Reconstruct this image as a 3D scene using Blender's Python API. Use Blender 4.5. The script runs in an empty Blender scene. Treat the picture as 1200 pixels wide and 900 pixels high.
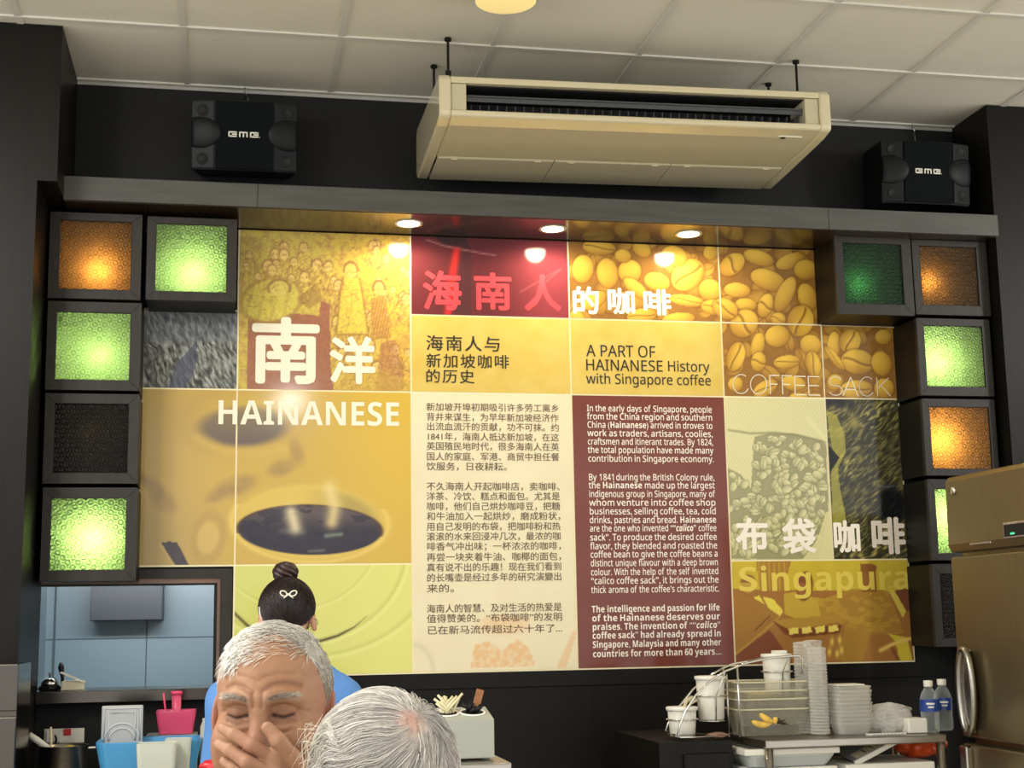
import bpy, bmesh, math, random
import numpy as np
from mathutils import Vector, Matrix

random.seed(7)
RNG = np.random.RandomState(7)
SC = bpy.context.scene
COL = SC.collection
PI = math.pi

# ---------------------------------------------------------------- camera
CAMZ = 1.4
FPX, YAW, PITCH, ROLL = 1667.67, 0.19805, 0.16439, -0.01695
CP = np.array([0.0, 0.0, CAMZ])


def cam_axes():
    f = np.array([math.sin(YAW) * math.cos(PITCH), math.cos(YAW) * math.cos(PITCH), math.sin(PITCH)])
    r = np.array([math.cos(YAW), -math.sin(YAW), 0.0])
    u = np.cross(r, f)
    return math.cos(ROLL) * r + math.sin(ROLL) * u, -math.sin(ROLL) * r + math.cos(ROLL) * u, f


CR, CU, CF = cam_axes()
cam = bpy.data.cameras.new('camera')
cam.sensor_width = 36.0
cam.lens = FPX * 36.0 / 1200.0
cam.clip_start = 0.05
cam_o = bpy.data.objects.new('camera', cam)
COL.objects.link(cam_o)
cam_o.matrix_world = Matrix(((CR[0], CU[0], -CF[0], CP[0]), (CR[1], CU[1], -CF[1], CP[1]),
                             (CR[2], CU[2], -CF[2], CP[2]), (0, 0, 0, 1)))
SC.camera = cam_o


def at(px, py, Y):
    """the point of the vertical plane y = Y that the photograph shows at a pixel"""
    k = CF + (px - 600) / FPX * CR + (450 - py) / FPX * CU
    return CP + k * (Y / k[1])


def atz(px, py, Z):
    k = CF + (px - 600) / FPX * CR + (450 - py) / FPX * CU
    return CP + k * ((Z - CAMZ) / k[2])


def to_px(X, Y, Z):
    dx, dy, dz = X - CP[0], Y - CP[1], Z - CP[2]
    w = dx * CF[0] + dy * CF[1] + dz * CF[2]
    return (600 + FPX * (dx * CR[0] + dy * CR[1] + dz * CR[2]) / w,
            450 - FPX * (dx * CU[0] + dy * CU[1] + dz * CU[2]) / w)


# ---------------------------------------------------------------- world, exposure, room lights
SC.view_settings.view_transform = 'Standard'
SC.view_settings.look = 'None'
SC.view_settings.gamma = 1.0
SC.view_settings.exposure = 1.22
SC.view_settings.use_curve_mapping = False
W = bpy.data.worlds.new('world')
SC.world = W
W.use_nodes = True
W.node_tree.nodes['Background'].inputs[0].default_value = (1.0, 1.0, 0.98, 1)   # the shop front stands open to the street behind
W.node_tree.nodes['Background'].inputs[1].default_value = 0.72


def area_light(name, loc, size, power, col, rot=(0, 0, 0), sy=None, spread=PI):
    l = bpy.data.lights.new(name, 'AREA')
    l.energy = power
    l.color = col
    l.size = size
    l.spread = spread
    if sy:
        l.shape = 'RECTANGLE'
        l.size_y = sy
    o = bpy.data.objects.new(name, l)
    COL.objects.link(o)
    o.location = loc
    o.rotation_euler = rot
    return o


CEIL = 2.255 + CAMZ
WALL_Y = 5.89
# dining-room ceiling downlights (above, beside and behind the photographer's table)
for x, y, e in [(-1.7, 3.2, 22), (-1.8, 1.2, 26), (-3.2, -0.6, 26), (-2.9, 2.0, 22), (5.6, 2.4, 30), (0.6, -2.6, 30)]:
    area_light('dining_light', (x, y, CEIL - 0.03), 0.24, 0.9 * e, (1.0, 0.98, 0.94)).data.shape = 'DISK'
# two added point lights, unseen above the frame, to brighten the near ceiling
for x, y, e in [(-1.5, 2.7, 24), (5.2, 2.9, 40)]:
    l = bpy.data.lights.new('unseen_fill_light', 'POINT')
    l.energy = e
    l.color = (1.0, 0.96, 0.86)
    l.shadow_soft_size = 0.16
    o = bpy.data.objects.new('unseen_fill_light', l)
    COL.objects.link(o)
    o.location = (x, y, CEIL - 0.5)
# cool light in the kitchen behind the serving hatch
area_light('kitchen_light', (-0.25, 6.06, 1.74), 1.1, 7, (0.95, 0.98, 1.0), rot=(math.radians(62), 0, 0), sy=0.08)

# ---------------------------------------------------------------- materials
def s2l(c):
    return tuple(((v / 12.92) if v <= 0.04045 else ((v + 0.055) / 1.055) ** 2.4) for v in c)


def rgb(r, g, b):
    return s2l((r / 255, g / 255, b / 255))


MATS = {}


def mat(name, col=(0.5, 0.5, 0.5), rough=0.5, metal=0.0, alpha=1.0, emit=None, es=0.0, trans=0.0, coat=0.0, spec=0.5,
        attr=None, noise=None, bump=None, sss=0.0, aniso=0.0, stretch=(1, 1, 1)):
    if name in MATS:
        return MATS[name]
    m = bpy.data.materials.new(name)
    m.use_nodes = True
    nt = m.node_tree
    p = nt.nodes['Principled BSDF']
    p.inputs['Base Color'].default_value = (*col, 1)
    p.inputs['Roughness'].default_value = rough
    p.inputs['Metallic'].default_value = metal
    p.inputs['Alpha'].default_value = alpha
    p.inputs['Transmission Weight'].default_value = trans
    p.inputs['Coat Weight'].default_value = coat
    p.inputs['Coat Roughness'].default_value = 0.08
    p.inputs['Specular IOR Level'].default_value = spec
    if sss:
        p.inputs['Subsurface Weight'].default_value = sss
        p.inputs['Subsurface Radius'].default_value = (0.012, 0.005, 0.003)
        p.inputs['Subsurface Scale'].default_value = 1.0
    if emit:
        p.inputs['Emission Color'].default_value = (*emit, 1)
        p.inputs['Emission Strength'].default_value = es
    src = None
    if attr:
        a = nt.nodes.new('ShaderNodeAttribute')
        a.attribute_name = attr
        src = a.outputs['Color']
        nt.links.new(src, p.inputs['Base Color'])
    if noise or bump:
        tc = nt.nodes.new('ShaderNodeTexCoord')
        mp = nt.nodes.new('ShaderNodeMapping')
        mp.inputs['Scale'].default_value = stretch
        nt.links.new(tc.outputs['Object'], mp.inputs['Vector'])
    if noise:
        scale, amount = noise
        n = nt.nodes.new('ShaderNodeTexNoise')
        n.inputs['Scale'].default_value = scale
        n.inputs['Detail'].default_value = 5
        nt.links.new(mp.outputs['Vector'], n.inputs['Vector'])
        mr = nt.nodes.new('ShaderNodeMapRange')
        mr.inputs[1].default_value = 0.3
        mr.inputs[2].default_value = 0.7
        mr.inputs[3].default_value = 1 - amount
        mr.inputs[4].default_value = 1 + amount
        nt.links.new(n.outputs['Fac'], mr.inputs[0])
        mx = nt.nodes.new('ShaderNodeVectorMath')
        mx.operation = 'SCALE'
        if src:
            nt.links.new(src, mx.inputs[0])
        else:
            mx.inputs[0].default_value = col
        nt.links.new(mr.outputs[0], mx.inputs['Scale'])
        nt.links.new(mx.outputs[0], p.inputs['Base Color'])
    if bump:
        scale, strength = bump
        n2 = nt.nodes.new('ShaderNodeTexNoise')
        n2.inputs['Scale'].default_value = scale
        n2.inputs['Detail'].default_value = 4
        nt.links.new(mp.outputs['Vector'], n2.inputs['Vector'])
        b = nt.nodes.new('ShaderNodeBump')
        b.inputs['Strength'].default_value = strength
        b.inputs['Distance'].default_value = 0.004
        nt.links.new(n2.outputs['Fac'], b.inputs['Height'])
        nt.links.new(b.outputs['Normal'], p.inputs['Normal'])
    MATS[name] = m
    return m


def glass_mat(name, col, rough=0.22):
    """embossed tinted glass: light from behind spreads through it, the front is glossy"""
    m = bpy.data.materials.new(name)
    m.use_nodes = True
    nt = m.node_tree
    nt.nodes.clear()
    N = nt.nodes.new
    L = nt.links.new
    out = N('ShaderNodeOutputMaterial')
    tc = N('ShaderNodeTexCoord')
    mp = N('ShaderNodeMapping')
    mp.inputs['Rotation'].default_value = (0, PI / 4, 0)
    mp.inputs['Scale'].default_value = (38, 0.01, 38)
    L(tc.outputs['Object'], mp.inputs['Vector'])
    vo = N('ShaderNodeTexVoronoi')
    vo.inputs['Randomness'].default_value = 0.0
    vo.inputs['Scale'].default_value = 1.0
    L(mp.outputs['Vector'], vo.inputs['Vector'])
    ring = N('ShaderNodeMath'); ring.operation = 'MULTIPLY'; ring.inputs[1].default_value = 15.0
    L(vo.outputs['Distance'], ring.inputs[0])
    sn = N('ShaderNodeMath'); sn.operation = 'SINE'
    L(ring.outputs[0], sn.inputs[0])
    nz = N('ShaderNodeTexNoise'); nz.inputs['Scale'].default_value = 60
    L(tc.outputs['Object'], nz.inputs['Vector'])
    ad = N('ShaderNodeMath'); ad.operation = 'ADD'
    L(sn.outputs[0], ad.inputs[0]); L(nz.outputs['Fac'], ad.inputs[1])
    bp = N('ShaderNodeBump'); bp.inputs['Strength'].default_value = 0.9; bp.inputs['Distance'].default_value = 0.004
    L(ad.outputs[0], bp.inputs['Height'])
    mr = N('ShaderNodeMapRange'); mr.inputs[1].default_value = -1; mr.inputs[2].default_value = 1
    mr.inputs[3].default_value = 0.78; mr.inputs[4].default_value = 1.12
    L(sn.outputs[0], mr.inputs[0])
    sc = N('ShaderNodeVectorMath'); sc.operation = 'SCALE'; sc.inputs[0].default_value = col
    L(mr.outputs[0], sc.inputs['Scale'])
    tl = N('ShaderNodeBsdfTranslucent'); L(sc.outputs[0], tl.inputs['Color']); L(bp.outputs['Normal'], tl.inputs['Normal'])
    df = N('ShaderNodeBsdfDiffuse'); L(sc.outputs[0], df.inputs['Color']); L(bp.outputs['Normal'], df.inputs['Normal'])
    m1 = N('ShaderNodeMixShader'); m1.inputs[0].default_value = 0.07
    L(tl.outputs[0], m1.inputs[1]); L(df.outputs[0], m1.inputs[2])
    gl = N('ShaderNodeBsdfGlossy'); gl.inputs['Roughness'].default_value = rough; L(bp.outputs['Normal'], gl.inputs['Normal'])
    m2 = N('ShaderNodeMixShader'); m2.inputs[0].default_value = 0.05
    L(m1.outputs[0], m2.inputs[1]); L(gl.outputs[0], m2.inputs[2])
    L(m2.outputs[0], out.inputs['Surface'])
    MATS[name] = m
    return m


M_WALL = mat('dark_wall_paint', rgb(23, 23, 24), 0.6, spec=0.25, noise=(3, 0.1))
M_WOOD = mat('dark_wood_veneer', rgb(20, 18, 15), 0.42, spec=0.16, noise=(9, 0.22), stretch=(8, 8, 0.6))
M_BEAM = mat('grey_wood_beam', rgb(76, 76, 72), 0.42, spec=0.3, noise=(6, 0.15), stretch=(0.7, 6, 6))
M_SOFFIT = mat('glossy_soffit', rgb(52, 40, 32), 0.16, noise=(6, 0.15), stretch=(0.6, 4, 4))
M_BOX = mat('dark_frame_veneer', rgb(47, 43, 40), 0.45, spec=0.25, noise=(14, 0.18), stretch=(5, 5, 1))
M_CEIL = mat('ceiling_tile', rgb(212, 209, 196), 0.85, noise=(2, 0.04), bump=(60, 0.15))
M_TBAR = mat('ceiling_grid_metal', rgb(205, 203, 194), 0.35)
M_LTRIM = mat('pale_metal_angle', rgb(170, 168, 162), 0.4)
M_FLOOR = mat('floor_tile', rgb(188, 178, 160), 0.4, noise=(4, 0.1))
M_CREAM = mat('cream_plastic', rgb(200, 190, 158), 0.1, coat=0.6)
M_CREAM2 = mat('aged_cream_plastic', rgb(184, 176, 148), 0.3)
M_DARKPL = mat('black_plastic', rgb(13, 14, 15), 0.45, spec=0.25)
M_BLACK = mat('deep_black', rgb(8, 8, 9), 0.7)
M_GREYBL = mat('grey_blade', rgb(70, 72, 74), 0.4)
M_STEEL = mat('brushed_steel', rgb(168, 164, 156), 0.28, metal=1.0, noise=(10, 0.08), stretch=(1, 1, 14))
M_DSTEEL = mat('polished_dark_steel', rgb(84, 80, 75), 0.2, metal=1.0)
M_CHROME = mat('chrome', rgb(215, 215, 212), 0.12, metal=1.0)
M_SPK = mat('speaker_grille_cloth', rgb(9, 14, 16), 0.8, spec=0.1, bump=(300, 0.3))
M_SPK2 = mat('speaker_moulding', rgb(17, 20, 22), 0.45, spec=0.2)
M_LOGO = mat('pale_logo_print', rgb(225, 222, 210), 0.4)
M_PRINT = mat('printed_laminate', rough=0.1, attr='Col', spec=0.32)
M_VCOL = mat('painted_surface', rough=0.45, attr='Col')
M_BACKING = mat('cream_panel_edge', rgb(243, 232, 190), 0.35)
M_BLUEWALL = mat('blue_grey_laminate', rgb(118, 138, 146), 0.3, noise=(2, 0.05))
M_JOINT = mat('dark_joint', rgb(66, 80, 86), 0.6)
M_BROWNTRIM = mat('brown_wood_trim', rgb(120, 92, 74), 0.4, noise=(10, 0.2), stretch=(1, 1, 6))
M_WHITEPL = mat('white_plastic', rgb(226, 224, 212), 0.35)
M_GREYPL = mat('grey_plastic', rgb(176, 178, 178), 0.35)
M_FRIDGE = mat('warm_stainless', rgb(134, 122, 92), 0.32, metal=0.85, noise=(8, 0.05), stretch=(1, 10, 1))
M_LAMPON = mat('lit_lamp_lens', rgb(255, 240, 215), 0.5, emit=(1.0, 0.85, 0.62), es=18.0)
G_GREEN = glass_mat('green_embossed_glass', (0.36, 0.47, 0.24))
G_GREEN2 = glass_mat('deep_green_embossed_glass', (0.10, 0.26, 0.12))
G_AMBER = glass_mat('amber_embossed_glass', (0.46, 0.30, 0.13))
G_SMOKE = glass_mat('smoky_embossed_glass', (0.09, 0.075, 0.05))


def clear_plastic(name, col, density, rough=0.15):
    """thin clear or frosted plastic: part see-through, part milky, glossy on top"""
    m = bpy.data.materials.new(name)
    m.use_nodes = True
    nt = m.node_tree
    nt.nodes.clear()
    N = nt.nodes.new
    L = nt.links.new
    out = N('ShaderNodeOutputMaterial')
    tr = N('ShaderNodeBsdfTransparent'); tr.inputs[0].default_value = (0.97, 0.97, 0.96, 1)
    pr = N('ShaderNodeBsdfPrincipled')
    pr.inputs['Base Color'].default_value = (*col, 1)
    pr.inputs['Roughness'].default_value = rough
    fr = N('ShaderNodeLayerWeight'); fr.inputs['Blend'].default_value = 0.35
    mr = N('ShaderNodeMapRange'); mr.inputs[3].default_value = density; mr.inputs[4].default_value = min(1.0, density + 0.55)
    L(fr.outputs['Facing'], mr.inputs[0])
    mx = N('ShaderNodeMixShader')
    L(mr.outputs[0], mx.inputs[0]); L(tr.outputs[0], mx.inputs[1]); L(pr.outputs[0], mx.inputs[2])
    L(mx.outputs[0], out.inputs['Surface'])
    MATS[name] = m
    return m


C_CLEAR = clear_plastic('clear_container_plastic', rgb(214, 210, 190), 0.12)
C_CUP = clear_plastic('milky_cup_plastic', rgb(232, 230, 220), 0.26)
C_RIM = clear_plastic('clear_rim_plastic', rgb(232, 226, 196), 0.62)
C_FROST = clear_plastic('frosted_box_plastic', rgb(215, 218, 205), 0.62)
C_BAG = clear_plastic('crumpled_clear_bag', rgb(232, 230, 224), 0.42, 0.12)
C_PINK = clear_plastic('pink_basket_plastic', rgb(232, 90, 130), 0.7)
C_BOTTLE = clear_plastic('bottle_plastic', rgb(205, 215, 215), 0.12, 0.05)


# ---------------------------------------------------------------- mesh helpers
class MB:
    """collects vertices and faces for one mesh"""

    def __init__(self):
        self.v, self.f, self.m, self.s = [], [], [], []
        self.cur = 0
        self.smooth = False

    def add(self, vs, fs):
        o = len(self.v)
        self.v += [tuple(map(float, p)) for p in vs]
        for f in fs:
            self.f.append(tuple(i + o for i in f))
            self.m.append(self.cur)
            self.s.append(self.smooth)
        return self

    def box(self, x0, x1, y0, y1, z0, z1, R=None, c=None):
        vs = [(x, y, z) for x in (x0, x1) for y in (y0, y1) for z in (z0, z1)]
        if R is not None:
            vs = [tuple(np.array(c) + R @ (np.array(p) - np.array(c))) for p in vs]
        return self.add(vs, [(0, 1, 3, 2), (4, 6, 7, 5), (0, 4, 5, 1), (2, 3, 7, 6), (0, 2, 6, 4), (1, 5, 7, 3)])

    def rbox(self, x0, x1, y0, y1, z0, z1, r=0.01, seg=2, R=None, c=None):
        bm = bmesh.new()
        bmesh.ops.create_cube(bm, size=1.0)
        for v in bm.verts:
            v.co = Vector(((x0 + x1) / 2 + v.co.x * (x1 - x0), (y0 + y1) / 2 + v.co.y * (y1 - y0), (z0 + z1) / 2 + v.co.z * (z1 - z0)))
        bmesh.ops.bevel(bm, geom=list(bm.edges), offset=r, segments=seg, profile=0.5, affect='EDGES')
        bm.verts.index_update()
        vs = [np.array(v.co) for v in bm.verts]
        if R is not None:
            vs = [np.array(c) + R @ (p - np.array(c)) for p in vs]
        fs = [[v.index for v in f.verts] for f in bm.faces]
        bm.free()
        return self.add(vs, fs)

    def prism(self, poly, axis, a0, a1):
        """poly: 2-D points in the other two axes (cyclic order), extruded along the axis"""
        def put(p, a):
            if axis == 'x':
                return (a, p[0], p[1])
            if axis == 'y':
                return (p[0], a, p[1])
            return (p[0], p[1], a)
        n = len(poly)
        vs = [put(p, a0) for p in poly] + [put(p, a1) for p in poly]
        fs = [tuple(range(n))[::-1], tuple(range(n, 2 * n))]
        fs += [(i, (i + 1) % n, n + (i + 1) % n, n + i) for i in range(n)]
        return self.add(vs, fs)

    def tube(self, pts, r, seg=8, caps=True, closed=False):
        pts = [np.array(p, float) for p in pts]
        n = len(pts)
        rs = r if hasattr(r, '__len__') else [r] * n
        vs, fs = [], []
        up = None
        for i, p in enumerate(pts):
            if closed:
                t = pts[(i + 1) % n] - pts[i - 1]
            else:
                t = pts[min(i + 1, n - 1)] - pts[max(i - 1, 0)]
            t = t / (np.linalg.norm(t) + 1e-12)
            if up is None:
                up = np.array([0, 0, 1.0]) if abs(t[2]) < 0.9 else np.array([1.0, 0, 0])
            a = up - t * (up @ t)
            a = a / (np.linalg.norm(a) + 1e-12)
            up = a
            b = np.cross(t, a)
            for k in range(seg):
                w = 2 * PI * k / seg
                vs.append(p + rs[i] * (math.cos(w) * a + math.sin(w) * b))
        for i in range(n if closed else n - 1):
            j = (i + 1) % n
            for k in range(seg):
                k2 = (k + 1) % seg
                fs.append((i * seg + k, i * seg + k2, j * seg + k2, j * seg + k))
        if caps and not closed:
            fs.append(tuple(range(seg))[::-1])
            fs.append(tuple(range((n - 1) * seg, n * seg)))
        return self.add(vs, fs)

    def lathe(self, prof, c=(0, 0, 0), seg=24, sx=1.0, sy=1.0, R=None, cap0=True, cap1=True, K=1.0):
        c = np.array(c, float)
        prof = [(r * K, z * K) for r, z in prof]
        vs, fs = [], []
        for r, z in prof:
            for k in range(seg):
                w = 2 * PI * k / seg
                p = np.array([r * sx * math.cos(w), r * sy * math.sin(w), z])
                vs.append(c + (R @ p if R is not None else p))
        for i in range(len(prof) - 1):
            for k in range(seg):
                k2 = (k + 1) % seg
                fs.append((i * seg + k, i * seg + k2, (i + 1) * seg + k2, (i + 1) * seg + k))
        if cap0:
            fs.append(tuple(range(seg))[::-1])
        if cap1:
            fs.append(tuple(range((len(prof) - 1) * seg, len(prof) * seg)))
        return self.add(vs, fs)

    def sphere(self, c, r, nu=16, nv=10, R=None):
        r = np.array(r if hasattr(r, '__len__') else (r, r, r), float)
        c = np.array(c, float)
        vs = [np.array([0, 0, 1.0])]
        for i in range(1, nv):
            t = PI * i / nv
            for k in range(nu):
                w = 2 * PI * k / nu
                vs.append(np.array([math.sin(t) * math.cos(w), math.sin(t) * math.sin(w), math.cos(t)]))
        vs.append(np.array([0, 0, -1.0]))
        vs = [c + ((R @ (p * r)) if R is not None else p * r) for p in vs]
        fs = [(0, 1 + k, 1 + (k + 1) % nu) for k in range(nu)]
        for i in range(nv - 2):
            for k in range(nu):
                a = 1 + i * nu + k
                b = 1 + i * nu + (k + 1) % nu
                fs.append((a, a + nu, b + nu, b))
        e = len(vs) - 1
        fs += [(e, e - nu + (k + 1) % nu, e - nu + k) for k in range(nu)]
        return self.add(vs, fs)


def wpos(o):
    p = np.zeros(3)
    while o is not None:
        p = p + np.array(o.location)
        o = o.parent
    return p


def obj(name, mb, mats, parent=None, loc=None, bevel=0.0):
    """link one mesh; its vertices are given in world coordinates"""
    if not isinstance(mats, (list, tuple)):
        mats = [mats]
    if parent is not None:
        base = wpos(parent)
        l = np.zeros(3)
    else:
        if loc is None:
            a = np.array(mb.v)
            loc = ((a[:, 0].min() + a[:, 0].max()) / 2, (a[:, 1].min() + a[:, 1].max()) / 2, a[:, 2].min())
        base = np.array(loc, float)
        l = base
    me = bpy.data.meshes.new(name)
    a = np.array(mb.v) - base
    me.from_pydata(a.tolist(), [], mb.f)
    for m in mats:
        me.materials.append(m)
    me.polygons.foreach_set('material_index', mb.m)
    me.polygons.foreach_set('use_smooth', mb.s)
    bm = bmesh.new()
    bm.from_mesh(me)
    bmesh.ops.recalc_face_normals(bm, faces=bm.faces)
    bm.to_mesh(me)
    bm.free()
    me.update()
    o = bpy.data.objects.new(name, me)
    o.location = l
    o.parent = parent
    COL.objects.link(o)
    if bevel:
        b = o.modifiers.new('bevel', 'BEVEL')
        b.width = bevel
        b.segments = 2
        b.limit_method = 'ANGLE'
    return o


def tag(o, label, cat, group=None, kind=None):
    o['label'] = label
    o['category'] = cat
    if group:
        o['group'] = group
    if kind:
        o['kind'] = kind
    return o


def thing(name, label, cat, loc, group=None):
    o = bpy.data.objects.new(name, None)
    o.empty_display_size = 0.05
    COL.objects.link(o)
    o.location = tuple(map(float, loc))
    return tag(o, label, cat, group)


def struct(name, mb, mats, label=None):
    o = obj(name, mb, mats, loc=(0, 0, 0))
    o['kind'] = 'structure'
    if label:
        o['label'] = label
    return o


def dup(root, loc, label=None, rz=None):
    """a copy of a thing with copies of its parts and their sub-parts"""
    r = root.copy()
    COL.objects.link(r)
    r.location = tuple(map(float, loc))
    if rz is not None:
        r.rotation_euler = (0, 0, rz)
    if label:
        r['label'] = label
    for ch in list(root.children):
        c = ch.copy()
        COL.objects.link(c)
        c.parent = r
        for g in list(ch.children):
            d = g.copy()
            COL.objects.link(d)
            d.parent = c
    return r


def rotm(ax, a):
    c, s = math.cos(a), math.sin(a)
    if ax == 'x':
        return np.array([[1, 0, 0], [0, c, -s], [0, s, c]])
    if ax == 'y':
        return np.array([[c, 0, s], [0, 1, 0], [-s, 0, c]])
    return np.array([[c, -s, 0], [s, c, 0], [0, 0, 1]])


# ---- lettering: glyph outlines of Blender's own built-in font, as flat meshes
_GL = {}


def sans(s, bold=False, italic=False):
    """plain letters as the upright sans-serif letters of the built-in symbol font"""
    out = ''
    for ch in s:
        o = ord(ch)
        if 65 <= o <= 90:
            out += chr((0x1D63C if italic else 0x1D5D4 if bold else 0x1D5A0) + o - 65)
        elif 97 <= o <= 122:
            out += chr((0x1D656 if italic else 0x1D5EE if bold else 0x1D5BA) + o - 97)
        elif 48 <= o <= 57:
            out += chr((0x1D7EC if bold else 0x1D7E2) + o - 48)
        else:
            out += ch
    return out


def glyphs(body, weight=0.0, space_char=1.0):
    """outlines of a line; heavier strokes are laid as shifted copies a hair apart in depth"""
    key = (body, weight, space_char)
    if key in _GL:
        return _GL[key]
    c = bpy.data.curves.new('lettering', 'FONT')
    c.body = body
    c.size = 1.0
    c.space_character = space_char
    c.dimensions = '2D'
    c.resolution_u = 3
    o = bpy.data.objects.new('lettering', c)
    COL.objects.link(o)
    me = bpy.data.meshes.new_from_object(o.evaluated_get(bpy.context.evaluated_depsgraph_get()))
    vs = np.array([tuple(v.co) for v in me.vertices])[:, :2]
    fs = [tuple(p.vertices) for p in me.polygons]
    bpy.data.objects.remove(o)
    bpy.data.curves.remove(c)
    bpy.data.meshes.remove(me)
    vs = np.concatenate([vs, np.zeros((len(vs), 1))], 1)
    if weight > 0:
        V, F = [], []
        for k in range(8 if weight > 0.015 else 4):
            a = 2 * PI * k / (8 if weight > 0.015 else 4) + PI / 4
            V.append(vs + np.array([weight * math.cos(a), weight * math.sin(a), 0.00003 * k]))
            F += [tuple(i + k * len(vs) for i in f) for f in fs]
        vs, fs = np.concatenate(V), F
    _GL[key] = (vs, fs)
    return vs, fs


def put_text(mb, body, p0, ux, uz, em, sx=1.0, **kw):
    """lay lettering from the baseline point p0, along ux with up uz"""
    vs, fs = glyphs(body, **kw)
    P = np.array(p0) + np.outer(vs[:, 0] * em * sx, ux) + np.outer(vs[:, 1] * em, uz) + np.outer(vs[:, 2], np.cross(ux, uz))
    return mb.add(P, fs)


def fit_text(mb, body, q0, q1, **kw):
    """lettering whose ink fills the upright rectangle between the points q0 (left bottom) and q1 (right top) of a wall"""
    vs, fs = glyphs(body, **kw)
    a, b = vs.min(0), vs.max(0)
    u = (vs[:, 0] - a[0]) / (b[0] - a[0])
    w = (vs[:, 1] - a[1]) / (b[1] - a[1])
    P = np.stack([q0[0] + u * (q1[0] - q0[0]), q0[1] + u * (q1[1] - q0[1]) - vs[:, 2], q0[2] + w * (q1[2] - q0[2])], 1)
    return mb.add(P, fs)

# ================================================================ the setting
GX, GY = -0.1987, 5.2714
SOF = 3.035


def grid_bars(mb):
    for i in range(-8, 11):
        x = GX + 0.6 * i
        mb.box(x - 0.012, x + 0.012, -3.6, WALL_Y, CEIL - 0.006, CEIL + 0.01)
    for j in range(-15, 2):
        y = GY + 0.6 * j
        mb.box(-5, 6.2, y - 0.011, y + 0.011, CEIL - 0.0075, CEIL + 0.01)


mb = MB()
mb.box(-5, 6.2, -3.6, WALL_Y + 0.1, CEIL, CEIL + 0.06)
mb.cur = 1
grid_bars(mb)
struct('ceiling', mb, [M_CEIL, M_TBAR], 'suspended ceiling of pale square tiles in a metal grid')
mb = MB()
mb.box(-5, 6.2, -3.6, 7.4, -0.06, 0.0)
struct('floor', mb, M_FLOOR)

OPX0 = -0.84
OPX1 = at(250, 750, WALL_Y)[0]
OPZ0 = at(200, 822, 5.80)[2] - 0.004
OPZ1 = at(220, 685, WALL_Y)[2]
mb = MB()
mb.box(-3, OPX0, WALL_Y, WALL_Y + 0.12, 0, CEIL)
mb.box(OPX1, 5, WALL_Y, WALL_Y + 0.12, 0, CEIL)
mb.box(OPX0, OPX1, WALL_Y, WALL_Y + 0.12, OPZ1, CEIL)
mb.box(OPX0, OPX1, WALL_Y, WALL_Y + 0.12, 0, OPZ0)
struct('wall_back', mb, M_WALL, 'dark painted back wall')

PL_LOW = at(42, 250, 5.33)[0]
PL_STEP = at(60, 212, 5.33)[2]
mb = MB()
mb.box(-3, PL_LOW, 5.33, WALL_Y, 0, PL_STEP)
struct('wall_left', mb, M_WOOD, 'dark wood pillar left of the lit boxes')
mb = MB()
mb.box(-3, -0.645, 5.33, WALL_Y, PL_STEP, CEIL - 0.004)
struct('wall_left_upper', mb, M_WOOD, 'dark wood block above the left pillar')
mb = MB()
mb.box(3.316, 5.2, 5.575, WALL_Y, 0, CEIL - 0.004)
struct('wall_right', mb, M_WOOD, 'dark wood pillar on the right')

# bulkhead over the mural: three grey boards and a glossy soffit
J1, J2 = at(302, 232, 5.55)[0], at(971, 255, 5.55)[0]
mb = MB()
for a, b in ((-0.645, J1 - 0.0012), (J1 + 0.0012, J2 - 0.0012), (J2 + 0.0012, 3.316)):
    mb.box(a, b, 5.55, 5.57, SOF + 0.002, SOF + 0.096)
mb.cur = 1
mb.box(-0.645, 3.316, 5.565, WALL_Y, SOF, SOF + 0.018)
mb.cur = 2
mb.box(-0.645, 3.316, 5.57, WALL_Y, SOF + 0.018, SOF + 0.092)
struct('trim_1', mb, [M_BEAM, M_SOFFIT, M_WALL], 'grey wood bulkhead board over the mural')
mb = MB()
mb.box(-0.645, 3.316, WALL_Y - 0.018, WALL_Y, CEIL - 0.006, CEIL)
mb.box(-0.645, 3.316, WALL_Y - 0.004, WALL_Y, CEIL - 0.02, CEIL)
struct('trim_2', mb, M_LTRIM, 'pale metal angle between wall and ceiling')
# dark rail and panel below the mural
MZB = at(600, 787, WALL_Y - 0.01)[2]
mb = MB()
mb.box(0.018, 2.985, WALL_Y - 0.016, WALL_Y, MZB - 0.062, MZB - 0.002)
struct('trim_3', mb, M_WOOD, 'dark wood rail under the mural')
mb = MB()
mb.box(0.018, 3.316, WALL_Y - 0.008, WALL_Y, 0, MZB - 0.066)
struct('trim_4', mb, M_WOOD, 'dark wood panel below the rail')
# hatch frame: dark outer boards, brown inner edge
hx0, hx1 = -0.86, at(271, 760, WALL_Y - 0.02)[0]
hz1 = at(215, 667, WALL_Y - 0.02)[2]
hb = at(200, 812, WALL_Y)[2] - 0.02
wi = at(257, 760, WALL_Y - 0.02)[0]
zi = at(215, 677.5, WALL_Y - 0.02)[2]
mb = MB()
mb.prism([(hx0, hz1), (hx1, hz1), (wi, zi), (hx0, zi)], 'y', WALL_Y - 0.02, WALL_Y)
mb.prism([(hx1, hz1), (hx1, hb), (wi, hb), (wi, zi)], 'y', WALL_Y - 0.02, WALL_Y)
mb.cur = 1
mb.box(wi - 0.012, wi + 0.012, WALL_Y - 0.004, WALL_Y + 0.11, hb, zi + 0.008)
mb.box(hx0, wi, WALL_Y - 0.006, WALL_Y + 0.11, zi - 0.02, zi + 0.008)
struct('window_1', mb, [M_BOX, M_BROWNTRIM], 'serving hatch frame of dark boards with a brown inner edge')

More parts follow.
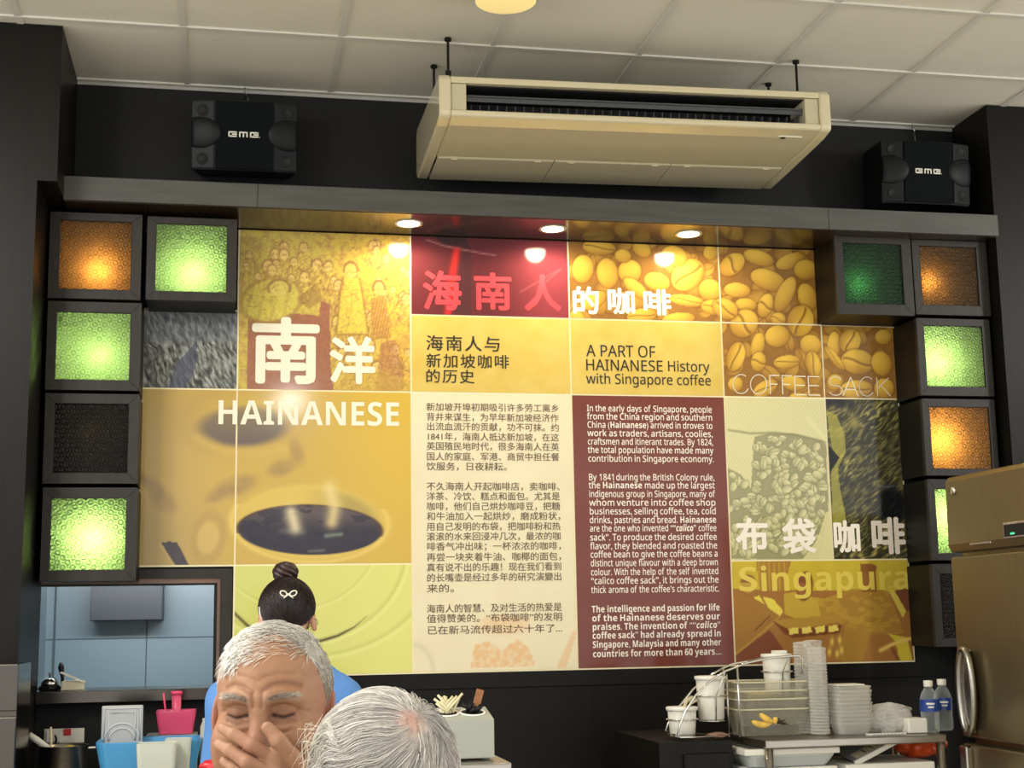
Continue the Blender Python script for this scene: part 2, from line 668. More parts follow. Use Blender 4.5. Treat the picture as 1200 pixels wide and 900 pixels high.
# kitchen behind the hatch
KY = 7.1
kx = at(172, 740, KY)[0]
kz = at(150, 748, KY)[2]
mb = MB()
mb.box(-0.87, 1.6, KY, KY + 0.08, 0, 2.7)
mb.cur = 1
mb.box(kx - 0.003, kx + 0.003, KY - 0.002, KY + 0.01, 0.5, 2.6)
mb.box(-0.835, 1.5, KY - 0.002, KY + 0.01, kz - 0.003, kz + 0.003)
mb.box(-0.80, -0.79, KY - 0.006, KY + 0.01, 0.5, 2.6)
struct('wall_kitchen', mb, [M_BLUEWALL, M_JOINT], 'blue-grey panelled kitchen wall seen through the hatch')
mb = MB()
mb.box(-0.93, -0.835, WALL_Y + 0.121, KY - 0.001, 0, 2.61)
mb.cur = 1
mb.box(-0.836, -0.832, 6.6, 6.606, 0.5, 2.6)
struct('wall_kitchen_left', mb, [M_BLUEWALL, M_JOINT])
mb = MB()
mb.box(1.6, 1.68, WALL_Y + 0.121, KY - 0.001, 0, 2.61)
struct('wall_kitchen_right', mb, M_BLUEWALL)
mb = MB()
mb.box(-0.93, 1.68, WALL_Y + 0.12, KY, 2.62, 2.7)
struct('ceiling_kitchen', mb, M_CEIL)
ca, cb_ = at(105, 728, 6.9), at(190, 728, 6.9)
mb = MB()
mb.box(ca[0], cb_[0], 6.9, KY - 0.003, ca[2], ca[2] + 0.55)  # added block; its dark colour stands in for a shadow on the wall
shadow_block = thing('hatch_shadow_block', 'dark blue-grey block added as a shadow on the kitchen wall behind the hatch', 'cabinet', ((ca[0] + cb_[0]) / 2, 7.0, ca[2]))
M_SHADOW = mat('dark_blue_grey_shadow', rgb(26, 35, 45), 0.4)
obj('carcass', mb, M_SHADOW, shadow_block)
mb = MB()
mb.box(ca[0] + 0.004, cb_[0] - 0.004, 6.885, 6.899, ca[2] + 0.004, ca[2] + 0.546)  # front sheet of the same shadow block
obj('door', mb, M_SHADOW, shadow_block)


# ---------------------------------------------------------------- downlights
def downlight(x, y, label):
    t = thing('downlight', label, 'ceiling light', (x, y, SOF), 'downlights in the soffit over the mural')
    r = MB(); r.smooth = True
    r.lathe([(0.046, -0.001), (0.058, -0.003), (0.060, 0.0), (0.060, 0.004), (0.046, 0.004), (0.046, -0.001)], (x, y, SOF - 0.0015), 32, cap0=False, cap1=False)
    obj('trim_ring', r, M_CREAM, t)
    l = MB()
    l.lathe([(0.046, -0.0012), (0.046, 0.0)], (x, y, SOF - 0.001), 32)
    obj('lens', l, M_LAMPON, t)
    s = bpy.data.lights.new('downlight_beam', 'SPOT')
    s.energy = DL_POWER
    s.color = (1.0, 0.83, 0.60)
    s.spot_size = math.radians(174)
    s.spot_blend = 0.45
    s.shadow_soft_size = 0.045
    so = bpy.data.objects.new('downlight_beam', s)
    COL.objects.link(so)
    so.location = (0, 0, -0.012)
    so.parent = t


DL_POWER = 5.5
downlight(0.717, 5.70, 'lit round downlight in the soffit above the crowd and red panels')
downlight(1.331, 5.70, 'lit round downlight in the soffit above the big red characters')
downlight(1.934, 5.70, 'lit round downlight in the soffit above the coffee bean panel')

# round lamp on the dining-room ceiling, only its rim in the picture
t = thing('ceiling_lamp', 'pale yellow round lamp mounted flat on the ceiling at the top edge', 'ceiling light', (0.95, 4.73, CEIL))
b = MB(); b.smooth = True
b.lathe([(0.112, 0.0), (0.115, -0.012), (0.115, -0.05), (0.11, -0.058)], (0.95, 4.73, CEIL - 0.001), 36, cap1=False)
obj('housing', b, M_CREAM, t)
b = MB(); b.smooth = True
b.lathe([(0.11, -0.058), (0.09, -0.064), (0.001, -0.066)], (0.95, 4.73, CEIL - 0.001), 36, cap0=False)
obj('diffuser', b, mat('dim_lamp_diffuser', rgb(225, 205, 140), 0.4, emit=rgb(255, 225, 150), es=0.25), t)


# ---------------------------------------------------------------- lit glass boxes
BY = 5.645


def light_box(c, pane, glass, power, col, bulb, label, strip=''):
    """c: pixel corners of the front (l, t, r, b) averaged per side; pane: pixel corners of the glass"""
    def edges(l, t_, r, b_):
        mx, my = (l + r) / 2, (t_ + b_) / 2
        return at(l, my, BY)[0], at(mx, b_, BY)[2], at(r, my, BY)[0], at(mx, t_, BY)[2]
    x0, z0, x1, z1 = edges(*c)
    x0, z0, x1, z1 = x0 + 0.002, z0 + 0.002, x1 - 0.002, z1 - 0.002
    a0, b0, a1, b1 = edges(*pane)
    t = thing('light_box', label, 'light box', ((x0 + x1) / 2, BY, z0), 'lit glass boxes ' + strip)
    m = MB()
    w = 0.014
    yb = WALL_Y - 0.001
    y1 = BY + 0.022
    m.box(x0 + 0.002, x0 + w, y1, yb, z0 + 0.002, z1 - 0.002)
    m.box(x1 - w, x1 - 0.002, y1, yb, z0 + 0.002, z1 - 0.002)
    m.box(x0 + w, x1 - w, y1, yb, z0 + 0.002, z0 + w)
    m.box(x0 + w, x1 - w, y1, yb, z1 - w, z1 - 0.002)
    m.cur = 1
    m.box(x0 + w, x1 - w, yb - 0.006, yb, z0 + w, z1 - w)
    obj('carcass', m, [M_WOOD, M_BLACK], t)
    f = MB()
    f.prism([(x0, z0), (x1, z0), (a1, b0), (a0, b0)], 'y', BY, y1)
    f.prism([(x1, z0), (x1, z1), (a1, b1), (a1, b0)], 'y', BY, y1)
    f.prism([(x1, z1), (x0, z1), (a0, b1), (a1, b1)], 'y', BY, y1)
    f.prism([(x0, z1), (x0, z0), (a0, b0), (a0, b1)], 'y', BY, y1)
    obj('frame', f, M_BOX, t, bevel=0.0015)
    g = MB()
    g.box(a0 - 0.006, a1 + 0.006, BY + 0.010, BY + 0.0125, b0 - 0.006, b1 + 0.006)
    obj('glass_pane', g, glass, t)
    if bulb:
        bp = at(bulb[0], bulb[1], BY + 0.0125)
        s = MB(); s.smooth = True
        s.sphere((bp[0], BY + 0.105, bp[2]), 0.018, 16, 10)
        s.tube([(bp[0], BY + 0.12, bp[2]), (bp[0], yb - 0.005, bp[2])], 0.012, 12)
        obj('bulb', s, M_WHITEPL, t)
        if power:
            l = bpy.data.lights.new('bulb_light', 'POINT')
            l.energy = power
            l.color = col
            l.shadow_soft_size = 0.012
            lo = bpy.data.objects.new('bulb_light', l)
            COL.objects.link(lo)
            lo.location = np.array([bp[0], BY + (0.058 if glass is G_AMBER else 0.064), bp[2]]) - np.array(t.location)
            lo.parent = t


GL, AL = (1.0, 0.96, 0.82), (1.0, 0.86, 0.55)
LB = 1.7
light_box((56.5, 249, 166.5, 351), (69.5, 259, 153.5, 339), G_AMBER, 0.9 * LB, AL, (116, 317), 'amber lit glass box at the top left corner beside the dark pillar', 'left of the mural')
light_box((171, 254.5, 278, 353), (182.5, 263, 265.5, 341.5), G_GREEN, 2.6 * LB, GL, (227, 322), 'green lit glass box overhanging the grey cloth panel, beside the crowd picture', 'left of the mural')
light_box((53.5, 353, 165.5, 458), (65.5, 366, 152, 445), G_GREEN, 3.3 * LB, GL, (116, 416), 'green lit glass box directly below the amber one in the left column', 'left of the mural')
light_box((50.5, 460.5, 163, 567.5), (63, 473, 150, 554), G_SMOKE, 0.09 * LB, AL, (107, 508), 'almost dark smoky glass box between two green ones in the left column', 'left of the mural')
light_box((47.5, 570.5, 161, 682), (59, 584, 147, 668), G_GREEN, 2.9 * LB, GL, (109, 632), 'green lit glass box lowest in the left column, above the serving hatch', 'left of the mural')
light_box((979.5, 277, 1070, 369.5), (989.5, 285.5, 1058, 356), G_GREEN2, 0.22 * LB, GL, (1006, 334), 'dim dark green glass box overhanging the coffee bean picture', 'right of the mural')
light_box((1070.5, 281.5, 1159, 370), (1079.5, 289, 1146, 357.5), G_AMBER, 0.3 * LB, AL, (1088, 331), 'dim amber glass box in the top right corner beside the right pillar', 'right of the mural')
light_box((1076, 373, 1163, 464.5), (1085, 382, 1153, 453), G_GREEN, 2.9 * LB, GL, (1097, 425), 'bright green lit glass box second from the top in the right column', 'right of the mural')
light_box((1082.5, 467, 1169, 558), (1091.5, 477, 1161, 549), G_AMBER, 2.3 * LB, AL, (1102, 516), 'bright amber lit glass box just above the steel fridge top', 'right of the mural')
light_box((1089, 561, 1175, 657), (1098, 573, 1166, 648), G_GREEN, 2.9 * LB, GL, (1108, 606), 'green lit glass box mostly hidden behind the steel fridge top', 'right of the mural')
light_box((1094, 660, 1180, 758), (1103.5, 672, 1171, 748), G_SMOKE, 0, AL, None, 'unlit dark glass box lowest in the right column, behind the fridge door', 'right of the mural')

# ================================================================ the mural: printed laminate panels on a backing board
MY = 5.876
MX = dict(L=-0.352, a=0.028, b=0.748, c=1.442, d=2.134, e=2.607, R=2.961)
MZ = dict(t=1.638, q=1.289, r=0.955, s=0.237, u=-0.207)
MX = {k: v * MY / 5.89 for k, v in MX.items()}
MZ = {k: CAMZ + v * MY / 5.89 for k, v in MZ.items()}


def lattice(n, seed):
    return np.random.RandomState(seed).rand(n, n)


def vnoise(x, y, seed=0, octaves=3):
    out = np.zeros_like(x); amp, tot = 1.0, 0.0
    for o in range(octaves):
        L = lattice(64, seed + o)
        xi, yi = np.floor(x).astype(int), np.floor(y).astype(int)
        fx, fy = x - xi, y - yi
        fx = fx * fx * (3 - 2 * fx); fy = fy * fy * (3 - 2 * fy)
        g = lambda a, b: L[(xi + a) % 64, (yi + b) % 64]
        out += amp * (g(0, 0) * (1 - fx) * (1 - fy) + g(1, 0) * fx * (1 - fy) + g(0, 1) * (1 - fx) * fy + g(1, 1) * fx * fy)
        tot += amp; amp *= 0.5; x = x * 2.03; y = y * 2.03
    return out / tot


def sst(a, b, x):
    t = np.clip((x - a) / (b - a), 0, 1)
    return t * t * (3 - 2 * t)


def mixc(c, d, k):
    return c + (np.array(d, float) / 255 - c) * k[..., None]


def ellr(x, y, cx, cy, a, b, ang=0.0):
    c, s = math.cos(ang), math.sin(ang)
    u = ((x - cx) * c + (y - cy) * s) / a
    v = (-(x - cx) * s + (y - cy) * c) / b
    return np.sqrt(u * u + v * v), u, v


def linedist(x, y, pts):
    d = np.full(x.shape, 1e9)
    for (x0, y0), (x1, y1) in zip(pts[:-1], pts[1:]):
        dx, dy = x1 - x0, y1 - y0
        t = np.clip(((x - x0) * dx + (y - y0) * dy) / (dx * dx + dy * dy + 1e-9), 0, 1)
        d = np.minimum(d, np.hypot(x - x0 - t * dx, y - y0 - t * dy))
    return d


def inpoly(x, y, pts):
    r = np.zeros(x.shape, bool)
    n = len(pts)
    for i in range(n):
        (x0, y0), (x1, y1) = pts[i], pts[(i + 1) % n]
        if y0 == y1:
            continue
        c = ((y0 > y) != (y1 > y)) & (x < (x1 - x0) * (y - y0) / (y1 - y0) + x0)
        r ^= c
    return r.astype(float)


def base(x, col):
    return np.ones(x.shape + (3,)) * np.array(col, float) / 255


def bean(C, x, y, cx, cy, a, b, ang, hi, lo, crease=True, gap=(118, 80, 38)):
    r, u, v = ellr(x, y, cx, cy, a, b, ang)
    C = mixc(C, gap, (1 - sst(0.95, 1.16, r)) * 0.55)
    m = 1 - sst(0.92, 1.0, r)
    k = np.clip(0.62 - 0.42 * v - 0.25 * u - 0.45 * r ** 3 + 0.2, 0, 1)
    col = np.array(lo, float) / 255 + (np.array(hi, float) - np.array(lo, float)) / 255 * k[..., None]
    C = C + (col - C) * m[..., None]
    if crease:
        w = v - 0.16 * np.sin(u * 2.6)
        cr = np.exp(-(w / 0.09) ** 2) * (np.abs(u) < 0.86) * m
        C = mixc(C, gap, cr * 0.8)
        C = mixc(C, hi, np.exp(-((w - 0.17) / 0.07) ** 2) * (np.abs(u) < 0.8) * m * 0.6)
    return C


BH, BL = (226, 184, 74), (168, 122, 48)


def art_crowd(x, y):
    n = vnoise(x / 5, y / 5, 3)
    C = base(x, (198, 178, 88))
    C = mixc(C, (222, 178, 74), sst(330, 480, x) * 0.8)  # orange towards the right paints in the lamp's warm glow
    C = mixc(C, (172, 128, 88), (n > 0.56) * 0.35)
    bod = (214, 190, 92)
    ink = (150, 108, 70)
    rs = np.random.RandomState(5)
    fig = []
    for i in range(90):
        fx, fy = rs.uniform(286, 480), rs.uniform(284, 452)
        if fx < 392 and fy > 330:
            continue
        fig.append((fx, fy, rs.uniform(4.2, 7.5)))
    fig.sort(key=lambda f: f[1])
    for fx, fy, r in fig:
        e, u, v = ellr(x, y, fx, fy + 2.6 * r, 1.5 * r, 1.9 * r)
        C = mixc(C, bod, (1 - sst(0.7, 1.1, e)) * 0.55 * (0.6 + 0.6 * n))
        C = mixc(C, ink, np.exp(-((e - 1) / 0.1) ** 2) * 0.55 * (n > 0.47))
        C = mixc(C, ink, (np.sin(u * 7 + v * 3 + 9 * n) > 0.5) * (e < 1.0) * 0.4)
        e, u, v = ellr(x, y, fx, fy, r * 0.85, r)
        C = mixc(C, (220, 190, 110), 1 - sst(0.85, 1.0, e))
        C = mixc(C, ink, (np.exp(-((e - 1) / 0.16) ** 2) * (v < 0.35)) * 0.75)
        C = mixc(C, ink, np.exp(-((v - 0.05) / 0.12) ** 2) * (e < 0.7) * (np.abs(np.abs(u) - 0.35) < 0.18) * 0.6)
    # the dark red ground behind the big characters
    g = inpoly(x, y, [(290, 375), (296, 365), (312, 362), (330, 366), (374, 370), (376, 352), (386, 356), (388, 440), (392, 459), (290, 459)])
    C = mixc(C, (152, 96, 82), g * 0.85)
    C = mixc(C, (160, 104, 80), inpoly(x, y, [(446, 402), (462, 398), (474, 440), (470, 459), (440, 459)]) * 0.5)
    # stooping figure on the left
    e, u, v = ellr(x, y, 318, 352, 36, 26, -0.25)
    C = mixc(C, (205, 190, 90), 1 - sst(0.85, 1.0, e))
    C = mixc(C, (168, 140, 74), np.exp(-((e - 1) / 0.07) ** 2) * 0.7)
    C = mixc(C, (176, 150, 78), (np.sin(u * 14 + v * 5) > 0.6) * (e < 0.95) * 0.4)
    e, u, v = ellr(x, y, 327, 338, 13, 10)
    C = mixc(C, (206, 188, 98), 1 - sst(0.85, 1.0, e))
    C = mixc(C, (140, 108, 70), np.exp(-((e - 1) / 0.14) ** 2) * (v < 0.5) * 0.8)
    C = mixc(C, (140, 104, 70), inpoly(x, y, [(348, 350), (372, 330), (378, 352), (362, 362)]) * 0.45)
    # tall robed figure and the one beside it
    C = mixc(C, (214, 190, 84), inpoly(x, y, [(402, 326), (422, 326), (432, 390), (394, 392), (398, 350)]))
    C = mixc(C, (150, 112, 62), np.exp(-(linedist(x, y, [(402, 326), (398, 350), (394, 392), (432, 392), (424, 340), (421, 326)]) / 1.1) ** 2) * 0.75)
    C = mixc(C, (150, 112, 62), np.exp(-(linedist(x, y, [(413, 345), (410, 370), (405, 390)]) / 0.9) ** 2) * 0.3)
    e, u, v = ellr(x, y, 411, 317, 8, 10)
    C = mixc(C, (216, 186, 100), 1 - sst(0.85, 1.0, e))
    C = mixc(C, (140, 104, 64), np.exp(-((e - 1) / 0.15) ** 2) * (v < 0.2) * 0.9)
    C = mixc(C, (190, 150, 76), inpoly(x, y, [(434, 350), (450, 346), (458, 396), (436, 398)]) * 0.9)
    C = mixc(C, (156, 104, 62), (np.sin(x * 1.9 + y * 0.35) > 0.2) * inpoly(x, y, [(434, 350), (452, 348), (458, 396), (436, 398)]) * 0.5)
    e, u, v = ellr(x, y, 444, 338, 7, 9)
    C = mixc(C, (214, 180, 100), 1 - sst(0.85, 1.0, e))
    C = mixc(C, (130, 92, 62), np.exp(-((e - 1) / 0.17) ** 2) * (v < 0.3) * 0.9)
    # paving at the bottom right
    e, u, v = ellr(x, y, 430, 462, 34, 14)
    C = mixc(C, (196, 164, 74), inpoly(x, y, [(388, 459), (404, 440), (440, 432), (482, 446), (482, 459)]) * 0.55)
    C = mixc(C, ink, (np.abs(vnoise(x / 7, y / 7, 9, 2) - 0.5) < 0.03) * 0.38)
    C = C * (0.93 + 0.14 * vnoise(x / 2.2, y / 2.2, 9, 2))[..., None]
    return C


def art_red(x, y):
    C = base(x, (120, 48, 52))
    C = mixc(C, (142, 62, 70), sst(560, 665, x) * 0.7)
    C = mixc(C, (84, 40, 44), (1 - sst(520, 600, np.abs(x - 545) + 500)) * 0.7)
    C = mixc(C, (56, 40, 44), inpoly(x, y, [(498, 268), (540, 268), (552, 292), (520, 286)]) * 0.9)
    C = mixc(C, (70, 44, 46), inpoly(x, y, [(540, 270), (553, 292), (552, 368), (530, 368), (536, 330)]) * 0.6)
    C = mixc(C, (176, 120, 120), np.exp(-(linedist(x, y, [(500, 281), (520, 288), (545, 293), (566, 297), (580, 299)]) / 1.0) ** 2) * 0.7)
    C = mixc(C, (206, 48, 44), np.exp(-(linedist(x, y, [(535, 294), (530, 325), (525, 366)]) / 4.2) ** 2))
    C = mixc(C, (170, 96, 104), np.exp(-(linedist(x, y, [(610, 342), (655, 316)]) / 1.0) ** 2) * 0.5)
    C = mixc(C, (170, 96, 104), np.exp(-(linedist(x, y, [(640, 330), (658, 315)]) / 1.0) ** 2) * 0.5)
    return C


BEANS = [(702, 290, 20, 9, 0.1, 1), (683, 315, 13, 17, 0.1, 0), (712, 320, 13, 18, -0.15, 0), (738, 318, 14, 14, 0.4, 0), (752, 292, 12, 9, 0.6, 0),
         (806, 322, 22, 17, -0.75, 1), (770, 330, 16, 11, 0.3, 0), (745, 338, 18, 8, 0.7, 0), (833, 296, 9, 9, 0, 0), (832, 340, 14, 13, 0.6, 0),
         (730, 300, 10, 8, 0.2, 0), (790, 300, 16, 12, 0.3, 0), (805, 352, 22, 7, 0.15, 1), (838, 360, 17, 9, 0.1, 1), (697, 352, 16, 9, -0.6, 0),
         (752, 370, 18, 9, -0.15, 1), (795, 374, 20, 8, -0.1, 0), (676, 372, 10, 8, 0.5, 0),
         (889, 302, 19, 9, 0.3, 0), (926, 306, 18, 9, -0.35, 0), (858, 310, 12, 17, 0.9, 1), (900, 328, 22, 12, 0.35, 0), (944, 316, 14, 12, 0, 0), (864, 340, 16, 9, 0.1, 0),
         (920, 345, 10, 23, 0.45, 0), (946, 348, 11, 17, -0.3, 0), (897, 358, 9, 15, 0.3, 1), (874, 357, 13, 8, 0.1, 0), (938, 376, 15, 19, 0.25, 2),
         (872, 379, 16, 18, 0.8, 1), (912, 374, 9, 8, 0.3, 1), (850, 362, 16, 12, 0.5, 1),
         (911, 394, 15, 13, -0.2, 0), (862, 418, 10, 18, 0.3, 2), (888, 405, 8, 16, 0.2, 0), (889, 424, 9, 12, 0.1, 1), (922, 424, 16, 8, -0.1, 1), (950, 404, 13, 12, 0.5, 0),
         (953, 427, 8, 16, -0.2, 2), (897, 455, 16, 9, -0.5, 1), (930, 449, 15, 9, 0.2, 0), (862, 450, 9, 9, 0, 0), (936, 466, 12, 6, 0, 0),
         (977, 405, 8, 17, 0.05, 0), (996, 400, 12, 15, 0.3, 2), (1005, 424, 20, 15, 0.15, 1), (1033, 426, 12, 15, -0.3, 0), (978, 420, 18, 5, 0.9, 1),
         (1003, 456, 20, 11, -0.1, 1), (1036, 455, 12, 12, 0, 0), (1035, 395, 10, 9, 0, 0), (978, 448, 9, 10, 0.4, 0)]


def art_beans(x, y):
    C = base(x, (140, 98, 46))
    C = mixc(C, (172, 128, 60), vnoise(x / 9, y / 9, 21) * 0.5)
    x0, x1, y0, y1 = x.min() - 30, x.max() + 30, y.min() - 30, y.max() + 30
    rs = np.random.RandomState(11)
    for i in range(150):
        cx, cy = rs.uniform(660, 1060), rs.uniform(275, 475)
        a, b, g = rs.uniform(9, 15), rs.uniform(7, 10), rs.uniform(0, 3)
        if x0 < cx < x1 and y0 < cy < y1:
            C = bean(C, x, y, cx, cy, a, b, g, (190, 146, 62), (140, 98, 44), rs.rand() > 0.6)
    for cx, cy, a, b, g, cr in BEANS:
        if x0 < cx < x1 and y0 < cy < y1:
            if cr == 2:
                C = bean(C, x, y, cx, cy, max(a, b), min(a, b) + 1, g + PI / 2, BH, BL, True)
            else:
                C = bean(C, x, y, cx, cy, a, b, g, BH, BL, cr == 1)
    return C


def art_yellow(x, y):
    n = vnoise(x / 14, y / 14, 31)
    return mixc(base(x, (206, 176, 82)), (216, 192, 108), n)


def weave(x, y, ang, seed, fine=1.0, warp=10):
    """streaky threads of a coarse cloth running along an angle"""
    t = ang
    w = warp * vnoise(x / 22, y / 22, seed + 3)
    u = (x * np.cos(t) + y * np.sin(t)) / (7.0 * fine)
    v = (-x * np.sin(t) + y * np.cos(t) + w) / (1.9 * fine)
    return vnoise(u, v, seed, 2) - 0.5


def art_cloth(x, y):
    C = base(x, (112, 114, 110))
    w = weave(x, y, 1.15, 41)
    C = C + (0.75 * w)[..., None] * np.array([1, 1, 0.95])
    C = mixc(C, (80, 84, 102), inpoly(x, y, [(197, 455), (207, 425), (220, 412), (229, 400), (232, 418), (226, 440), (216, 456)]) * 0.7)
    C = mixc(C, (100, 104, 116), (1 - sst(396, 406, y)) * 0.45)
    return C


def art_cups(x, y):
    C = base(x, (198, 166, 82))
    C = mixc(C, (186, 158, 96), (1 - sst(180, 300, x)) * 0.8)
    C = mixc(C, (212, 176, 66), sst(330, 470, x) * (1 - 0.3 * sst(560, 650, y)) * 0.9)
    C = mixc(C, (172, 150, 98), sst(560, 640, y) * (1 - sst(180, 290, x)) * 0.6)
    # cup at the back, out of focus
    e, u, v = ellr(x, y, 286, 492, 62, 34, -0.05)
    C = mixc(C, (166, 138, 84), np.exp(-((e - 1.1) / 0.3) ** 2) * 0.25)
    e, u, v = ellr(x, y, 285, 500, 57, 25, -0.04)
    C = mixc(C, (96, 86, 88), (1 - sst(0.7, 1.12, e)) * (0.75 + 0.2 * v))
    C = mixc(C, (208, 176, 88), np.exp(-(linedist(x, y, [(232, 512), (262, 528), (300, 532), (335, 524)]) / 6) ** 2) * 0.5)
    # blurred pattern and handle
    for cx, cy, a, b, k in ((276, 570, 32, 14, .45), (330, 548, 22, 12, .4), (348, 530, 10, 20, .35), (252, 582, 16, 9, .3), (180, 570, 26, 10, .3), (192, 588, 22, 14, .3), (160, 556, 20, 8, .35)):
        e, u, v = ellr(x, y, cx, cy, a, b, -0.35 if cx > 230 else 0.6)
        C = mixc(C, (126, 102, 84), (1 - sst(0.2, 1.2, e)) * k * (0.6 + 0.8 * vnoise(x / 7, y / 7, 51)))
    e, u, v = ellr(x, y, 244, 630, 20, 31, 0.2)
    C = mixc(C, (178, 148, 86), np.exp(-((e - 0.85) / 0.22) ** 2) * 0.75)
    C = mixc(C, (204, 176, 104), (1 - sst(0.5, 0.7, e)) * 0.7)
    # rim of the cup in focus
    e, u, v = ellr(x, y, 363, 612, 90, 46, 0.03)
    C = mixc(C, (214, 186, 92), (1 - sst(0.9, 1.03, e)) * 0.8)
    C = mixc(C, (148, 132, 74), (1 - sst(0.75, 1.0, e)) * sst(-0.2, 0.6, u) * (v < 0.1) * 0.6)
    C = mixc(C, (224, 196, 104), np.exp(-((e - 1.02) / 0.045) ** 2) * (v > -0.4) * 0.8)
    e, u, v = ellr(x, y, 363, 621, 85, 29.5, 0.02)
    m = 1 - sst(0.96, 1.02, e)
    cof = base(x, (52, 46, 58))
    cof = mixc(cof, (98, 86, 82), (1 - sst(-0.75, 0.15, v)) * 0.85)
    cof = mixc(cof, (42, 40, 56), (vnoise(x / 20, y / 8, 61) > 0.52) * 0.6)
    cof = mixc(cof, (120, 138, 116), np.exp(-(linedist(x, y, [(382, 628), (400, 626)]) / 2.4) ** 2) * 0.8)
    cof = mixc(cof, (110, 116, 104), np.exp(-(linedist(x, y, [(362, 646), (380, 645)]) / 1.6) ** 2) * 0.7)
    cof = mixc(cof, (96, 96, 92), np.exp(-(linedist(x, y, [(330, 622), (356, 624)]) / 3.5) ** 2) * 0.6)
    C = C + (cof - C) * m[..., None]
    C = mixc(C, (70, 48, 44), np.exp(-((e - 0.99) / 0.03) ** 2) * (v < 0.2) * 0.8)
    # steam
    C = mixc(C, (226, 212, 168), np.exp(-(linedist(x, y, [(341, 600), (346, 618)]) / 8) ** 2) * 0.85)
    C = mixc(C, (224, 204, 140), np.exp(-(linedist(x, y, [(386, 572), (392, 596), (389, 612)]) / 8) ** 2) * 0.8)
    # spoon handle
    C = mixc(C, (74, 68, 72), inpoly(x, y, [(189, 636), (198, 634.5), (208, 636), (215, 650), (222, 664), (206, 664), (197, 650)]))
    C = mixc(C, (206, 178, 112), np.exp(-(linedist(x, y, [(187, 637), (196, 650), (204, 662)]) / 1.3) ** 2) * 0.7)
    return C


def art_saucer(x, y):
    C = base(x, (206, 206, 116))
    C = mixc(C, (222, 218, 124), sst(330, 480, x) * 0.8)
    for cx, cy, a, b, k, w in ((352, 640, 124, 112, .3, .02), (346, 620, 98, 92, .2, .015), (360, 650, 150, 118, .28, .02)):
        e, u, v = ellr(x, y, cx, cy, a, b)
        C = mixc(C, (166, 168, 74), np.exp(-((e - 1) / w) ** 2) * k)
        C = mixc(C, (234, 232, 150), np.exp(-((e - 1.035) / w) ** 2) * k * 1.4)
    d = linedist(x, y, [(272, 716), (290, 733), (318, 748), (345, 753), (376, 751), (396, 745), (415, 735), (430, 722)])
    C = mixc(C, (70, 62, 30), np.exp(-(d / (1.7 - 0.9 * sst(380, 430, x))) ** 2) * (1 - 0.7 * sst(400, 432, x)))
    return C


def art_cream(x, y):
    C = base(x, (232, 222, 186))
    C = mixc(C, (226, 212, 176), vnoise(x / 40, y / 40, 71) * 0.8)
    fl = inpoly(x, y, [(552, 782), (556, 756), (572, 752), (590, 762), (606, 748), (620, 760), (628, 782)])
    n = vnoise(x / 4, y / 4, 73)
    C = mixc(C, (226, 184, 132), fl * (0.45 + 0.5 * (n > 0.5)))
    e, u, v = ellr(x, y, 590, 732, 36, 14)
    C = mixc(C, (230, 190, 140), (1 - sst(0.5, 1.1, e)) * 0.6)
    C = mixc(C, (222, 180, 130), inpoly(x, y, [(652, 782), (672, 738), (676, 742), (664, 782)]) * 0.6)
    e, u, v = ellr(x, y, 486, 790, 22, 34)
    C = mixc(C, (200, 192, 156), np.exp(-((e - 1) / 0.12) ** 2) * 0.5)
    return C


def art_maroon(x, y):
    return mixc(base(x, (112, 56, 46)), (122, 64, 54), vnoise(x / 30, y / 30, 81))


def art_sack(x, y):
    C = base(x, (214, 208, 156))
    C = C + 0.035 * (np.sin((x + y * 0.6) * 1.6) * vnoise(x / 8, y / 8, 91))[..., None]
    reg = inpoly(x, y, [(852, 548), (868, 556), (880, 572), (884, 512), (900, 508), (930, 508), (968, 518), (971, 600), (960, 655), (852, 655)])
    C = mixc(C, (136, 134, 96), reg * 0.75)
    rs = np.random.RandomState(17)
    for i in range(330):
        cx, cy = rs.uniform(850, 975), rs.uniform(506, 656)
        a, b, g = rs.uniform(5, 7.5), rs.uniform(3.6, 5), rs.uniform(0, 3.1)
        if inpoly(np.array([cx]), np.array([cy]), [(854, 552), (868, 560), (884, 580), (886, 516), (930, 512), (966, 522), (968, 600), (958, 652), (854, 652)])[0] > 0:
            C = bean(C, x, y, cx, cy, a, b, g, (214, 208, 158), (150, 148, 106), rs.rand() > 0.45, (104, 104, 74))
    C = mixc(C, (126, 124, 84), np.exp(-(linedist(x, y, [(854, 504), (880, 508), (908, 507), (935, 510), (968, 518)]) / 1.3) ** 2) * 0.7)
    C = mixc(C, (228, 222, 168), np.exp(-(linedist(x, y, [(946, 490), (962, 508), (970, 520)]) / 2.5) ** 2) * 0.6)
    C = mixc(C, (222, 214, 158), inpoly(x, y, [(968, 600), (975, 600), (975, 656), (940, 656), (958, 632)]) * 0.9)
    return C


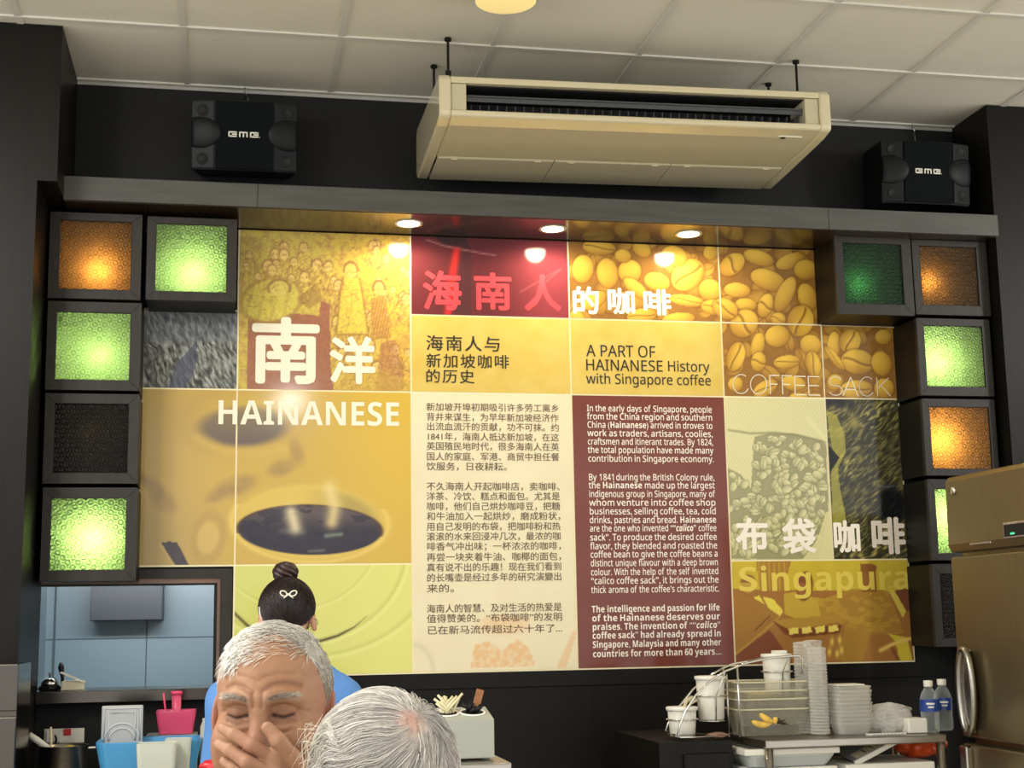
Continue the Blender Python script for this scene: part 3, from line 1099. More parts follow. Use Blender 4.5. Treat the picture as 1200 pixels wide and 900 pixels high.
def art_hessian(x, y):
    C = base(x, (74, 72, 48))
    w = weave(x, y, -0.75, 95) * 2.6
    big = vnoise(x / 26, y / 26, 97)
    C = mixc(C, (204, 192, 110), np.clip(w, 0, 1) * (0.25 + 0.9 * big))
    C = mixc(C, (20, 20, 26), np.clip(-w, 0, 1) * (0.75 - 0.4 * big))
    C = mixc(C, (30, 30, 38), (1 - sst(470, 482, y)) * (1 - sst(985, 1020, x)) * 0.8)
    f = inpoly(x, y, [(970, 481), (984, 487), (990, 512), (992, 530), (984, 545), (978, 552), (976, 610), (994, 610), (992, 560), (998, 530), (994, 505), (982, 480)])
    C = mixc(C, (176, 168, 72), inpoly(x, y, [(969, 482), (980, 486), (990, 510), (991, 530), (982, 548), (984, 570), (990, 600), (992, 616), (976, 616), (974, 560), (976, 530), (971, 500)]) * 0.75)
    C = mixc(C, (18, 18, 16), inpoly(x, y, [(971, 522), (984, 536), (974, 552), (972, 552)]))
    C = mixc(C, (188, 176, 90), np.exp(-(np.hypot(x - 1001, y - 496) / 7) ** 2) * 0.7)
    e, u, v = ellr(x, y, 1046, 592, 18, 26, -0.2)
    C = mixc(C, (16, 18, 22), (1 - sst(0.6, 1.2, e)) * 0.9)
    return C


def art_street(x, y):
    C = base(x, (206, 184, 62))
    C = mixc(C, (190, 160, 60), vnoise(x / 12, y / 12, 101) * 0.6)
    br, bd, yl = (156, 104, 58), (124, 68, 48), (216, 196, 72)
    P = lambda pts, c, k=1.0: mixc(C, c, inpoly(x, y, pts) * k)
    C = P([(857, 690), (1072, 694), (1073, 776), (860, 782)], br, 0.9)
    C = P([(886, 656), (928, 656), (924, 668), (918, 696), (890, 694)], (158, 108, 58), 0.75)
    for i in range(6):
        C = mixc(C, yl, np.exp(-(linedist(x, y, [(889 + 6 * i, 660), (890 + 6 * i, 692)]) / 0.8) ** 2) * 0.5)
    C = P([(858, 694), (880, 700), (904, 714), (912, 722), (896, 740), (862, 768)], (162, 116, 56))
    C = mixc(C, (192, 150, 70), np.exp(-(linedist(x, y, [(862, 767), (904, 732), (914, 722)]) / 1.2) ** 2) * 0.8)
    C = P([(862, 768), (902, 738), (930, 778), (862, 782)], bd, 0.9)
    C = mixc(C, (96, 62, 40), (np.sin((x + y) * 1.1) > 0.2) * np.exp(-(linedist(x, y, [(886, 737), (902, 724)]) / 2.2) ** 2) * 0.8)
    e, u, v = ellr(x, y, 877, 684, 10, 11)
    C = mixc(C, (196, 160, 76), 1 - sst(0.9, 1.0, e)); C = mixc(C, (128, 84, 52), (1 - sst(0.9, 1.05, e)) * (v < -0.1) * 0.7)
    C = P([(894, 699), (906, 702), (918, 716), (914, 722), (900, 712)], (226, 206, 84)); C = P([(882, 700), (890, 698), (896, 708)], (226, 206, 84))
    # seated figure at the counter
    C = P([(918, 696), (938, 692), (952, 700), (968, 702), (974, 722), (940, 728), (920, 720)], (192, 160, 64))
    e, u, v = ellr(x, y, 943, 687, 9, 16, 0.12)
    C = mixc(C, (158, 104, 66), 1 - sst(0.9, 1.0, e)); C = mixc(C, (110, 62, 44), (1 - sst(0.9, 1.0, e)) * (v < -0.2) * 0.5)
    C = mixc(C, (104, 66, 46), np.exp(-((e - 1) / 0.1) ** 2) * 0.8)
    C = P([(958, 704), (1000, 690), (1040, 692), (1060, 742), (1020, 744), (1010, 778), (985, 778), (990, 730), (962, 722)], (168, 128, 56), 0.9)
    C = mixc(C, (196, 160, 66), (vnoise(x / 10, y / 6, 103) > 0.55) * inpoly(x, y, [(958, 704), (1000, 690), (1040, 692), (1060, 742), (1020, 744), (962, 722)]) * 0.5)
    C = P([(905, 727), (982, 720), (988, 728), (918, 740)], (176, 136, 60)); C = P([(905, 727), (925, 738), (986, 732), (984, 742), (930, 748), (918, 742)], (120, 72, 44))
    for i in range(4):
        a = 924 + 15.5 * i
        C = P([(a, 737 - i), (a + 11, 735 - i), (a + 12, 742 - i), (a + 1, 744 - i)], (226, 206, 100))
    C = P([(1008, 660), (1026, 662), (1028, 694), (1010, 694)], (140, 92, 50), 0.9)
    e, u, v = ellr(x, y, 1018, 666, 10, 6)
    C = mixc(C, (140, 92, 50), 1 - sst(0.9, 1.0, e))
    C = P([(1040, 690), (1048, 692), (1062, 716), (1058, 724)], (214, 192, 80)); C = P([(1048, 692), (1070, 688), (1070, 716), (1062, 716)], (120, 72, 46))
    C = mixc(C, (214, 196, 110), np.exp(-(linedist(x, y, [(1042, 688), (1070, 684)]) / 1.0) ** 2) * 0.8)
    C = P([(1040, 742), (1056, 746), (1072, 748), (1072, 776), (1054, 776), (1050, 752)], (206, 186, 62))
    C = mixc(C, (228, 200, 108), np.exp(-(linedist(x, y, [(1032, 762), (1044, 756), (1056, 751), (1072, 748)]) / 2.4) ** 2))
    C = mixc(C, (130, 78, 48), np.exp(-(linedist(x, y, [(1046, 760), (1054, 776)]) / 2.2) ** 2)); C = mixc(C, (130, 78, 48), np.exp(-(linedist(x, y, [(1066, 752), (1071, 774)]) / 1.6) ** 2))
    for cx, cy in ((975, 752), (984, 750), (986, 762), (972, 764), (981, 766)):
        C = mixc(C, (228, 204, 96), np.exp(-((x - cx) ** 2 / 5 + (y - cy) ** 2 / 22)))
    return C


mural = thing('wall_mural', 'large printed wall mural of coffee pictures and lettering under the downlights', 'mural',
              ((MX['L'] + MX['R']) / 2, MY, MZ['u']))
bk = MB()
bk.box(MX['a'] - 0.004, MX['e'] + 0.002, MY + 0.0025, WALL_Y, MZ['q'], MZ['t'] - 0.003)
bk.box(MX['a'] - 0.004, MX['R'] + 0.001, MY + 0.0025, WALL_Y, MZ['r'], MZ['q'])
bk.box(MX['L'] - 0.001, MX['R'] + 0.003, MY + 0.0025, WALL_Y, MZ['s'] - 0.004, MZ['r'])
bk.box(MX['L'] + 0.001, MX['a'] - 0.004, MY + 0.0025, WALL_Y, MZ['r'], MZ['q'])
bk.box(MX['a'] - 0.004, MX['R'] + 0.003, MY + 0.0025, WALL_Y, MZ['u'] - 0.003, MZ['s'] - 0.004)
obj('backing_board', bk, M_BACKING, mural, bevel=0.0)


def panel(x0, x1, z0, z1, art, step=0.005, label=None):
    g = 0.0034
    x0, x1, z0, z1 = MX[x0] + g, MX[x1] - g, MZ[z0] + g, MZ[z1] - g
    nx, nz = max(2, int((x1 - x0) / step)), max(2, int((z1 - z0) / step))
    X, Z = np.meshgrid(np.linspace(x0, x1, nx + 1), np.linspace(z0, z1, nz + 1), indexing='ij')
    px, py = to_px(X, MY, Z)          # the picture's own drawing units
    C = np.clip(art(px, py), 0, 1)
    C = np.where(C <= 0.04045, C / 12.92, ((C + 0.055) / 1.055) ** 2.4)
    n = (nx + 1) * (nz + 1)
    V = np.stack([X.ravel(), np.full(n, MY), Z.ravel()], 1)
    i, j = np.meshgrid(np.arange(nx), np.arange(nz), indexing='ij')
    a = (i * (nz + 1) + j).ravel()
    F = np.stack([a, a + nz + 1, a + nz + 2, a + 1], 1)
    ring = [(0, 0), (nx, 0), (nx, nz), (0, nz)]
    back = n + np.arange(4)
    V = np.concatenate([V, [(x0, MY + 0.003, z0), (x1, MY + 0.003, z0), (x1, MY + 0.003, z1), (x0, MY + 0.003, z1)]])
    faces = F.tolist()
    cor = [a_ * (nz + 1) + b_ for a_, b_ in ring]
    for k in range(4):
        k2 = (k + 1) % 4
        faces.append([cor[k2], cor[k], int(back[k]), int(back[k2])])
    me = bpy.data.meshes.new('mural_panel')
    me.from_pydata((V - wpos(mural)).tolist(), [], faces)
    cols = np.ones((n + 4, 4))
    cols[:n, :3] = C.reshape(-1, 3)
    cols[n:, :3] = s2l((0.9, 0.86, 0.7))
    at_ = me.color_attributes.new('Col', 'FLOAT_COLOR', 'POINT')
    at_.data.foreach_set('color', cols.ravel())
    me.materials.append(M_PRINT)
    o = bpy.data.objects.new('mural_panel', me)
    o.parent = mural
    COL.objects.link(o)
    if label:
        o['label'] = label
    return o


P_crowd = panel('a', 'b', 'r', 't', art_crowd, 0.0042, 'yellow panel of an old crowd picture')
P_red = panel('b', 'c', 'q', 't', art_red, 0.006, 'dark red panel')
P_b1 = panel('c', 'd', 'q', 't', art_beans, 0.0048, 'coffee bean panel under the right downlight')
P_b2 = panel('d', 'e', 'q', 't', art_beans, 0.0048, 'coffee bean panel beside the dim green box')
P_y1 = panel('b', 'c', 'r', 'q', art_yellow, 0.012, 'yellow panel with the black Chinese heading')
P_y2 = panel('c', 'd', 'r', 'q', art_yellow, 0.012, 'yellow panel with the black English heading')
P_b3 = panel('d', 'e', 'r', 'q', art_beans, 0.0048, 'coffee bean panel with thin lettering')
P_b4 = panel('e', 'R', 'r', 'q', art_beans, 0.0048, 'narrow coffee bean panel under the dim green box')
P_cl = panel('L', 'a', 'r', 'q', art_cloth, 0.0038, 'grey cloth panel under the lit boxes')
P_c1 = panel('L', 'a', 's', 'r', art_cups, 0.004, 'mustard panel with the blurred cup and handle')
P_c2 = panel('a', 'b', 's', 'r', art_cups, 0.0042, 'mustard panel with the cup of black coffee')
P_sa = panel('a', 'b', 'u', 's', art_saucer, 0.005, 'yellow-green saucer panel')
P_cr = panel('b', 'c', 'u', 'r', art_cream, 0.008, 'cream panel of Chinese text')
P_ma = panel('c', 'd', 'u', 'r', art_maroon, 0.02, 'maroon panel of English text')
P_sk = panel('d', 'e', 's', 'r', art_sack, 0.0036, 'pale panel of beans spilling from a sack')
P_he = panel('e', 'R', 's', 'r', art_hessian, 0.0036, 'dark sackcloth panel')
P_st = panel('d', 'R', 'u', 's', art_street, 0.0042, 'yellow and brown old street stall panel')

# ---------------------------------------------------------------- lettering on the mural
TY = MY - 0.0012
UX, UZ = np.array([1.0, 0, 0]), np.array([0, 0, 1.0])
T_CREAM = mat('cream_lettering', rgb(238, 232, 208), 0.35)
T_RED = mat('red_lettering', rgb(224, 66, 74), 0.3)
T_INK = mat('black_lettering', rgb(36, 28, 14), 0.5)
T_BROWN = mat('brown_lettering', rgb(92, 68, 48), 0.5)
T_WHITE = mat('white_lettering', rgb(246, 236, 220), 0.4)
T_PALE = mat('pale_yellow_lettering', rgb(222, 200, 84), 0.3)
T_TAN = mat('tan_lettering', rgb(176, 136, 66), 0.3)


def fit(mb, body, x0, y0, x1, y1, **kw):
    p, q, r_, s_ = at(x0, y1, TY), at(x1, y1, TY), at(x0, y0, TY), at(x1, y0, TY)
    q0 = np.array([(p[0] + r_[0]) / 2, TY, (p[2] + q[2]) / 2])
    q1 = np.array([(q[0] + s_[0]) / 2, TY, (r_[2] + s_[2]) / 2])
    fit_text(mb, body, q0, q1, **kw)


def letter(panel_o, m, items, name='lettering'):
    b = MB()
    for it in items:
        fit(b, it[0], *it[1:5], **(it[5] if len(it) > 5 else {}))
    return obj(name, b, m, panel_o)


HV = dict(weight=0.03)
letter(P_crowd, T_CREAM, [('南', 295, 371.5, 374.5, 450, HV), ('洋', 386, 394, 440, 450, HV)])
letter(P_c2, T_CREAM, [(sans('HAINANESE', True), 256, 470, 467.5, 498.5)])
letter(P_red, T_RED, [('海', 495.5, 317, 541, 363.5, dict(weight=0.026)), ('南', 555.5, 319.5, 599.5, 363.5, dict(weight=0.024)), ('人', 614.5, 321.5, 657.5, 364.5, dict(weight=0.03))])
letter(P_b1, T_CREAM, [('的', 671, 335.5, 702, 368, dict(weight=0.03)), ('咖', 712, 337.5, 744, 368.5, dict(weight=0.03)), ('啡', 754, 339, 786.5, 369.5, dict(weight=0.03))])
MD = dict(weight=0.012, space_char=1.16)
letter(P_y1, T_INK, [('海南人与', 499.5, 393.5, 585.5, 411.5, MD), ('新加坡咖啡', 499.5, 415, 596.5, 431.5, MD), ('的历史', 499.5, 433, 556, 449, MD)])
letter(P_y2, T_INK, [(sans('A PART OF'), 687, 404.5, 768, 418.5, dict(weight=0.009)), (sans('HAINANESE'), 687, 421.5, 776.5, 435, dict(weight=0.009)),
                     (sans('History'), 783, 423, 831.5, 439.5, dict(weight=0.009)), (sans('with Singapore coffee'), 687, 438, 833, 454.5, dict(weight=0.009))])
letter(P_sk, T_WHITE, [('布', 862, 606.5, 900, 648.5, HV)])
letter(P_sk, T_WHITE, [('袋', 916.5, 607, 956, 649, HV)])
letter(P_he, T_WHITE, [('咖', 977, 609.5, 1008, 648, HV), ('啡', 1021.5, 606, 1061, 649.5, HV)])
letter(P_st, T_PALE, [(sans('S', True), 866, 664, 887, 693), (sans('ingapura', True), 892, 662, 1066, 701)])

# COFFEE SACK in thin single strokes
def strokes(mb, pts, w=0.0021):
    P = [at(a, b, TY) for a, b in pts]
    for p, q in zip(P[:-1], P[1:]):
        d = (q - p) / (np.linalg.norm(q - p) + 1e-9)
        n = np.array([-d[2], 0, d[0]]) * w
        e = d * w * 0.6
        mb.add([p - n - e, q - n + e, q + n + e, p + n - e], [(0, 1, 2, 3)])


def arc(cx, cy, a, b, t0, t1, n=14):
    return [(cx + a * math.cos(math.radians(t0 + (t1 - t0) * i / n)), cy + b * math.sin(math.radians(t0 + (t1 - t0) * i / n))) for i in range(n + 1)]


b = MB()
strokes(b, arc(868.5, 450, 9.5, 11.2, -55, -330, 18))
strokes(b, arc(889, 450.4, 9.6, 11.3, 0, 360, 22))
for x0, h in ((902, 0), (916.5, 0.4)):
    strokes(b, [(x0 + 11, 440 + h), (x0, 439.8 + h), (x0 + 0.8, 461.5 + h)])
    strokes(b, [(x0 + 0.4, 450 + h), (x0 + 9, 450.2 + h)])
for x0, h in ((931, 0.8), (947, 1.2)):
    strokes(b, [(x0 + 13, 440.4 + h), (x0, 440 + h), (x0 + 1, 461.6 + h), (x0 + 14, 461.9 + h)])
    strokes(b, [(x0 + 0.5, 450.6 + h), (x0 + 12, 450.8 + h)])
obj('lettering', b, T_CREAM, P_b3)
b = MB()
strokes(b, arc(979, 446.8, 7.0, 5.4, -20, -270, 12) + arc(979.5, 457.6, 7.6, 5.6, -90, 155, 14))
strokes(b, [(988, 463.4), (996.8, 442), (1005.6, 464.2)]); strokes(b, [(991.4, 456), (1002.4, 456.4)])
strokes(b, arc(1016, 453, 9.0, 11.2, -50, -320, 18))
strokes(b, [(1027.4, 442.6), (1028.6, 464.2)]); strokes(b, [(1041, 443), (1028, 455.4)]); strokes(b, [(1032.4, 451.6), (1043.6, 464)])
obj('lettering', b, T_CREAM, P_b4)

# the Chinese text
ZH = '''新加坡开埠初期吸引许多劳工离乡
背井来谋生，为早年新加坡经济作
出流血流汗的贡献，功不可抹。约
1841年，海南人抵达新加坡，在这
英国殖民地时代，很多海南人在英
国人的家庭、军港、商贸中担任餐
饮服务，日夜耕耘。

不久海南人开起咖啡店，卖咖啡、
洋茶、冷饮、糕点和面包。尤其是
咖啡，他们自己烘炒咖啡豆，把糖
和牛油加入一起烘炒，磨成粉状，
用自己发明的布袋，把咖啡粉和热
滚滚的水来回浸冲几次，最浓的咖
啡香气冲出味；一杯浓浓的咖啡，
再尝一块夹着牛油、咖椰的面包，
真有说不出的乐趣！现在我们看到
的长嘴壶是经过多年的研究演變出
来的。

海南人的智慧、及对生活的热爱是
值得赞美的。“布袋咖啡”的发明
已在新马流传超过六十年了...'''.split('\n')
ZY = [70, 101, 131, 162, 192, 224, 255, None, 317, 348, 379, 410, 442, 473, 504, 537, 569, 601, 634, None, 697, 728, 764]
b = MB()
for line, yc in zip(ZH, ZY):
    if yc is None:
        continue
    y = 450 + yc / 2.647
    k = (y - 476) / (740 - 476)
    xl, xr = 500.0 + 0.6 * k, 655.0 + 4.5 * k
    pl, pr = at(xl, y, TY), at(xr, y, TY)
    em = (pr[0] - pl[0]) / 15.0
    n = sum(0.62 if ord(ch) < 128 and ch != '.' else (0.3 if ch == '.' else 1.0) for ch in line)
    full = 15.0 if len(line) >= 14 else n
    vs, fs = glyphs(line, weight=0.006)
    w = vs[:, 0].max()
    put_text(b, line, (pl[0] - 0.06 * em, TY, pl[2] - 0.38 * em), UX, UZ, em * 0.98, sx=(full * em / w) / (em * 0.98), weight=0.006)
obj('text_block', b, T_BROWN, P_cr)

# the English text: lines justified word by word
EN = [(77, 'In the early days of Singapore, people'), (102, 'from the China region and southern'), (128, 'China (Hainanese) arrived in droves to'),
      (154, 'work as traders, artisans, coolies,'), (180, 'craftsmen and itinerant trades. By 1824,'), (206, 'the total population have made many'),
      (233, 'contribution in Singapore economy.'), (291, 'By 1841 during the British Colony rule,'), (316, 'the Hainanese made up the largest'),
      (343, 'indigenous group in Singapore, many of'), (370, 'whom venture into coffee shop'), (397, 'businesses, selling coffee, tea, cold'),
      (424, 'drinks, pastries and bread. Hainanese'), (450, 'are the one who invented ““calico” coffee'), (478, 'sack”. To produce the desired coffee'),
      (505, 'flavor, they blended and roasted the'), (531, 'coffee bean to give the coffee beans a'), (558, 'distinct unique flavour with a deep brown'),
      (586, 'colour. With the help of the self invented'), (613, '“calico coffee sack”, it brings out the'), (641, 'thick aroma of the coffee’s characteristic.'),
      (701, 'The intelligence and passion for life'), (729, 'of the Hainanese deserves our'), (756, 'praises. The invention of ““calico”'),
      (783, 'coffee sack” had already spread in'), (811, 'Singapore, Malaysia and many other'), (840, 'countries for more than 60 years....')]
b = MB()
for yc, line in EN:
    y = 450 + yc / 2.647
    k = (yc - 77) / (840 - 77)
    pl, pr = at(687.6 + 7 * k, y, TY), at(834 + 11.5 * k, y, TY)
    width = pr[0] - pl[0]
    em = 0.0385
    ws = line.split(' ')
    ms = []
    for w_ in ws:
        bold = yc > 690 or 'Hainanese' in w_
        kw = dict(weight=0.0 if bold else 0.012, space_char=1.03)
        w_ = sans(w_, bold, 'calico' in w_ and '““' in w_)
        vs, fs = glyphs(w_, **kw)
        ms.append((w_, kw, vs[:, 0].max()))
    tot = sum(m_[2] for m_ in ms) * em
    sp = (width - tot) / max(1, len(ws) - 1)
    sx = 1.0
    if sp < 0.26 * em:
        sx = (width - 0.26 * em * (len(ws) - 1)) / tot
        sp = 0.26 * em
    cx = pl[0]
    for w_, kw, wd in ms:
        put_text(b, w_, (cx, TY, pl[2] - 0.27 * em), UX, UZ, em, sx=sx, **kw)
        cx += wd * em * sx + sp
obj('text_block', b, T_WHITE, P_ma)

# ================================================================ air conditioner hung under the ceiling
def tilt_ac(mb):
    mb.v = [(x, y, z + (x - 1.54) * 0.0147) for x, y, z in mb.v]
    return mb


AX0, AX1 = 0.752, 2.322
ac = thing('air_conditioner', 'long cream ceiling-hung air conditioner over the mural', 'air conditioner', ((AX0 + AX1) / 2, 5.38, 3.24))
b = MB()
b.prism([(5.045, 3.437), (5.06, 3.445), (5.70, 3.45), (5.70, 3.425), (5.06, 3.414), (5.045, 3.414)], 'x', AX0 + 0.045, AX1 - 0.045)
b.prism([(5.05, 3.309), (5.043, 3.303), (5.043, 3.288), (5.05, 3.282), (5.12, 3.271), (5.438, 3.254), (5.438, 3.27), (5.12, 3.298), (5.07, 3.309)], 'x', AX0 + 0.045, AX1 - 0.045)
b.box(AX0 + 0.045, AX1 - 0.045, 5.68, 5.70, 3.25, 3.43)
obj('housing', tilt_ac(b), M_CREAM, ac, bevel=0.003)
b = MB()
b.box(AX0 + 0.1, AX1 - 0.1, 5.26, 5.27, 3.30, 3.42)
b.box(AX0 + 0.1, AX1 - 0.1, 5.10, 5.27, 3.305, 3.31)
b.box(AX0 + 0.1, AX1 - 0.1, 5.07, 5.27, 3.409, 3.414)
obj('air_outlet', tilt_ac(b), M_BLACK, ac)
for s in (0, 1):
    xa, xb = (AX0, AX0 + 0.046) if s == 0 else (AX1 - 0.046, AX1)
    b = MB()
    b.prism([(5.042, 3.43), (5.06, 3.449), (5.69, 3.455), (5.712, 3.435), (5.715, 3.262), (5.69, 3.238), (5.44, 3.25), (5.12, 3.267), (5.05, 3.279), (5.04, 3.292)], 'x', xa, xb)
    obj('end_cap', tilt_ac(b), M_CREAM, ac, bevel=0.011)
    b = MB()
    xa, xb = (AX0 + 0.047, AX0 + 0.105) if s == 0 else (AX1 - 0.105, AX1 - 0.047)
    b.box(xa, xb, 5.052, 5.20, 3.309, 3.413)
    obj('outlet_cheek', tilt_ac(b), M_CREAM2, ac, bevel=0.003)
b = MB()
b.box(AX0 + 0.11, AX1 - 0.11, 5.066, 5.12, 3.369, 3.374)
b.box(AX0 + 0.11, AX1 - 0.11, 5.075, 5.08, 3.352, 3.37)
obj('louvre_blade', tilt_ac(b), M_GREYBL, ac)
b = MB()
x = AX0 + 0.13
while x < AX1 - 0.12:
    b.box(x, x + 0.0025, 5.10, 5.17, 3.31, 3.35)
    x += 0.0345
obj('guide_vanes', tilt_ac(b), M_GREYBL, ac)
xs = [AX0 + 0.05, at(650, 185, 5.44)[0], at(787, 193, 5.44)[0], AX1 - 0.05]
for i in range(3):
    b = MB()
    b.prism([(5.441, 3.2545), (5.447, 3.2495), (5.69, 3.2365), (5.69, 3.25), (5.441, 3.266)], 'x', xs[i] + 0.0015, xs[i + 1] - 0.0015)
    p = obj('intake_panel', tilt_ac(b), M_CREAM2, ac, bevel=0.002)
    for x in (xs[i] + 0.07, xs[i + 1] - 0.07):
        l = MB()
        l.rbox(x - 0.013, x + 0.013, 5.447, 5.46, 3.2455, 3.25, 0.0015)
        obj('latch', tilt_ac(l), M_CREAM, p)
bx = at(922, 160, 5.09)[0]
b = MB(); b.box(bx - 0.012, bx + 0.006, 5.115, 5.13, 3.2695, 3.272); b.cur = 1
for x0, x1, y0, y1 in ((bx - 0.03, bx + 0.07, 5.105, 5.107), (bx - 0.03, bx - 0.028, 5.105, 5.14)):
    b.box(x0, x1, y0, y1, 3.2695, 3.273)
obj('badge', tilt_ac(b), [M_BLACK, M_LOGO], ac)
for x, y in ((0.815, 5.222), (0.80, 5.505), (2.265, 5.228), (2.245, 5.485)):
    b = MB()
    b.tube([(x, y, 3.455 + (x - 1.54) * 0.0147), (x, y, CEIL)], 0.0055, 8)
    b.tube([(x, y, CEIL - 0.012), (x, y, CEIL - 0.001)], 0.014, 10)
    b.box(x - 0.011, x + 0.011, y - 0.003, y + 0.003, 3.452 + (x - 1.54) * 0.0147, 3.52)
    obj('hanger_rod', b, M_DARKPL, ac)


# ================================================================ loudspeakers
def speaker(cx, yf, ztop, tilt, hook, label, yaw=0.0):
    t = thing('loudspeaker', label, 'speaker', (cx, yf + 0.1, ztop - 0.29), 'karaoke speakers above the bulkhead')
    R = rotm('z', yaw) @ rotm('x', tilt)
    piv = np.array([cx, yf, ztop])

    def T(m):
        m.v = [tuple(piv + R @ np.array(p)) for p in m.v]
        return m
    h = 0.285
    b = MB()
    b.prism([(-0.212, 0.0), (-0.118, -0.022), (0.118, -0.022), (0.212, 0.0), (0.185, 0.235), (-0.185, 0.235)], 'z', -h, 0)
    obj('cabinet', T(b), M_DARKPL, t, bevel=0.006)
    b = MB()
    b.box(-0.116, 0.116, -0.031, -0.0225, -h + 0.006, -0.006)
    obj('grille', T(b), M_SPK, t, bevel=0.004)
    for s in (-1, 1):
        b = MB()
        pl = [(s * 0.121, -0.0275), (s * 0.21, -0.0055), (s * 0.208, 0.0), (s * 0.121, -0.0205)]
        b.prism(pl, 'z', -h + 0.008, -0.008)
        m = obj('side_moulding', T(b), M_SPK2, t, bevel=0.002)
        for z in (-0.045, -h + 0.045):
            p = MB(); p.smooth = True
            Rp = rotm('z', s * 0.235) @ rotm('x', PI / 2)
            p.lathe([(0.024, 0.0), (0.021, 0.0045), (0.0185, 0.003), (0.0175, 0.0015), (0.001, 0.0013)], (s * 0.166, -0.0175, z), 24, R=Rp, cap0=False)
            obj('bass_port', T(p), M_BLACK, m)
        p = MB(); p.smooth = True
        p.sphere((s * 0.178, -0.012, -h / 2 + 0.008), (0.088, 0.016, 0.064), 28, 14, R=rotm('z', s * 0.235))
        p.v = [(min(max(x, -0.2105), 0.2105), y, z) for x, y, z in p.v]
        obj('horn_cover', T(p), M_SPK2, m)
    # logo: three square-cut letters
    b = MB()
    def bar(x0, x1, z0, z1):
        b.box(x0, x1, -0.0325, -0.0312, z0, z1)
    H, w, k = 0.022, 0.034, 0.0052
    zc = -h / 2 + 0.004
    for i, x in enumerate((-0.064, -0.021, 0.022)):
        z0, z1 = zc - H / 2, zc + H / 2
        if i == 1:
            bar(x, x + k, z0, z1); bar(x, x + w, z1 - k, z1); bar(x + w - k, x + w, z0, z1); bar(x + w / 2 - k / 2, x + w / 2 + k / 2, z0, z1)
        else:
            bar(x, x + k, z0, z1); bar(x, x + w, z1 - k, z1); bar(x, x + w, z0, z0 + k); bar(x + 0.014, x + w, zc - k / 2, zc + k / 2)
            bar(x + w - k, x + w, z0, zc - k * 0.9); bar(x + w - k, x + w, zc + k * 0.9, z1)
    b.box(0.0585, 0.0615, -0.0325, -0.0312, zc - H / 2, zc - H / 2 + 0.003)
    obj('logo', T(b), M_LOGO, t)
    # bracket on the wall and hook to the ceiling
    b = MB()
    c0 = piv + R @ np.array([0, 0.1, 0.0])
    b.box(c0[0] - 0.05, c0[0] + 0.05, c0[1] - 0.03, c0[1] + 0.03, c0[2] - 0.005, c0[2] + 0.012)
    b.tube([c0 + np.array([0, 0, 0.008]), c0 + np.array([0, 0.02, 0.04]), (c0[0], WALL_Y - 0.001, c0[2] + 0.05)], 0.009, 10)
    obj('wall_bracket', b, M_DARKPL, t)
    b = MB(); b.smooth = True
    hk = np.array([hook, 5.86, CEIL - 0.003])
    b.tube([hk, hk + np.array([0.0, -0.003, -0.025]), hk + np.array([0.006, -0.01, -0.035]), hk + np.array([0.012, -0.01, -0.03])], 0.003, 8)
    b.tube([hk + np.array([0.004, -0.008, -0.034]), c0 + np.array([0.02, 0.02, 0.012])], 0.0022, 6)
    obj('safety_hook', b, M_CHROME, t)
    return t


sl = at(287, 121, 5.62)
speaker(sl[0], 5.62, sl[2] + 0.008, 0.2, 0.041, 'black loudspeaker with white logo at the upper left, left of the air conditioner', -0.02)
sr = at(1086, 168, 5.62)
speaker(sr[0] - 0.01, 5.62, sr[2] + 0.004, 0.08, 3.1, 'black loudspeaker with white logo at the upper right, beside the right pillar', 0.0)


# ================================================================ steel fridge on the right, its doors facing left
def atx(px, py, X):
    k = CF + (px - 600) / FPX * CR + (450 - py) / FPX * CU
    return CP + k * (X / k[0])


FY = 5.02
FX = at(1107, 560, FY)[0]
fz = lambda px, py: atx(px, py, FX)[2]
ZT, ZH0, ZD1, ZD0, ZL1 = fz(1107, 560), fz(1112, 648), fz(1114, 653), fz(1135, 864), fz(1130, 870)
fr = thing('refrigerator', 'tall warm-toned steel refrigerator standing at the right edge', 'fridge', (FX + 0.35, 4.6, 0))
FN = 4.18
b = MB(); b.box(FX + 0.05, FX + 0.72, FN, FY - 0.005, 0.02, ZT - 0.012)
b.box(FX + 0.1, FX + 0.68, FN + 0.04, FY - 0.05, 0.0, 0.02)
obj('cabinet', b, M_FRIDGE, fr, bevel=0.004)
b = MB(); b.prism([(FX + 0.012, ZT), (FX, ZT - 0.02), (FX - 0.004, ZH0 + 0.03), (FX + 0.006, ZH0), (FX + 0.05, ZH0), (FX + 0.05, ZT)], 'y', FN, FY)
hood = obj('control_panel', b, M_FRIDGE, fr, bevel=0.004)
kz_, ky_ = atx(1118, 575, FX)[2], atx(1118, 575, FX)[1]
b = MB(); b.smooth = True
b.lathe([(0.017, 0.0), (0.017, 0.006), (0.012, 0.010), (0.001, 0.011)], (FX - 0.0005, ky_, kz_), 20, R=rotm('y', -PI / 2))
obj('lock', b, M_CHROME, hood)
q0, q1 = atx(1178, 632, FX), atx(1215, 607, FX)
b = MB(); b.rbox(FX - 0.006, FX + 0.004, q1[1], q0[1], q0[2], q0[2] + 0.058, 0.003)
obj('display_frame', b, M_CHROME, hood)
b = MB(); b.box(FX - 0.0072, FX, q1[1] + 0.008, q0[1] - 0.008, q0[2] + 0.008, q0[2] + 0.05)
b.cur = 1; b.box(FX - 0.008, FX, q0[1] - 0.075, q0[1] - 0.05, q0[2] + 0.014, q0[2] + 0.02)
obj('display', b, [M_BLACK, mat('green_led', rgb(60, 200, 120), 0.5, emit=rgb(60, 220, 130), es=1.0)], hood)
q0, q1 = atx(1138, 638, FX), atx(1162, 635, FX)
b = MB(); b.rbox(FX - 0.006, FX, q1[1], q0[1], q0[2] - 0.004, q0[2] + 0.004, 0.0015)
obj('trim_badge', b, M_CHROME, hood)
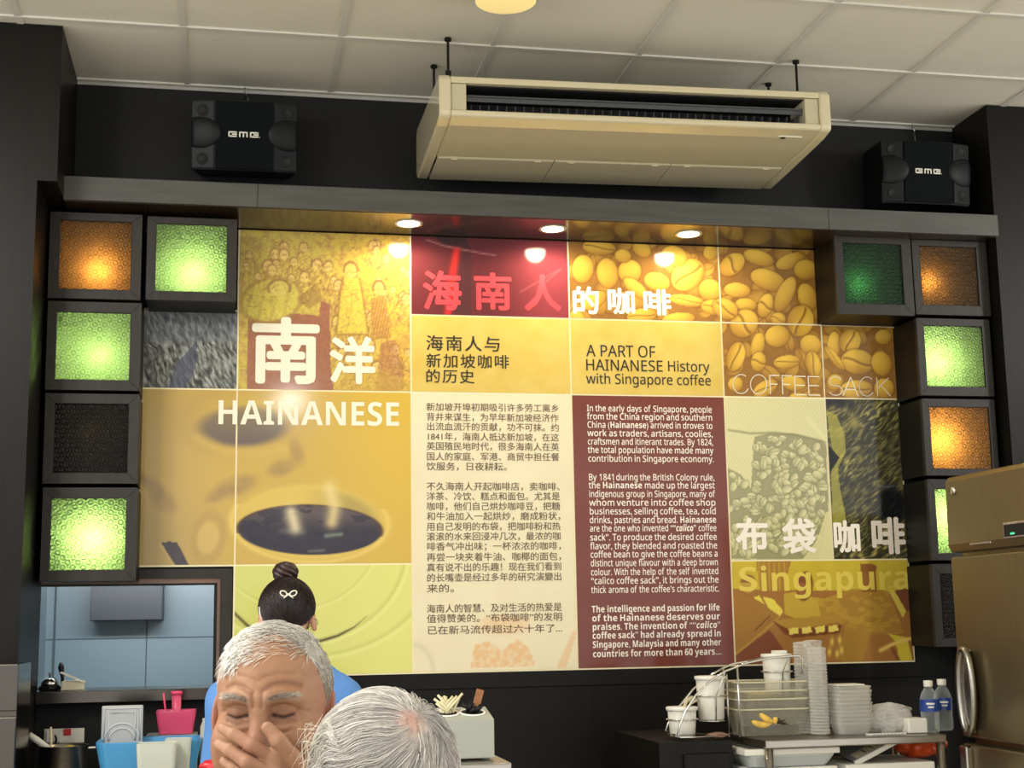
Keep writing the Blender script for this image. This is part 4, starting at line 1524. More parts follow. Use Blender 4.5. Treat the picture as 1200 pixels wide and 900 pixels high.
b = MB(); b.rbox(FX, FX + 0.05, FN, FY - 0.002, ZD0, ZD1, 0.008)
door = obj('door', b, M_FRIDGE, fr)
b = MB(); b.rbox(FX, FX + 0.05, FN, FY - 0.002, 0.12, ZL1 - 0.002, 0.008)
door2 = obj('door', b, M_FRIDGE, fr)
# loop handle: a long oval plate standing off the door
hc = atx(1134, 810, FX - 0.03)
pts = [(FX - 0.03, hc[1] + 0.05 * math.cos(a) ** 1 + 0.012, hc[2] + 0.152 * math.sin(a)) for a in [2 * PI * i / 28 for i in range(28)]]
b = MB(); b.smooth = True
b.tube(pts, 0.0125, 10, closed=True)
b.tube([(FX + 0.003, hc[1] + 0.012, hc[2] + 0.14), (FX - 0.03, hc[1] + 0.012, hc[2] + 0.15)], 0.012, 10)
b.tube([(FX + 0.003, hc[1] + 0.012, hc[2] - 0.14), (FX - 0.03, hc[1] + 0.012, hc[2] - 0.15)], 0.012, 10)
b.sphere((FX - 0.022, hc[1] + 0.012, hc[2]), (0.006, 0.046, 0.146), 20, 14)
obj('handle', b, M_STEEL, door)
h2 = atx(1131, 885, FX - 0.02)
b = MB(); b.rbox(FX - 0.028, FX + 0.004, h2[1] - 0.02, h2[1] + 0.03, h2[2] - 0.22, h2[2] + 0.035, 0.008)
obj('handle', b, M_STEEL, door2)

# ================================================================ steel table on the right and what it carries
TYF = 4.9
TZ = (at(897, 868, TYF)[2] + at(1106, 861, TYF)[2]) / 2
TX0, TX1 = at(897, 868, TYF)[0], at(1109, 861, TYF)[0]
TYB = 5.30
SZ = TZ - 0.30
tb = thing('steel_table', 'stainless steel side table holding tubs, cups and bottles', 'table', ((TX0 + TX1) / 2, (TYF + TYB) / 2, 0))
b = MB(); b.rbox(TX0, TX1, TYF, TYB, TZ - 0.028, TZ, 0.004)
obj('tabletop', b, M_STEEL, tb)
b = MB(); b.box(TX0 + 0.01, TX1 - 0.01, TYF + 0.01, TYB - 0.01, SZ - 0.02, SZ)
obj('lower_shelf', b, M_STEEL, tb)
for x in (TX0 + 0.018, TX1 - 0.016):
    for y in (TYF + 0.018, TYB - 0.018):
        b = MB(); b.smooth = True
        b.tube([(x, y, 0.0), (x, y, TZ - 0.026)], 0.0155, 14)
        obj('leg', b, M_STEEL, tb)


def on(px, py, z=None):
    return atz(px, py, TZ if z is None else z)


def open_tub(mb, x0, x1, y0, y1, z0, z1, taper=0.012, rim=0.010, r=0.02):
    """thin-walled open box with rounded corners and an outward rim"""
    def loop(x0, x1, y0, y1, z, rr):
        P = []
        for cx, cy, a0 in ((x1 - rr, y1 - rr, 0), (x0 + rr, y1 - rr, 90), (x0 + rr, y0 + rr, 180), (x1 - rr, y0 + rr, 270)):
            for i in range(5):
                a = math.radians(a0 + 22.5 * i)
                P.append((cx + rr * math.cos(a), cy + rr * math.sin(a), z))
        return P
    loops = [loop(x0 + taper, x1 - taper, y0 + taper, y1 - taper, z0, r), loop(x0, x1, y0, y1, z1, r),
             loop(x0 - rim, x1 + rim, y0 - rim, y1 + rim, z1, r + rim), loop(x0 - rim, x1 + rim, y0 - rim, y1 + rim, z1 - 0.005, r + rim),
             loop(x0 + 0.002, x1 - 0.002, y0 + 0.002, y1 - 0.002, z1 - 0.003, r), loop(x0 + taper + 0.002, x1 - taper - 0.002, y0 + taper + 0.002, y1 - taper - 0.002, z0 + 0.002, r)]
    n = 20
    vs = [p for l in loops for p in l]
    fs = []
    for a, b_ in ((0, 1), (1, 2), (2, 3)):
        pass
    order = [(0, 3), (3, 2), (2, 4), (4, 5)]
    # outer wall up to the rim's underside, rim, inner wall, floor
    for a, b_ in order:
        for k in range(n):
            k2 = (k + 1) % n
            fs.append((a * n + k, a * n + k2, b_ * n + k2, b_ * n + k))
    fs.append(tuple(range(n))[::-1])
    fs.append(tuple(range(5 * n, 6 * n)))
    mb.add(vs, fs)


# nested clear tubs
cl = at(866, 855, 5.07); cr_ = at(951, 855, 5.07)
tw0, tw1 = cl[0] + 0.012, cr_[0] - 0.012
ord_ = ['lowest', 'second from the bottom', 'third from the bottom', 'topmost']
tubs = []
t0 = thing('food_tub', 'clear plastic food tub, lowest of the nested stack behind the bananas', 'food container', ((tw0 + tw1) / 2, 5.15, TZ + 0.001), 'nested clear food tubs')
b = MB(); open_tub(b, tw0, tw1, 5.07, 5.23, TZ + 0.001, TZ + 0.098)
obj('bin', b, C_CLEAR, t0)
b = MB(); b.smooth = True
cr2 = []
for cx_, cy_, a0 in ((tw1 - 0.02, 5.21, 0), (tw0 + 0.02, 5.21, 90), (tw0 + 0.02, 5.09, 180), (tw1 - 0.02, 5.09, 270)):
    cr2 += [(cx_ + 0.031 * math.cos(math.radians(a0 + 22.5 * i)), cy_ + 0.031 * math.sin(math.radians(a0 + 22.5 * i)), TZ + 0.097) for i in range(5)]
b.tube(cr2, 0.0034, 8, closed=True)
obj('rim', b, C_RIM, t0)
bz = TZ + 0.001
for i, zz in enumerate((0.036, 0.066, 0.098)):
    dup(t0, (t0.location[0], t0.location[1], bz + zz), 'clear plastic food tub, %s of the nested stack behind the bananas' % ord_[i + 1])
# yellow bowl inside the stack
yb = on(896, 846)
b = MB(); b.smooth = True
yx = at(893, 810, 5.14)[0]
b.lathe([(0.026, 0.0), (0.05, 0.018), (0.062, 0.046), (0.064, 0.048), (0.058, 0.045), (0.046, 0.02), (0.001, 0.004)], (yx, 5.14, bz + 0.103), 28)
tag(obj('yellow_bowl', b, mat('pale_yellow_plastic', rgb(222, 200, 96), 0.4)), 'pale yellow bowl sitting inside the nested clear tubs', 'bowl')

# bananas
bp = on(893, 846)
t = thing('banana_bunch', 'small yellow bananas with a dark stalk at the front of the steel table', 'bananas', (bp[0], 4.925, TZ))
M_BAN = mat('banana_skin', rgb(222, 184, 84), 0.5, noise=(40, 0.2))
def px_t(px, py, y):
    return at(px, py, y)
for pts in ([(880.5, 845), (888, 849), (896, 850), (905, 848)], [(890, 836), (895, 841), (901, 844), (907, 847)], [(908, 840), (909, 844), (908, 849)]):
    P = [px_t(a, c, 4.93) for a, c in pts]
    n = len(P)
    b = MB(); b.smooth = True
    b.tube(P, [0.007 if i == 0 else (0.004 if i == n - 1 else 0.0125) for i in range(n)], 10)
    o = obj('banana', b, M_BAN, t)
    s_ = o.modifiers.new('sub', 'SUBSURF'); s_.levels = s_.render_levels = 2
b = MB()
rs = np.random.RandomState(3)
for i in range(14):
    p = px_t(910, 847, 4.93); q = px_t(912 + rs.uniform(0, 13), 840 + rs.uniform(0, 13), 4.93 + rs.uniform(-.012, .012))
    b.tube([p, (p + q) / 2 + rs.uniform(-.003, .003, 3), q], [0.003, 0.0026, 0.0016], 5)
obj('stalk', b, mat('dark_stalk', rgb(58, 42, 26), 0.8), t)

# white strip lying on the table edge
q = on(950, 851); r_ = on(1000, 851)
b = MB(); b.rbox(q[0], r_[0], 4.945, 4.965, TZ + 0.001, TZ + 0.008, 0.001)
b.cur = 1
for i in range(9):
    x = q[0] + 0.02 + 0.014 * i
    b.box(x, x + 0.008, 4.9438, 4.95, TZ + 0.0025, TZ + 0.006)
tag(obj('plastic_strip', b, [M_WHITEPL, M_GREYPL]), 'white dashed plastic strip lying near the table front edge', 'strip')

# columns of nested cups
def cup_column(px, y, ptop, label):
    p = at(px, 850, y)
    top = at(px, ptop, y)[2]
    b = MB(); b.smooth = True
    prof = [(0.024, 0.0)]
    z, h = 0.004, top - TZ
    while z < h - 0.02:
        prof += [(0.034, z), (0.0372, z + 0.001), (0.0372, z + 0.003), (0.034, z + 0.004)]
        z += 0.0115
    prof += [(0.034, h - 0.012), (0.037, h - 0.008), (0.033, h - 0.003), (0.012, h), (0.001, h)]
    b.lathe(prof, (p[0], y, TZ + 0.001), 26, cap1=False)
    tag(obj('cup_column', b, C_CUP), label, 'plastic cups', 'columns of nested clear cups')


cup_column(945, 5.12, 752, 'column of nested clear cups right behind the white lidded tub')
cup_column(957, 5.20, 750, 'rearmost column of nested clear cups on the steel table')
cup_column(961, 5.05, 758, 'front column of nested clear cups between the tubs and the box stack')

# stack of rectangular takeaway boxes
b = MB(); xa, xb = at(977, 850, 5.05)[0], at(1018, 850, 5.05)[0]
open_tub(b, xa + 0.006, xb - 0.006, 5.0, 5.10, TZ + 0.001, TZ + 0.045, 0.009, 0.006, 0.015)
s0 = obj('takeaway_box', b, C_CUP)
SG = 'stacked clear takeaway boxes'
NB = 10
names = ['lowest', 'second', 'third', 'fourth', 'fifth', 'sixth', 'seventh', 'eighth', 'ninth', 'topmost']
for i in range(NB):
    c = s0 if i == 0 else s0.copy()
    if i:
        COL.objects.link(c)
        c.location = (s0.location[0] + 0.0015 * ((i * 7) % 3 - 1), s0.location[1], s0.location[2] + 0.0145 * i)
    tag(c, ('clear takeaway box, %s of the stack beside the cup columns' % names[i]) if i in (0, 9) else 'clear takeaway box, %s from the bottom of the stack beside the cups' % names[i], 'takeaway box', SG)
b = MB(); zt = s0.location[2] + 0.0145 * 9 + 0.045
b.rbox(xa, xb - 0.03, 5.0, 5.09, zt, zt + 0.006, 0.002)
tag(obj('box_lid', b, M_WHITEPL), 'thin white lid lying on the stack of takeaway boxes', 'lid')


def crumple(mb, c, r, seed, amp=0.25, nu=40, nv=26, floor=None):
    a = MB(); a.sphere((0, 0, 0), 1.0, nu, nv)
    P = np.array(a.v)
    n = vnoise(P[:, 0] * 2.3 + 9, P[:, 1] * 2.3 + P[:, 2] * 1.7 + 9, seed, 4)
    n2 = np.abs(vnoise(P[:, 0] * 5 + 20, P[:, 2] * 5 + P[:, 1] * 3 + 20, seed + 7, 2) - 0.5)
    P = P * (1 + amp * (n - 0.5) * 2 - amp * 0.9 * n2)[:, None] * np.array(r) + np.array(c)
    if floor is not None:
        P[:, 2] = np.maximum(P[:, 2], floor)
    mb.add(P, a.f)


bq = at(1041, 835, 5.05)
b = MB(); crumple(b, (bq[0] - 0.002, 5.06, TZ + 0.048), (0.10, 0.06, 0.058), 4, 0.3, floor=TZ + 0.001)
tag(obj('plastic_bag', b, C_BAG), 'crumpled clear plastic bag beside the takeaway boxes', 'plastic bag')
b = MB(); crumple(b, (bq[0] + 0.055, 5.19, TZ + 0.075), (0.10, 0.04, 0.022), 14, 0.4, floor=TZ + 0.001)
crumple(b, (bq[0] + 0.04, 5.20, TZ + 0.03), (0.07, 0.03, 0.05), 15, 0.3, floor=TZ + 0.001)
tag(obj('plastic_bag', b, C_BAG), 'flat clear plastic bag behind the white box and bottles', 'plastic bag')
wb = at(1060, 850, 5.0); wc = at(1083, 850, 5.0)
b = MB(); b.rbox(wb[0], wc[0], 4.97, 5.06, TZ + 0.001, TZ + 0.055, 0.006)
tag(obj('white_box', b, M_WHITEPL), 'small white plastic box left of the water bottles', 'box')


def bottle(px, y, label):
    p = at(px, 856, y)
    t = thing('water_bottle', label, 'bottle', (p[0], y, TZ), 'small bottles of water')
    c = (p[0], y, TZ + 0.001)
    K = 1.16
    b = MB(); b.smooth = True
    b.lathe([(0.02, 0.0), (0.0285, 0.004), (0.0295, 0.02), (0.028, 0.045), (0.0295, 0.07), (0.0295, 0.095), (0.028, 0.108), (0.022, 0.125), (0.0125, 0.14), (0.0115, 0.15)], c, 28, K=K)
    obj('bottle', b, C_BOTTLE, t)
    b = MB(); b.smooth = True
    b.lathe([(0.0142, 0.143), (0.0146, 0.145), (0.0146, 0.16), (0.0136, 0.1625), (0.001, 0.163)], c, 24, K=K)
    obj('cap', b, M_WHITEPL, t)
    b = MB(); b.smooth = True
    b.lathe([(0.0303, 0.066), (0.0303, 0.104)], c, 32, K=K, cap0=False, cap1=False)
    l = obj('label', b, mat('blue_label', rgb(24, 58, 134), 0.35), t)
    b = MB(); b.smooth = True
    for z0, z1, a0, a1 in ((0.088, 0.094, -135, -85), (0.078, 0.083, -125, -90)):
        P = []
        for i in range(7):
            a = math.radians(a0 + (a1 - a0) * i / 6)
            P.append((c[0] + 0.0306 * K * math.cos(a), c[1] + 0.0306 * K * math.sin(a)))
        for u, v in zip(P[:-1:1], P[1:]):
            b.add([(u[0], u[1], c[2] + z0 * K), (v[0], v[1], c[2] + z0 * K), (v[0], v[1], c[2] + z1 * K), (u[0], u[1], c[2] + z1 * K)], [(0, 1, 2, 3)])
    obj('label_print', b, M_LOGO, l)


bottle(1091, 4.99, 'clear water bottle with white cap and blue label, the left of two')
bottle(1107, 5.06, 'clear water bottle with white cap and blue label, nearer the fridge')

# green cup
b = MB(); b.smooth = True
gp = at(868, 856, 5.19)
b.lathe([(0.022, 0.0), (0.034, 0.06), (0.037, 0.075), (0.0385, 0.075), (0.036, 0.07), (0.021, 0.004), (0.001, 0.004)], (gp[0], 5.19, TZ + 0.001), 26)
tag(obj('green_cup', b, mat('dark_green_plastic', rgb(38, 74, 66), 0.35)), 'dark green cup behind the wire rack upright', 'cup')

# dark cupboard left of the table carrying the end of the wire rack
RZ = at(800, 864, 5.1)[2]
b = MB(); b.box(at(772, 868, 5.0)[0], at(858, 868, 5.0)[0], 5.0, 5.6, 0, RZ - 0.008)
dk = thing('low_cupboard', 'dark low cupboard left of the steel table', 'cupboard', ((at(772, 868, 5.0)[0] + TX0) / 2, 5.3, 0))
obj('carcass', b, M_WOOD, dk)
b = MB(); x0c, x1c = at(800, 880, 5.0)[0], at(853, 868, 5.0)[0]
b.rbox(x0c, x1c, 4.985, 4.999, 0.1, RZ - 0.05, 0.003)
obj('door', b, M_WOOD, dk)

# wire rack of white tubs
wr = thing('wire_rack', 'curved chrome wire rack holding white lidded tubs in steps', 'rack', (at(800, 864, 5.1)[0], 5.1, RZ - 0.008))
near = [(836, 863.5), (797, 864.5), (794.5, 862), (796.5, 850), (803, 834), (815, 815), (831, 799), (850, 786.5), (875, 777), (900, 771.5), (925, 769), (936, 768.5), (940.5, 772), (940, 790)]
far = [(826, 861), (783, 861), (780, 857), (783, 848), (797, 827), (812, 808), (828, 794.5), (845, 784), (860, 777.5), (877, 775), (896, 771)]
b = MB(); b.smooth = True
PN = [at(a, c, 5.02) for a, c in near]
PF = [at(a, c, 5.16) for a, c in far]
b.tube(PN, 0.0042, 8); b.tube(PF, 0.004, 8)
for a, c in ((2, 2), (7, 7), (9, 9)):
    b.tube([PN[a], PF[c]], 0.0034, 8)
v0 = at(864, 779, 5.05)
b.tube([v0, (v0[0], 5.05, TZ + 0.002)], 0.004, 8)
v1 = at(851.5, 790, 5.12)
b.tube([v1, (v1[0], 5.12, RZ - 0.006)], 0.004, 8)
b.tube([PN[1], PF[1]], 0.0034, 8); b.tube([PN[0], PF[0]], 0.0034, 8)


def ring(cx, cy, z, r):
    b.tube([(cx + r * math.cos(2 * PI * i / 20), cy + r * math.sin(2 * PI * i / 20), z) for i in range(20)], 0.003, 6, closed=True)


tubs_ = [(800, 860.5, 828, 5.09, 'small', 'white lidded tub lowest on the wire rack'), (834, 843, 792, 5.12, 'mid', 'white lidded tub in the middle of the wire rack'),
         (911.5, 812, 766, 5.16, 'top', 'white lidded tub highest on the wire rack, behind the clear tubs')]
for px, pb, pt, y, k, lab in tubs_:
    p, q = at(px, pb, y), at(px, pt, y)
    r = 0.0545
    ring(p[0], y, p[2] - 0.004, r - 0.008)
    ring(p[0], y, p[2] + (q[2] - p[2]) * 0.55, r + 0.004)
    if k != 'small':
        for s in (-1, 1):
            e = PN if s < 0 else PF
            tgt = min(e, key=lambda w: abs(w[0] - p[0]))
            b.tube([(p[0], y + s * (r - 0.008), p[2] - 0.004), (p[0], y + s * (r + 0.004), p[2] + (q[2] - p[2]) * 0.55), tuple(tgt)], 0.003, 6)
        b.tube([(p[0] - (r - 0.008), y, p[2] - 0.004), (p[0] + (r - 0.008), y, p[2] - 0.004)], 0.003, 6)
    t = thing('lidded_tub', lab, 'tub', (p[0], y, p[2]), 'white tubs on the wire rack')
    h = q[2] - p[2]
    m = MB(); m.smooth = True
    m.lathe([(r - 0.012, 0.0), (r - 0.008, 0.003), (r - 0.002, h - 0.012)], (p[0], y, p[2]), 32)
    obj('tub', m, M_WHITEPL, t)
    m = MB(); m.smooth = True
    m.lathe([(r + 0.003, h - 0.013), (r + 0.004, h - 0.003), (r + 0.001, h), (0.001, h + 0.001)], (p[0], y, p[2]), 32)
    l = obj('lid', m, mat('white_lid_plastic', rgb(238, 236, 226), 0.3), t)
    if k == 'top':
        m = MB(); m.rbox(p[0] - 0.012, p[0] + 0.038, y - 0.02, y + 0.02, p[2] + h, p[2] + h + 0.012, 0.003)
        obj('knob', m, M_WHITEPL, l)
obj('wire_frame', b, M_CHROME, wr)
sp = at(808, 824, 5.09)
b = MB(); b.smooth = True
b.tube([at(801, 831, 5.05), at(804, 822, 5.07), at(810, 818, 5.09), at(817, 820, 5.11)], [0.005, 0.007, 0.009, 0.007], 10)
b.tube([at(808, 826, 5.05), at(813, 822, 5.07), at(817, 821, 5.1)], [0.004, 0.005, 0.006], 8)
tag(obj('scoop', b, M_CREAM), 'cream plastic scoop lying over the lowest white tub', 'scoop')
# crumpled wrapper between rack and table
wq = at(843, 861, 5.04)
b = MB(); crumple(b, (wq[0], 5.06, RZ + 0.007), (0.04, 0.03, 0.010), 31, 0.35, 24, 14, floor=RZ - 0.006)
tag(obj('wrapper', b, mat('brown_wrapper', rgb(150, 116, 100), 0.35)), 'crumpled brown wrapper at the foot of the wire rack', 'wrapper')


# ---- on the lower shelf
def lidded_box(px0, px1, ptop, y0, y1, h, z0, label, dark=True):
    a, c = at(px0, ptop, y0), at(px1, ptop, y0)
    t = thing('storage_box', label, 'storage box', ((a[0] + c[0]) / 2, (y0 + y1) / 2, z0), 'plastic storage boxes on the lower shelf')
    m = MB(); open_tub(m, a[0] + 0.02, c[0] - 0.02, y0 + 0.015, y1 - 0.015, z0 + 0.001, z0 + h - 0.022, 0.016, 0.008, 0.02)
    obj('bin', m, mat('grey_bin_plastic', rgb(186, 192, 192), 0.4), t)
    m = MB(); m.rbox(a[0], c[0], y0, y1, z0 + h - 0.022, z0 + h, 0.004)
    l = obj('lid', m, M_WHITEPL, t)
    if dark:
        m = MB(); m.box(a[0] + 0.025, c[0] - 0.025, y0 + 0.02, y1 - 0.02, z0 + h, z0 + h + 0.0015)
        obj('lid_recess', m, mat('dark_lid_top', rgb(70, 72, 70), 0.4), l)


zb1 = at(928, 884, 4.93)[2] - 0.015
lidded_box(873, 985, 886, 4.93, 5.24, 0.066, zb1 - 0.03, 'white-lidded storage box on top, under the left half of the steel table')
lidded_box(876, 982, 899, 4.94, 5.23, zb1 - 0.031 - SZ, SZ, 'white-lidded storage box below another one on the lower shelf')
tx0, tx1 = at(990, 896, 4.94)[0], at(1096, 896, 4.94)[0]
ttz = at(1045, 894, 4.94)[2]
b = MB(); b.rbox(tx0 + 0.005, tx1, 4.94, 5.24, SZ + 0.001, ttz, 0.005)
tag(obj('white_crate', b, M_WHITEPL), 'long white box on the lower shelf under the orange bag', 'box')
# tilted lid with a taped label
lc = at(1020, 893, 5.03)
t = thing('tilted_lid', 'grey lid leaning at a slant with a taped label, under the steel table', 'lid', (lc[0], 5.03, ttz))
R = rotm('y', -0.42) @ rotm('x', 0.18)
cc = np.array([lc[0], 5.06, ttz + 0.058])
b = MB(); b.rbox(cc[0] - 0.10, cc[0] + 0.10, cc[1] - 0.085, cc[1] + 0.085, cc[2] - 0.006, cc[2] + 0.006, 0.003, R=R, c=cc)
obj('lid_plate', b, mat('grey_lid', rgb(128, 128, 124), 0.35), t)
b = MB(); b.rbox(cc[0] - 0.105, cc[0] + 0.105, cc[1] - 0.098, cc[1] - 0.085, cc[2] - 0.011, cc[2] + 0.008, 0.003, R=R, c=cc)
obj('rim', b, M_WHITEPL, t)
b = MB(); b.box(cc[0] - 0.085, cc[0] + 0.045, cc[1] - 0.078, cc[1] - 0.03, cc[2] + 0.0062, cc[2] + 0.0068, R=R, c=cc)
lb = obj('taped_label', b, mat('masking_tape', rgb(208, 196, 160), 0.6), t)
b = MB(); put_text(b, sans('LTO', True), cc + R @ np.array([-0.05, -0.072, 0.0074]), R @ np.array([1.0, 0, 0]), R @ np.array([0, 1.0, 0]), 0.048)
obj('lettering', b, mat('grey_marker', rgb(96, 92, 80), 0.6), lb)
ob = at(1080, 882, 5.08)
b = MB(); b.smooth = True
crumple(b, (ob[0] + 0.005, 5.09, ttz + 0.042), (0.098, 0.07, 0.043), 52, 0.28, 48, 30, floor=ttz + 0.001)
tag(obj('orange_bag', b, mat('orange_bag_plastic', rgb(214, 78, 28), 0.3, sss=0.0)), 'orange plastic bag under the steel table, right side', 'plastic bag')

# ================================================================ hatch ledge and things on the left
LY = 5.80
LZ = at(150, 808.5, LY)[2]
b = MB(); b.rbox(PL_LOW + 0.004, at(250, 808, LY)[0], LY, 6.12, LZ - 0.046, LZ, 0.003)
tag(obj('hatch_ledge', b, M_DSTEEL), 'stainless steel ledge along the bottom of the serving hatch', 'ledge')


def bell(px, y):
    p = at(px, 806, y)
    t = thing('call_bell', 'shiny call bell on the hatch ledge beside the paper box', 'bell', (p[0], y, LZ))
    m = MB(); m.smooth = True; m.lathe([(0.043, 0), (0.043, 0.012), (0.038, 0.016)], (p[0], y, LZ + 0.001), 26)
    obj('base', m, M_DARKPL, t)
    m = MB(); m.smooth = True; m.lathe([(0.036, 0.017), (0.034, 0.03), (0.026, 0.043), (0.012, 0.05), (0.001, 0.051)], (p[0], y, LZ + 0.001), 28)
    obj('dome', m, M_CHROME, t)
    m = MB(); m.smooth = True; m.lathe([(0.004, 0.05), (0.004, 0.06), (0.007, 0.062), (0.006, 0.067), (0.001, 0.068)], (p[0], y, LZ + 0.001), 14)
    obj('button', m, M_CHROME, t)


bell(58, 5.93)
p0, p1 = at(71.5, 810, 5.88), at(97, 810, 5.88)
t = thing('paper_box', 'small cream box with torn paper flap on the hatch ledge', 'box', ((p0[0] + p1[0]) / 2, 5.92, LZ))
b = MB(); b.box(p0[0], p1[0], 5.88, 5.96, LZ + 0.001, LZ + 0.035)
obj('carton', b, mat('cream_card', rgb(226, 218, 188), 0.6), t, bevel=0.002)
b = MB(); R = rotm('y', 0.42); cc = np.array([(p0[0] + p1[0]) / 2, 5.90, LZ + 0.049])
b.box(cc[0] - 0.05, cc[0] + 0.05, cc[1] - 0.03, cc[1] + 0.03, cc[2] - 0.002, cc[2] + 0.002, R=R, c=cc)
obj('flap', b, mat('white_paper', rgb(236, 230, 214), 0.6), t)
p = at(72.5, 808, 5.99)
b = MB(); b.smooth = True
b.tube([(p[0] + 0.004, 5.99, LZ + 0.001), (p[0], 5.99, LZ + 0.05), (p[0] - 0.006, 5.99, LZ + 0.085), (p[0] - 0.007, 5.99, LZ + 0.105)], [0.006, 0.007, 0.012, 0.006], 10)
tag(obj('black_ladle', b, M_DARKPL), 'black utensil standing behind the cream box on the ledge', 'utensil')

# wall socket
q0, q1 = at(51, 872, WALL_Y - 0.01), at(99, 853, WALL_Y - 0.01)
t = thing('power_socket', 'white double power socket with a red switch on the dark wall', 'socket', ((q0[0] + q1[0]) / 2, WALL_Y, q0[2]))
b = MB(); b.rbox(q0[0], q1[0], WALL_Y - 0.012, WALL_Y - 0.0005, q0[2], q1[2], 0.003)
obj('plate', b, M_WHITEPL, t)
xm = q0[0] + (q1[0] - q0[0]) * 0.58
b = MB(); b.rbox(xm - 0.014, xm + 0.014, WALL_Y - 0.017, WALL_Y - 0.011, q0[2] + 0.03, q0[2] + 0.055, 0.002)
obj('switch', b, mat('red_switch', rgb(196, 40, 44), 0.4), t)
xm = q0[0] + (q1[0] - q0[0]) * 0.25
b = MB(); b.rbox(xm - 0.028, xm + 0.028, WALL_Y - 0.03, WALL_Y - 0.011, q0[2] + 0.006, q0[2] + 0.05, 0.004)
obj('plug', b, M_WHITEPL, t)
b = MB(); b.tube([(xm, WALL_Y - 0.02, q0[2] + 0.045), (xm + 0.012, WALL_Y - 0.034, q0[2] + 0.02), (xm + 0.004, WALL_Y - 0.034, q0[2] - 0.03)], 0.004, 8)
obj('cable', b, M_DARKPL, t)

# work counter on the left
CZ = at(120, 925, 5.3)[2]
CXL = at(22, 778, 4.98)[0] + 0.006
wc_ = thing('work_counter', 'steel work counter below the serving hatch', 'counter', (-0.4, 5.45, 0))
b = MB(); b.rbox(CXL, 0.0, 5.02, 5.78, CZ - 0.04, CZ, 0.004)
obj('worktop', b, M_STEEL, wc_)
b = MB(); b.box(CXL + 0.01, -0.01, 5.06, 5.77, 0.0, CZ - 0.04)
obj('carcass', b, M_DARKPL, wc_)

# steel pot with utensils
pc = at(74, 900, 5.42)
PR = 0.083
pz1 = at(74, 874, 5.42)[2]
t = thing('steel_pot', 'steel pot with a white ladle on the counter under the socket', 'pot', (pc[0], 5.42, CZ))
b = MB(); b.smooth = True
h = pz1 - CZ
b.lathe([(PR - 0.01, 0.0), (PR, 0.01), (PR, h), (PR + 0.006, h + 0.002), (PR - 0.002, h), (PR - 0.012, 0.008), (0.001, 0.006)], (pc[0], 5.42, CZ + 0.001), 36)
obj('pan', b, M_STEEL, t)
b = MB(); b.rbox(pc[0] + PR, pc[0] + PR + 0.03, 5.40, 5.44, pz1 - 0.012, pz1 - 0.004, 0.003)
obj('ear_handle', b, M_STEEL, t)
b = MB(); b.smooth = True
b.tube([at(34, 861, 5.40), at(44, 868, 5.41), at(57, 877, 5.42), at(66, 890, 5.43)], [0.011, 0.012, 0.010, 0.008], 12)
tag(obj('ladle', b, M_WHITEPL), 'white handled ladle leaning out of the steel pot', 'ladle')
b = MB(); b.smooth = True
b.tube([at(59.5, 852, 5.44), at(60, 875, 5.44), at(61, 895, 5.44)], 0.0042, 10)
tag(obj('wooden_stick', b, mat('pale_wood_stick', rgb(222, 208, 170), 0.5)), 'pale stick standing upright in the steel pot', 'stick')
ys = at(81, 877, 5.42)
b = MB(); b.smooth = True
b.sphere((ys[0], 5.42, ys[2] - 0.01), (0.03, 0.04, 0.022), 20, 12)
tag(obj('sponge', b, mat('yellow_sponge', rgb(196, 172, 76), 0.8, bump=(120, 0.5))), 'yellow sponge in the top of the steel pot', 'sponge')

# blue basin with a grey lid standing in it
q0, q1 = at(113, 873, 5.22), at(234, 873, 5.22)
b = MB(); open_tub(b, q0[0] + 0.006, q1[0] - 0.006, 5.22, 5.46, CZ + 0.001, q0[2] + 0.006, 0.02, 0.011, 0.03)
tag(obj('basin', b, mat('blue_basin_plastic', rgb(70, 150, 202), 0.35)), 'bright blue rectangular basin on the counter under the hatch', 'basin')
q0, q1 = at(118, 872, 5.40), at(168, 826, 5.40)
t = thing('container_lid', 'grey ribbed container lid standing upright in the blue basin', 'lid', ((q0[0] + q1[0]) / 2, 5.4, CZ + 0.004))
zb = CZ + 0.004
b = MB(); b.rbox(q0[0], q1[0], 5.40, 5.412, zb, q1[2], 0.005, 3)
lp = obj('lid_plate', b, M_GREYPL, t)
for k, (i0, hh) in enumerate(((0.010, 1.0), (0.026, 0.86))):
    b = MB(); b.smooth = True
    P = [(q0[0] + i0, 5.399, q0[2] + 0.01), (q0[0] + i0, 5.399, q1[2] - i0), (q1[0] - i0, 5.399, q1[2] - i0), (q1[0] - i0, 5.399, q0[2] + 0.01)]
    b.tube(P, 0.003, 8)
    obj('rib', b, mat('pale_grey_plastic', rgb(196, 198, 198), 0.3), lp)
for rr in (0.045, 0.062):
    b = MB(); b.smooth = True
    cx = (q0[0] + q1[0]) / 2
    b.tube([(cx + rr * math.cos(a), 5.399, q0[2] + 0.008 + rr * math.sin(a)) for a in np.linspace(0.1, PI - 0.1, 16)], 0.003, 8)
    obj('rib', b, mat('pale_grey_plastic'), lp)
# frosted boxes before the basin
q0, q1 = at(161, 872, 5.05), at(206, 872, 5.05)
b = MB(); open_tub(b, q0[0], q1[0], 5.05, 5.13, CZ + 0.001, q0[2], 0.006, 0.004, 0.012)
tag(obj('frosted_box', b, C_FROST), 'frosted pale plastic box standing in front of the blue basin', 'plastic box', 'frosted boxes by the blue basin')
q0, q1 = at(205, 866, 5.14), at(223, 866, 5.14)
b = MB(); open_tub(b, q0[0] - 0.03, q1[0], 5.14, 5.20, CZ + 0.001, q0[2], 0.006, 0.004, 0.012)
tag(obj('frosted_box', b, C_FROST), 'taller frosted pale box just behind the other, against the blue basin', 'plastic box', 'frosted boxes by the blue basin')
